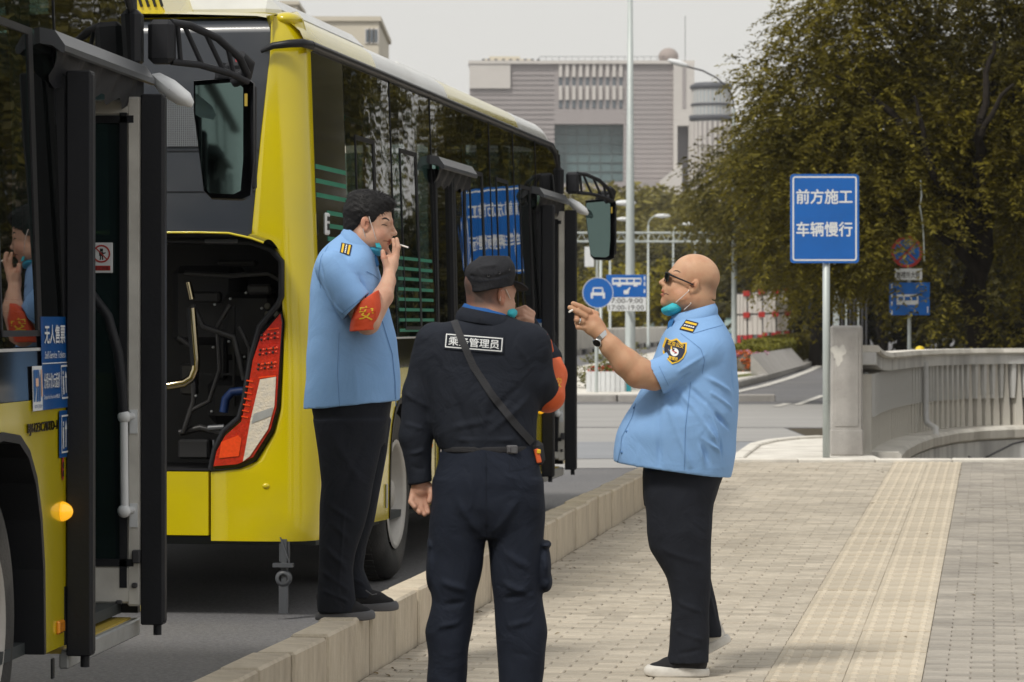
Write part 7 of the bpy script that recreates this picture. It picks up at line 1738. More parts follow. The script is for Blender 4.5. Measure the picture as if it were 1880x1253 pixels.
# trousers
Fp = Field(A(550, 1130, -.24), A(740, 715, .24), .0048)
Fp.loft([A.row(718, 572, 722, 0, .185), A.row(750, 573, 717, 0, .18), A.row(790, 582, 712, 0, .165), A.row(815, 586, 708, 0, .15)], .02)
nl = [(770, 577, 708, -.085, .10), (833, 587, 699, -.088, .10), (887, 593, 686, -.09, .095), (925, 590, 680, -.09, .088), (960, 589, 672, -.09, .082), (1009, 587, 656, -.09, .072), (1044, 586, 650, -.09, .068), (1080, 585, 652, -.09, .066), (1108, 584, 655, -.09, .064), (1120, 586, 656, -.09, .06)]
fl_ = [(770, 588, 716, .085, .10), (833, 600, 709, .09, .097), (910, 610, 694, .09, .088), (963, 615, 685, .10, .082), (1002, 618, 672, .10, .074), (1048, 624, 664, .11, .068), (1086, 632, 680, .11, .062), (1102, 640, 686, .11, .058)]
Fp.loft([A.row(*r_) for r_ in nl], .02, n=2.2); Fp.loft([A.row(*r_) for r_ in fl_], .02, n=2.2)
strk = st(A, ((600, 780, -.19), (680, 900, -.19), .020, .006), ((690, 780, -.19), (620, 920, -.19), .018, -.007), ((595, 915, -.18), (665, 960, -.18), .012, .008), ((600, 945, -.18), (660, 1000, -.17), .012, .008), ((592, 990, -.16), (650, 1050, -.16), .012, .008),
          ((590, 1040, -.15), (645, 1080, -.15), .010, .009), ((590, 1075, -.15), (645, 1100, -.15), .008, .008), ((645, 800, -.18), (625, 1090, -.16), .006, .006), ((640, 1060, .05), (676, 1080, .05), .009, .008))
finish('trousers', Fp, M['navy'], pa, strk, .003, 4.0, 4.0, 2)
shoe(pa, (A(583, 1135)[0], A(0, 1135)[2]), (A(690, 1135)[0], A(0, 1135)[2]), -.09, M['shoe_knit'], M['grey_sole'], stripe=mat('shoe_stripe', (.10, .17, .22), .6))
shoe(pa, (A(628, 1124)[0], A(0, 1132)[2] + .015), (A(730, 1124)[0], A(0, 1132)[2] + .015), .10, M['shoe_knit'], M['grey_sole'])
g = MB(); g.tube([A(672, 1083, -.03), A(684, 1091, -.04), A(692, 1090, -.02)], .0025, 6); part('shoe_lace', g, M['grey_sole'], pa)

# ---------------------------------------------------------------- person in black uniform, seen from behind
d = 11.3; sB = F / d; Bm = PM(895, 1382, sB); pB0 = W(895, 1382, d)
pb = thing('person', 'man in black uniform and cap seen from behind, white Chinese text box on his back', 'person', pB0)
HB = Head(Bm(899, 543, .012), R(-4), R(42), .93)
Fd = Field(Bm(725, 960, -.25), Bm(1045, 465, .36), .0036)
HB.sculpt(Fd, fat=.004); neck_and_core(Fd, HB, Bm(893, 610, .0), .058, .058)
Fd.cone(Bm(893, 650), Bm(893, 760), .10, .11, .04); Fd.cone(Bm(820, 645), Bm(966, 645), .05, .05, .04)
Fd.chain([Bm(795, 628), Bm(770, 722), Bm(761, 800), Bm(771, 884)], (.05, .042, .038, .027), .02, .02)
Fd.chain([Bm(975, 640), Bm(1002, 722, .04), Bm(1006, 665, .14), Bm(966, 590, .17)], (.045, .030, .028, .026), .02, .02)
Fd.ell(Bm(772, 904, 0), (.036, .017, .042), k=.012); Fd.cone(Bm(771, 884), Bm(772, 900), .028, .028, .012)
for pts, rr in (([(758, 908, -.004), (755, 921, -.022), (762, 930, -.034)], (.0115, .0105, .009)), ([(765, 914, -.004), (764, 932, -.020), (771, 940, -.034)], (.0120, .0108, .009)), ([(773, 916, -.004), (774, 936, -.018), (780, 944, -.031)], (.0118, .0105, .0088)),
                ([(781, 914, -.004), (785, 932, -.014), (787, 941, -.024)], (.0105, .0095, .008)), ([(786, 892, -.004), (793, 906, -.020), (789, 920, -.032)], (.0145, .0125, .0105))): Fd.chain([Bm(*p) for p in pts], rr, .007)
Fd.ell(Bm(966, 583, .16), (.030, .030, .024), k=.012)
for i, (a, b, c) in enumerate((((978, 576, .15), (964, 566, .13), (949, 570, .12)), ((976, 582, .14), (960, 574, .115), (947, 578, .11)), ((976, 590, .13), (962, 584, .105), (950, 588, .10)), ((974, 597, .13), (962, 594, .11), (954, 597, .10)))): Fd.chain([Bm(*a), Bm(*b), Bm(*c)], (.012, .011, .0095), .006)
def toneB(v):
    L = HB.local(v); t = np.ones((len(v), 3)); hd = (L[:, 2] > -.12) & (np.abs(L[:, 1]) < .11) & (np.abs(L[:, 0]) < .14)
    k = np.clip((.01 - L[:, 0]) / .03, 0, 1) * np.clip((L[:, 2] + .06) / .03, 0, 1) * hd * (np.abs(L[:, 1]) < .079); t *= 1 - k[:, None] * np.array([.80, .76, .70])
    t[hd & (np.abs(L[:, 1]) > .081)] *= (1, .8, .76); return t
o, v, q = finish('body', Fd, M['skin_b'], pb, sm=1, tone=toneB)
Fk = Field(Bm(835, 545, -.16), Bm(985, 462, .18), .003)
Fk.loft([Bm.row(537, 861, 938, .0, .098), Bm.row(520, 858, 943, .0, .100), Bm.row(506, 852, 947, .0, .104), Bm.row(494, 853, 948, .0, .104), Bm.row(482, 862, 944, .0, .096), Bm.row(474, 878, 938, .0, .082), Bm.row(471, 886, 930, 0, .07)], .008, n=2.1)
Fk.half(Bm(900, 533), (.20, 0, -1))
fv = np.array([math.cos(R(42)), math.sin(R(42)), 0]); bc = Bm(900, 517, .01)
Fk.op(lambda x, y, z: np.maximum((np.sqrt(((x - bc[0]) * fv[0] + (y - bc[1]) * fv[1]) ** 2 / 1.0 + ((x - bc[0]) * -fv[1] + (y - bc[1]) * fv[0]) ** 2 * 2.6) - .158) + 8 * np.maximum(0, .07 - ((x - bc[0]) * fv[0] + (y - bc[1]) * fv[1])) ** 1.5, np.abs(z - (bc[2] + .012 - .28 * ((x - bc[0]) * fv[0] + (y - bc[1]) * fv[1]) )) - .0035) + 0 * y, Bm(850, 545, -.15), Bm(985, 495, .18), .004)
cp, v, q = finish('cap', Fk, M['cap'], pb, st(Bm, ((852, 506, -.06), (905, 512, -.11), .006, -.005), ((905, 512, -.11), (947, 500, -.06), .006, -.005), ((865, 492, -.1), (930, 486, -.1), .006, .003), ((870, 480, -.08), (885, 510, -.11), .004, .003), ((900, 476, -.08), (912, 505, -.11), .004, -.003)), .0014, 11, 7, 1)
bK = bvh_of(v, q)
for px, py in ((897, 507), (917, 502), (934, 495)):
    g = MB(); c = Vector(Bm(px, py)); hit = bK.ray_cast(Vector((c.x, -1, c.z)), Vector((0, 1, 0)))[0]; g.lathe([(.0028, 0), (.0048, -.0008), (.0048, .002)], (c.x, hit.y - .001, c.z), (0, -1, 0), 12); part('eyelet', g, M['grey_sole'], cp)
seam(cp, bK, xz(Bm, (856, 513), (880, 518), (912, 514), (944, 503)), .0016, M['uniform'])
# jacket
lo, hi = Bm(725, 905, -.26), Bm(1045, 560, .36); Ft = Field(lo, hi, .0046)
rw = [(576, 866, 928, .01, .062), (588, 838, 950, .005, .085), (600, 800, 976, 0, .105), (614, 780, 995, 0, .118), (640, 772, 1003, 0, .130), (680, 772, 1000, 0, .136), (720, 778, 994, 0, .140), (778, 788, 986, 0, .142), (801, 796, 985, 0, .140), (820, 806, 982, 0, .136), (836, 808, 980, 0, .136)]
Ft.loft([Bm.row(*r_) for r_ in rw], .02, n=2.25)
Ft.chain([Bm(798, 628), Bm(772, 720), Bm(762, 800), Bm(772, 884)], (.068, .060, .054, .043), .03, .02); Ft.half(Bm(772, 887), (.18, 0, -1), Bm(730, 905, -.26), Bm(800, 850, .2))
Ft.chain([Bm(972, 632), Bm(984, 700, .0), Bm(1005, 728, .06)], (.074, .066, .058), .03, .02); Ft.chain([Bm(1005, 728, .06), Bm(1008, 660, .15), Bm(970, 596, .18)], (.050, .045, .036), .02, .02)
Ft.half(Bm(890, 824), (0, 0, -1), Bm(796, 900, -.26), Bm(1000, 780, .3))
strk = st(Bm, ((820, 655, -.14), (960, 652, -.14), .008, -.005), ((780, 650, -.12), (800, 760, -.13), .012, .007), ((985, 660, -.12), (930, 740, -.14), .014, .008), ((975, 690, -.12), (900, 760, -.14), .013, -.008), ((985, 720, -.1), (900, 790, -.14), .013, .008), ((800, 790, -.13), (900, 770, -.14), .012, .006),
          ((820, 700, -.14), (870, 810, -.14), .014, -.006), ((960, 650, -.13), (1000, 720, -.1), .010, -.007), ((950, 630, -.12), (985, 690, -.1), .010, .006), ((740, 720, -.05), (785, 745, -.06), .009, .006), ((738, 775, -.05), (785, 790, -.06), .009, .006), ((745, 835, -.05), (785, 825, -.05), .008, .006), ((900, 700, -.14), (880, 815, -.14), .014, .005),
          ((812, 805, -.13), (975, 806, -.13), .009, .006), ((745, 855, -.05), (790, 865, -.05), .007, -.005), ((955, 600, -.1), (995, 640, -.1), .010, .006))
jk, v, q = finish('jacket', Ft, M['uniform'], pb, strk, .0028, 4.5, 6.0, 2); bJ = bvh_of(v, q)
c1 = Bm(893, 572, .01); collar('jacket_collar', M['uniform'], pb, c1, (.066, .056, -.012), (-.056, .066, .012), Bm(892, 594, .008), (.082, .070, -.010), (-.070, .082, .012), .5, th=.004)
c1 = Bm(893, 568, .01); collar('undershirt_collar', mat('undershirt_blue', (.01, .10, .34), .8), pb, Bm(893, 566, .01) , (.058, .050, -.012), (-.050, .058, .012), Bm(892, 582, .008), (.061, .053, -.010), (-.053, .061, .012), .5, th=.003)
# text box on the back
ang = R(-4.5); ux, uz = (math.cos(ang), math.sin(ang)), (-math.sin(ang), math.cos(ang)); org = xz(Bm, (818, 637.5))[0]
def onb(u, w): return (org[0] + ux[0] * u + uz[0] * w, org[1] + ux[1] * u + uz[1] * w)
bw, bh = 104 / sB, 25 / sB
vs, fs = grid_poly([(*onb(-.006, -.006), 0), (*onb(bw + .006, -.006), 0), (*onb(bw + .006, bh + .006), 0), (*onb(-.006, bh + .006), 0)], 24, 8)
tb = decal(bJ, [(a[0], a[1]) for a in vs], fs, lambda a, b: (a, -1, b), (0, 1, 0), .004, 'text_patch', M['uniform'], pb)
e = .0038
for (u0, u1, w0, w1) in ((0, bw, 0, e), (0, bw, bh - e, bh), (0, e, 0, bh), (bw - e, bw, 0, bh)):
    vs, fs = grid_poly([(*onb(u0, w0), 0), (*onb(u1, w0), 0), (*onb(u1, w1), 0), (*onb(u0, w1), 0)], 24, 3); decal(bJ, [(a[0], a[1]) for a in vs], fs, lambda a, b: (a, -1, b), (0, 1, 0), .0055, 'patch_border', M['white_print'], tb)
decal_text(tb, bJ, '乘务管理员', onb(.012, .0085), ux, uz, bw - .024, bh - .017, -1, (0, 1, 0), .0055, M['white_print'], 'patch_lettering', .0008)
def ribbon(parent, bvh, path, w, m, name, off, y_from=-1.0):
    P_ = [np.array(p) for p in path]; vs = []; n = 16; Q = []
    for i in range(len(P_) - 1):
        for k in range(n): Q.append(P_[i] + (P_[i + 1] - P_[i]) * k / n)
    Q.append(P_[-1])
    for i, p in enumerate(Q):
        d_ = Q[min(i + 1, len(Q) - 1)] - Q[max(i - 1, 0)]; d_ = d_ / np.linalg.norm(d_); nn = np.array([-d_[1], d_[0]]) * w
        for s_ in (-.5, -.17, .17, .5): vs.append(tuple(p + nn * s_))
    fs = [(4 * i + j, 4 * i + j + 4, 4 * i + j + 5, 4 * i + j + 1) for i in range(len(Q) - 1) for j in range(3)]
    return decal(bvh, vs, fs, lambda a, b: (a, y_from, b), (0, 1, 0), off, name, m, parent)
ribbon(pb, bJ, xz(Bm, (834, 588), (848, 622), (870, 672), (905, 725), (945, 775), (978, 812)), .025, mat('strap_dark', (.020, .021, .026), .7, bump=.3, bscale=300), 'shoulder_strap', .011)
# trousers of the uniform
Fp = Field(Bm(770, 1378, -.22), Bm(1030, 810, .24), .0052)
Fp.loft([Bm.row(814, 810, 980, 0, .135), Bm.row(840, 807, 988, 0, .145), Bm.row(880, 798, 996, 0, .155), Bm.row(930, 792, 999, 0, .15), Bm.row(965, 790, 998, 0, .13), Bm.row(985, 792, 994, 0, .10)], .02, n=2.3)
LL = [(880, 798, 892, 0, .12), (930, 791, 894, 0, .125), (981, 789, 893, 0, .12), (1035, 788, 887, 0, .11), (1075, 789, 879, 0, .105), (1100, 794, 873, 0, .098), (1125, 788, 869, 0, .096), (1158, 780, 866, 0, .095), (1198, 785, 860, 0, .09), (1253, 784, 857, 0, .085), (1330, 788, 856, 0, .08), (1368, 790, 855, 0, .08)]
RL = [(880, 890, 998, 0, .12), (930, 893, 1000, 0, .125), (981, 895, 998, 0, .12), (1035, 899, 996, 0, .11), (1075, 902, 997, 0, .105), (1100, 904, 997, 0, .10), (1130, 907, 1001, 0, .098), (1162, 911, 1006, 0, .096), (1216, 913, 1000, 0, .09), (1253, 916, 996, 0, .085), (1330, 918, 990, 0, .08), (1368, 920, 988, 0, .08)]
Fp.loft([Bm.row(*r_) for r_ in LL], .012, n=2.2); Fp.loft([Bm.row(*r_) for r_ in RL], .012, n=2.2)
Fp.ell(Bm(1000, 1040, .0), (.022, .075, .085), k=.015); Fp.ell(Bm(1003, 1070, .0), (.022, .07, .035), k=.012); Fp.ell(Bm(792, 1035, .0), (.016, .07, .085), k=.015); Fp.ell(Bm(790, 1000, 0), (.010, .07, .02), k=.008); Fp.ell(Bm(1002, 1000, 0), (.020, .078, .014), k=.006)
strk = st(Bm, ((893, 860, -.15), (893, 985, -.12), .006, -.008), ((960, 900, -.15), (900, 985, -.12), .014, .007), ((830, 900, -.15), (885, 985, -.12), .014, .006), ((905, 1000, -.12), (990, 1050, -.11), .014, .008), ((905, 1060, -.11), (990, 1095, -.1), .012, .009), ((910, 1100, -.1), (990, 1080, -.1), .010, -.008), ((795, 1060, -.11), (875, 1085, -.1), .012, .009),
          ((795, 1110, -.1), (865, 1100, -.1), .010, -.008), ((790, 1150, -.1), (862, 1135, -.1), .010, .008), ((915, 1150, -.1), (1000, 1130, -.1), .010, .008), ((915, 1190, -.1), (1000, 1205, -.1), .010, -.007), ((790, 1190, -.1), (855, 1215, -.1), .010, .007), ((930, 870, -.15), (985, 890, -.14), .006, .005), ((935, 925, -.15), (990, 930, -.14), .008, .005))
tr, v, q = finish('trousers', Fp, M['uniform_trousers'], pb, strk, .0035, 4.0, 9.0, 2); bT = bvh_of(v, q)
seam(tr, bT, xz(Bm, (893, 830), (893, 900), (894, 985)), .002, M['uniform']); seam(tr, bT, xz(Bm, (932, 862), (960, 858), (986, 850)), .002, M['uniform']); seam(tr, bT, xz(Bm, (935, 838), (936, 862)), .002, M['uniform'])
Fq = Field(Bm(800, 835, -.18), Bm(992, 812, .18), .004); Fq.loft([Bm.row(829, 809, 979, 0, .140), Bm.row(818, 810, 980, 0, .140)], .003); bt, v, q = finish('belt', Fq, M['strap_web'], pb, sm=1)
g = MB(); g.bbox(tuple(Bm(940, 823, -.128)), (.040, .012, .030), .004); g.bbox(tuple(Bm(935, 823, -.135)), (.010, .01, .022), .003); part('buckle', g, M['grey_sole'], bt)
g = MB(); g.bbox(tuple(Bm(812, 824, -.02)), (.010, .05, .026), .003); part('key_clip', g, M['strap'], bt)
pu = bpy.data.objects.new('belt_pouch', None); COL.objects.link(pu); pu.parent = pb
g = MB(); g.bbox(tuple(Bm(985, 832, .0)), (.055, .12, .085), .016, Matrix.Rotation(R(-8), 3, 'Y')); part('pouch_body', g, M['strap_web'], pu)
g = MB(); g.bbox(tuple(Bm(987, 836, -.063)), (.018, .008, .05), .003, Matrix.Rotation(R(-14), 3, 'Y')); part('orange_insert', g, M['armband_orange'], pu)
g = MB(); g.bbox(tuple(Bm(989, 828, -.068)), (.014, .008, .016), .003); part('yellow_insert', g, M['yellow_print'], pu)
# armband on the raised forearm
Fb = Field(Bm(975, 765, -.08), Bm(1045, 645, .24), .0035); Fb.chain([Bm(1006, 728, .055), Bm(1012, 690, .11), Bm(1005, 655, .15)], (.060, .054, .048), .02, .02); Fb.ell(Bm(1008, 728, .06), (.048, .05, .045), k=.02); Fb.half(Bm(1004, 661), (-.2, 0, 1))
bd_, v, q = finish('armband', Fb, M['armband_orange'], pb, st(Bm, ((1000, 740, 0), (1034, 720, .02), .008, .004), ((1015, 700, .04), (1034, 690, .06), .006, .004)), .0015, 9, 8, 1)
decal_text(bd_, bvh_of(v, q), '安', xz(Bm, (1021, 712))[0], (1, 0), (0, 1), .020, .035, -1, (0, 1, 0), .0015, M['yellow_print'], 'armband_lettering', 0)
g = MB(); g.tube([Bm(1001, 616, -.02), Bm(1008, 628, .0), Bm(1012, 645, .03)], .010, 8); part('armband_edge', g, M['armband_orange'], pb)
Fm = Field(Bm(915, 600, -.05), Bm(960, 555, .2), .003); Fm.ell(Bm(939, 577, .01), (.015, .040, .019), k=.01); Fm.cone(Bm(934, 575, -.02), Bm(944, 574, .02), .012, .012, .01); mk, v, q = finish('face_mask', Fm, M['mask_teal'], pb)
ep = HB.P(-.005, .082, .02); strap_line(pb, [tuple(HB.P(.005, .084, .024)), tuple(Bm(938, 552, .0)), tuple(Bm(943, 568, .03))]); strap_line(pb, [tuple(HB.P(-.018, .085, .018)), tuple(HB.P(-.022, .084, -.02)), tuple(Bm(929, 568, .0)), tuple(Bm(931, 574, .03))])
for px0, yy in ((822, 0), (952, .02)):
    F2_ = Field(Bm(px0 - 45, 1384, -.14), Bm(px0 + 45, 1340, .24), .004); F2_.cone(Bm(px0, 1364, -.06), Bm(px0, 1368, .12), .036, .034, .02); F2_.half(Bm(px0, 1381), (0, 0, -1)); finish('shoe', F2_, M['shoe_knit'], pb)

# ---------------------------------------------------------------- heavy bald man, facing left
d = 13.69; sC = F / d; C_ = PM(1250, 1237, sC); pC0 = W(1250, 1237, d)
pc = thing('person', 'heavy bald man in sunglasses and light blue shirt holding out a cigarette, facing left', 'person', pC0)
HCd = Head(C_(1268, 525, 0), R(17), R(180), 1.03); H3 = HCd
lo, hi = C_(1030, 900, -.36), C_(1375, 462, .33)
Fd = Field(lo, hi, .0036)
H3.sculpt(Fd, fat=.012); H3.E(Fd, (-.045, 0, -.035), (.062, .068, .060), .03)
Fd.cone(H3.P(-.045, 0, -.045), C_(1283, 590), .070, .066, .03); Fd.ell(C_(1298, 547, 0), (.030, .060, .019), k=.008); Fd.cone(H3.P(.02, 0, -.085), C_(1262, 588), .040, .045, .03)
H3.E(Fd, (-.098, 0, -.030), (.02, .05, .0035), .006, 's')
Fd.cone(C_(1280, 650), C_(1268, 760), .12, .15, .06); Fd.cone(C_(1283, 655, -.13), C_(1283, 655, .13), .06, .06, .05)
Fd.chain([C_(1275, 664, -.16), C_(1196, 690, -.25), C_(1168, 683, -.262), C_(1146, 665, -.268), C_(1118, 636, -.268), C_(1101, 615, -.262)], (.048, .056, .063, .058, .044, .034), .03, .015)
Fd.chain([C_(1284, 642, .17), C_(1230, 720, .25), C_(1190, 690, .2)], (.065, .052, .04), .03, .02)
wr = C_(1101, 615, -.262); kn = C_(1072, 583, -.268); ax_ = (kn - wr) / np.linalg.norm(kn - wr); yv = np.array([0, 1.0, 0]); pr = np.cross(ax_, yv); MM = np.column_stack([ax_, yv, pr])
Fd.ell((wr * .45 + kn * .55), (.050, .020, .043), MM, k=.012); Fd.cone(wr, wr * .6 + kn * .4, .032, .030, .012); Fd.cone(C_(1101, 600, -.255), C_(1086, 575, -.245), .018, .013, .012)
for pts, rr in (([(1079, 573, -.268), (1064, 564.5, -.272), (1050, 558.5, -.272)], (.0135, .0125, .0105)), ([(1072, 582, -.276), (1057, 573, -.284), (1044, 565.5, -.284)], (.0135, .0125, .0105)), ([(1067, 591, -.278), (1056, 588, -.288), (1056, 580, -.270)], (.0125, .0115, .010)),
                ([(1070, 602, -.272), (1059, 601, -.282), (1056, 593, -.266)], (.0115, .0105, .009)), ([(1092, 578, -.240), (1078, 571, -.225), (1064, 572, -.225)], (.015, .013, .0105))): Fd.chain([C_(*p) for p in pts], rr, .006)
def toneC(v):
    L = H3.local(v); t = np.ones((len(v), 3)); hd = (L[:, 2] > -.14) & (np.abs(L[:, 1]) < .13) & (np.abs(L[:, 0]) < .14)
    lips = hd & (L[:, 0] > .088) & (L[:, 2] < -.049) & (L[:, 2] > -.078) & (np.abs(L[:, 1]) < .026); t[lips] = (.80, .52, .52)
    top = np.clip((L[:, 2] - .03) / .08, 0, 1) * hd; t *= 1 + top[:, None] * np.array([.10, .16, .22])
    s1 = np.clip((-.02 - L[:, 0]) / .05, 0, 1) * np.clip(1 - np.abs(L[:, 2] - .015) / .045, 0, 1) * hd * (np.abs(L[:, 1]) < .084); t *= 1 - .42 * s1[:, None] * np.array([1, .9, .8])
    er = hd & (np.abs(L[:, 1]) > .088); t[er] *= (1, .84, .8)
    ein = hd & ((L[:, 0] + .002) ** 2 + (L[:, 2] - .002) ** 2 < .010 ** 2) & (np.abs(L[:, 1]) > .07) & (np.abs(L[:, 1]) < .089); t[ein] = (.42, .27, .22)
    ck = np.exp(-(((L[:, 0] - .05) / .035) ** 2 + ((L[:, 2] + .04) / .03) ** 2)) * hd; t *= 1 - ck[:, None] * np.array([0, .10, .12]); return t
o, v, q = finish('body', Fd, M['skin_c'], pc, sm=1, tone=toneC); bC = bvh_of(v, q)
brow_decal(pc, bC, H3, [(.060, .038), (.070, .0415), (.080, .0400), (.088, .035)], .0018, M['hair'], 'eyebrow')
brow_decal(pc, bC, H3, [(.078, -.0640), (.085, -.0625), (.093, -.0620), (.102, -.0620)], .0014, mat('lip_line', (.14, .05, .04), .6), 'lip_line')
# sunglasses
sg = bpy.data.objects.new('sunglasses', None); COL.objects.link(sg); sg.parent = pc; m_l = mat('dark_lens', (.010, .008, .008), .12, spec=.3)
for r in (-1, 1):
    g = MB(); rows_ = []
    for j in range(5):
        t = j / 4; rows_.append([tuple(H3.P(.114 - .55 * (abs(y) - .010) ** 1.5 * 1.6 - .004 * t, r * y, .022 - .038 * t + (.0 if 0 < i < 6 else .003 * (1 if t > .5 else -1)))) for i, y in enumerate(np.linspace(.010, .068, 7))])
    g.grid(rows_); part('lens', g, m_l, sg)
    g = MB(); e = rows_[0]; g.tube(e, .0035, 8); g.tube([rows_[j][6] for j in range(5)], .0022, 6); g.tube([rows_[j][0] for j in range(5)], .0022, 6); part('rim', g, M['black'], sg)
    g = MB(); g.tube([tuple(rows_[0][6]), tuple(H3.P(.092, r * .073, .016)), tuple(H3.P(.060, r * .083, .012)), tuple(H3.P(.02, r * .091, .008)), tuple(H3.P(-.006, r * .094, .004))], (.0045, .0042, .0036, .0032, .003), 8); part('temple', g, M['black'], sg)
g = MB(); g.tube([tuple(H3.P(.112, -.011, .014)), tuple(H3.P(.115, 0, .016)), tuple(H3.P(.112, .011, .014))], .0025, 6); part('bridge', g, M['black'], sg)
# shirt
lo, hi = C_(1110, 900, -.36), C_(1372, 550, .36); Ft = Field(lo, hi, .0048)
rw = [(562, 1262, 1306, 0, .05), (573, 1246, 1316, 0, .080), (585, 1236, 1325, 0, .110), (598, 1228, 1333, 0, .150), (612, 1219, 1339, 0, .190), (632, 1210, 1347, 0, .228), (658, 1199, 1352, 0, .238), (700, 1184, 1355, 0, .245), (735, 1168, 1355, 0, .258), (760, 1150, 1354, 0, .275), (795, 1132, 1352, 0, .278), (830, 1126, 1351, 0, .275), (865, 1124, 1346, 0, .268), (895, 1124, 1336, 0, .262)]
Ft.loft([C_.row(*r_) for r_ in rw], .02, n=2.25)
sleeve(Ft, C_(1284, 652, -.160), C_(1205, 690, -.245), .092, .070, C_(1197, 692, -.24), (-.90, 0, -.42), lo, hi, .0048, k=.010, bend=(C_(1180, 700, -.265), .072))
sleeve(Ft, C_(1285, 640, .165), C_(1225, 700, .24), .10, .065, C_(1215, 705, .24), (-.7, 0, -.7), lo, hi, .0048, k=.04, bend=(C_(1195, 728, .255), .063))
Ft.half(C_(1180, 854.5), (-.14, 0, -1))
I = Field(lo, hi, .0048); I.loft([C_.row(r_[0], r_[1] + 9, r_[2] - 9, 0, r_[4] - .020) for r_ in rw], .02, n=2.25); I.half(C_(1180, 838), (0, 0, 1)); Ft.d = np.maximum(Ft.d, -I.d)
strk = st(C_, ((1245, 720, -.26), (1340, 850, -.24), .014, .011), ((1262, 710, -.26), (1350, 800, -.2), .013, -.010), ((1235, 730, -.26), (1310, 868, -.25), .015, -.009), ((1220, 740, -.26), (1260, 850, -.27), .016, .009), ((1290, 690, -.25), (1354, 730, -.15), .013, .008), ((1300, 720, -.24), (1354, 760, -.15), .011, .008),
          ((1310, 760, -.23), (1352, 800, -.15), .010, -.008), ((1280, 800, -.26), (1345, 845, -.2), .010, .009), ((1190, 760, -.2), (1165, 850, -.22), .015, .007), ((1205, 740, -.24), (1205, 850, -.27), .016, -.008), ((1235, 700, -.27), (1290, 672, -.28), .010, -.008), ((1225, 650, -.27), (1270, 610, -.22), .010, .006),
          ((1240, 680, -.29), (1290, 650, -.26), .010, .006), ((1330, 650, -.15), (1345, 720, -.15), .010, -.006), ((1315, 800, -.22), (1330, 870, -.2), .009, -.008), ((1290, 740, -.25), (1330, 840, -.22), .010, .008), ((1150, 790, -.15), (1130, 845, -.15), .010, .006), ((1265, 770, -.26), (1290, 860, -.26), .012, .007))
strk = [(a, b, w * .8, h * 1.5) for a, b, w, h in strk] + st(C_, ((1230, 712, -.27), (1275, 690, -.27), .012, -.012))
shirt, v, q = finish('shirt', Ft, M['shirt_a'], pc, strk, .0032, 4.2, 3.0, 4); bS = bvh_of(v, q)
B1, F1, B2, F2 = C_(1313, 557), C_(1233, 579), C_(1317, 580), C_(1230, 602)
collar('collar', M['shirt_a'], pc, mid(B1, F1), (F1 - B1) / 2, (0, .088, 0), mid(B2, F2), (F2 - B2) / 2, (0, .118, 0), .28, dip=.012)
g = MB(); g.grid([[tuple(p) for p in (C_(1232, 584, -.03), C_(1226, 592, -.04), C_(1224, 604, -.04))], [tuple(p) for p in (C_(1236, 586, -.07), C_(1232, 598, -.075), C_(1232, 610, -.07))]]); part('collar_stand', g, M['shirt_inner'], pc)
epaulette(pc, bS, xz(C_, (1244, 605), (1257, 587), (1279, 593), (1267, 611)))
# sleeve badge
sh_ = [(-.9, 1), (-.45, .85), (0, 1.15), (.45, .85), (.9, 1), (1.0, .2), (.85, -.4), (.5, -.85), (0, -1.15), (-.5, -.85), (-.85, -.4), (-1.0, .2)]
bx, bz = xz(C_, (1233, 644))[0]; an = R(-14); k = .048
def bdg(a, b, sc=1.0): a *= k * sc; b *= k * sc; return (bx + a * math.cos(an) - b * math.sin(an), bz + a * math.sin(an) + b * math.cos(an))
def badge_shape(sc, m, off, name, par):
    vs = [bdg(0, 0)]; fs = []; n = len(sh_)
    for rr_ in (.2, .4, .6, .8, 1.0):
        for a, b in sh_: vs.append(bdg(a * rr_, b * rr_, sc))
    for i in range(n):
        fs.append((0, 1 + i, 1 + (i + 1) % n))
        for k_ in range(4): fs.append((1 + k_ * n + i, 1 + (k_ + 1) * n + i, 1 + (k_ + 1) * n + (i + 1) % n, 1 + k_ * n + (i + 1) % n))
    return decal(bS, vs, fs, lambda a, b: (a, -1, b), (0, 1, 0), off, name, m, par)
bg_ = badge_shape(1.0, M['yellow_print'], .005, 'sleeve_badge', pc); badge_shape(.86, M['patch_navy'], .0075, 'badge_field', bg_)
vs = [bdg(0, 0)] + [bdg(.36 * math.cos(i / 16 * 6.283), .36 * math.sin(i / 16 * 6.283) - .08) for i in range(16)]; decal(bS, vs, [(0, 1 + i, 1 + (i + 1) % 16) for i in range(16)], lambda a, b: (a, -1, b), (0, 1, 0), .0095, 'badge_disc', M['white_print'], bg_)
vs = [bdg(-.24, -.02), bdg(-.05, -.10), bdg(.24, -.16), bdg(.22, -.06), bdg(-.02, .0), bdg(-.2, .06)]; decal(bS, vs, [(0, 1, 4, 5), (1, 2, 3, 4)], lambda a, b: (a, -1, b), (0, 1, 0), .0105, 'badge_mark', M['sign_red'], bg_)
cs, sn = math.cos(an), math.sin(an)
decal_text(bg_, bS, '北京公交', bdg(-.66, .40), (cs, sn), (-sn, cs), .064, .019, -1, (0, 1, 0), .0095, M['yellow_print'], 'badge_lettering', .0005); decal_text(bg_, bS, '管理员', bdg(-.40, -.80), (cs, sn), (-sn, cs), .038, .015, -1, (0, 1, 0), .0095, M['yellow_print'], 'badge_lettering', .0005)
seam(shirt, bS, xz(C_, (1246, 612), (1262, 625), (1280, 640), (1287, 660), (1283, 685)), .0022, M['shirt_dark_seam']); seam(shirt, bS, xz(C_, (1204, 671), (1212, 688), (1221, 706)), .0018, M['shirt_dark_seam'])
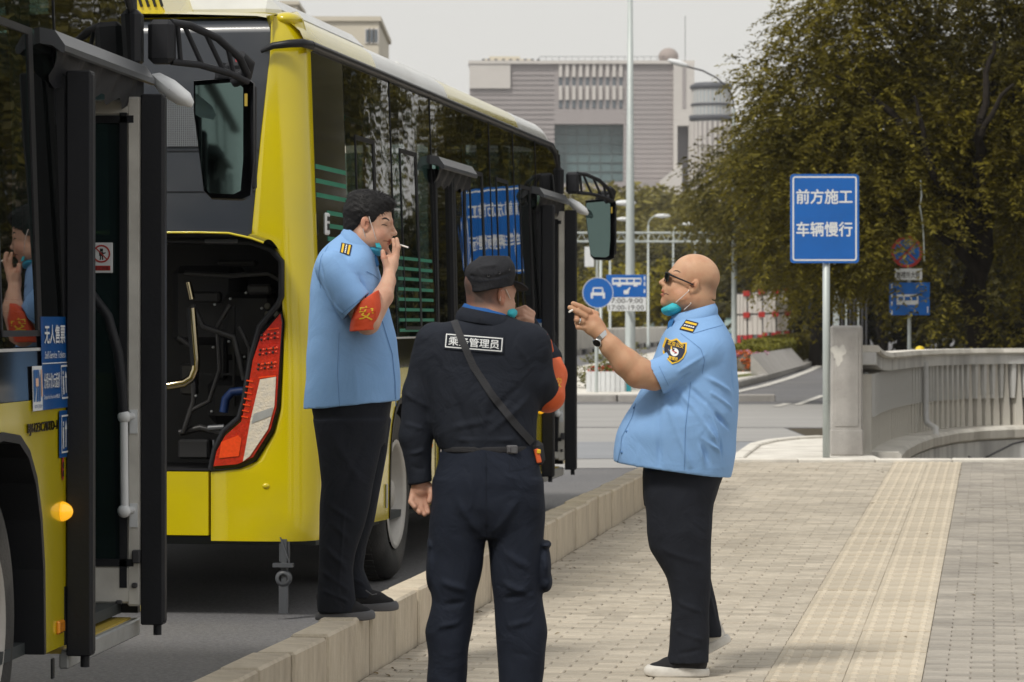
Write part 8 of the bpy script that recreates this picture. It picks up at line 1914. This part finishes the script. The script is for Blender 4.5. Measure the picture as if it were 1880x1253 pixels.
seam(shirt, bS, xz(C_, (1268, 612), (1300, 603), (1325, 597)), .002, M['shirt_dark_seam']); seam(shirt, bS, xz(C_, (1166, 740), (1158, 765), (1140, 800), (1132, 848)), .003, M['shirt_dark_seam'], 'placket'); seam(shirt, bS, xz(C_, (1262, 700), (1252, 780), (1250, 858)), .0018, M['shirt_dark_seam'])
# mask, loops, watch, ring, cigarette
Fm = Field(C_(1208, 592, -.1), C_(1262, 545, .1), .003); Fm.ell(C_(1236, 566, 0), (.052, .080, .033), k=.01, rot=Matrix.Rotation(R(-14), 3, 'Y'))
Fm.half(C_(1228, 559.5), (-.54, 0, 1)); mk, v, q = finish('face_mask', Fm, M['mask_teal'], pc, st(C_, ((1218, 572, -.07), (1245, 566, -.07), .004, .003), ((1220, 577, -.07), (1246, 572, -.07), .004, .003)), .001, 16, 2, 1)
strap_line(pc, [tuple(H3.P(.006, .106, .018)), C_(1262, 535, -.108), C_(1250, 546, -.100), C_(1239, 556, -.082)], .0019); strap_line(pc, [tuple(H3.P(-.005, .100, -.034)), C_(1266, 558, -.105), C_(1254, 569, -.090)], .0019)
wt = bpy.data.objects.new('wrist_watch', None); COL.objects.link(wt); wt.parent = pc
wc = C_(1100, 618, -.263); ad = ax_; e1 = np.cross(ad, yv); e1 /= np.linalg.norm(e1); g = MB(); P_ = []
for i in range(29):
    w = i / 28 * 6.283; P_.append([tuple(wc + ad * t + yv * math.cos(w) * (.041) + e1 * math.sin(w) * .040) for t in (-.010, -.009, .009, .010)])
g.grid(P_, 0, False); P2 = [[tuple(wc + ad * t + yv * math.cos(w) * (.0375) + e1 * math.sin(w) * .037) for t in (.010, -.010)] for w in [i / 28 * 6.283 for i in range(29)]]; g.grid(P2, 0, False); part('watch_band', g, M['steel'], wt)
wf = wc + (-yv * .72 - e1 * -.0 + np.array([-.35, 0, -.55])) * .043; nrm = (wf - wc) / np.linalg.norm(wf - wc)
g = MB(); g.lathe([(.0, -.004), (.0185, -.004), (.020, .002), (.0185, .007), (.0165, .0075)], tuple(wf), tuple(nrm), 28); part('watch_case', g, M['steel'], wt)
g = MB(); g.lathe([(0.0165, .0068), (0, .0069)], tuple(wf), tuple(nrm), 28); part('watch_dial', g, m_l, wt)
g = MB(); a = C_(1062, 589.5, -.284); b = C_(1056, 588, -.288); dd_ = (b - a) / np.linalg.norm(b - a); g.tube([tuple(a), tuple(a + dd_ * .006)], .0145, 16); part('finger_ring', g, M['steel'], pc)
c0 = C_(1056, 566, -.262); dv = C_(1042.5, 573.5, -.318) - c0; ca = thing('cigarette', 'cigarette held out between the fingers of the bald man', 'cigarette', Vector(c0) + pC0)
g = MB(); g.tube([(0, 0, 0), tuple(dv * .3)], .0042, 10); part('filter', g, M['cig_tip'], ca); g = MB(); g.tube([tuple(dv * .3), tuple(dv)], .0042, 10); part('paper', g, M['cig'], ca)
# trousers and shoes
Fp = Field(C_(1165, 1232, -.26), C_(1345, 828, .27), .0052)
Fp.loft([C_.row(832, 1185, 1330, 0, .225), C_.row(870, 1180, 1328, 0, .22), C_.row(905, 1181, 1316, 0, .20), C_.row(930, 1184, 1306, 0, .17)], .02, n=2.3)
NL = [(860, 1180, 1322, -.10, .125), (900, 1179, 1312, -.10, .125), (942, 1184, 1305, -.10, .12), (975, 1185, 1303, -.10, .115), (1005, 1191, 1302, -.10, .108), (1023, 1203, 1302, -.10, .102), (1057, 1221, 1302, -.10, .095), (1090, 1229, 1301, -.10, .088), (1107, 1231, 1300, -.10, .085), (1146, 1228, 1299, -.10, .08), (1184, 1226, 1299, -.10, .076), (1212, 1222, 1299, -.10, .072)]
FL = [(860, 1200, 1331, .10, .12), (890, 1200, 1325, .10, .12), (947, 1215, 1306, .10, .115), (1000, 1225, 1303, .10, .108), (1036, 1238, 1303, .10, .098), (1067, 1246, 1308, .10, .092), (1105, 1260, 1317, .10, .084), (1150, 1268, 1324, .10, .078), (1162, 1272, 1328, .10, .072), (1172, 1277, 1328, .10, .066)]
Fp.loft([C_.row(*r_) for r_ in NL], .012, n=2.2); Fp.loft([C_.row(*r_) for r_ in FL], .012, n=2.2)
strk = st(C_, ((1190, 880, -.22), (1210, 1000, -.2), .014, .005), ((1280, 890, -.22), (1300, 960, -.2), .012, .007), ((1200, 1000, -.2), (1290, 1030, -.19), .014, .006), ((1230, 1095, -.18), (1290, 1120, -.18), .012, .006), ((1235, 1150, -.17), (1290, 1170, -.17), .010, .006), ((1235, 1195, -.17), (1290, 1185, -.17), .009, -.005), ((1300, 1090, .03), (1322, 1150, .03), .010, .007))
finish('trousers', Fp, M['navy'], pc, strk, .003, 4.0, 12.0, 2)
zx = lambda px, py: (C_(px, py)[0], C_(px, py)[2])
shoe(pc, zx(1298, 1237), zx(1181, 1237), -.10, M['shoe_knit'], M['white_sole'], th=.032)
shoe(pc, zx(1345, 1182), zx(1262, 1226), .10, M['white_sole'], M['white_sole'], L=.25, th=.036)

for px, py in ((1163, 748), (1148, 790), (1139, 828)):
    c = Vector(C_(px, py)); hit = bS.ray_cast(Vector((c.x, -1, c.z)), Vector((0, 1, 0)))[0]
    if hit: g = MB(); g.lathe([(0, -.0035), (.0055, -.003), (.0055, .001)], (c.x, hit.y, c.z), (0, 1, 0), 12); part('button', g, M['shirt_dark_seam'], shirt)
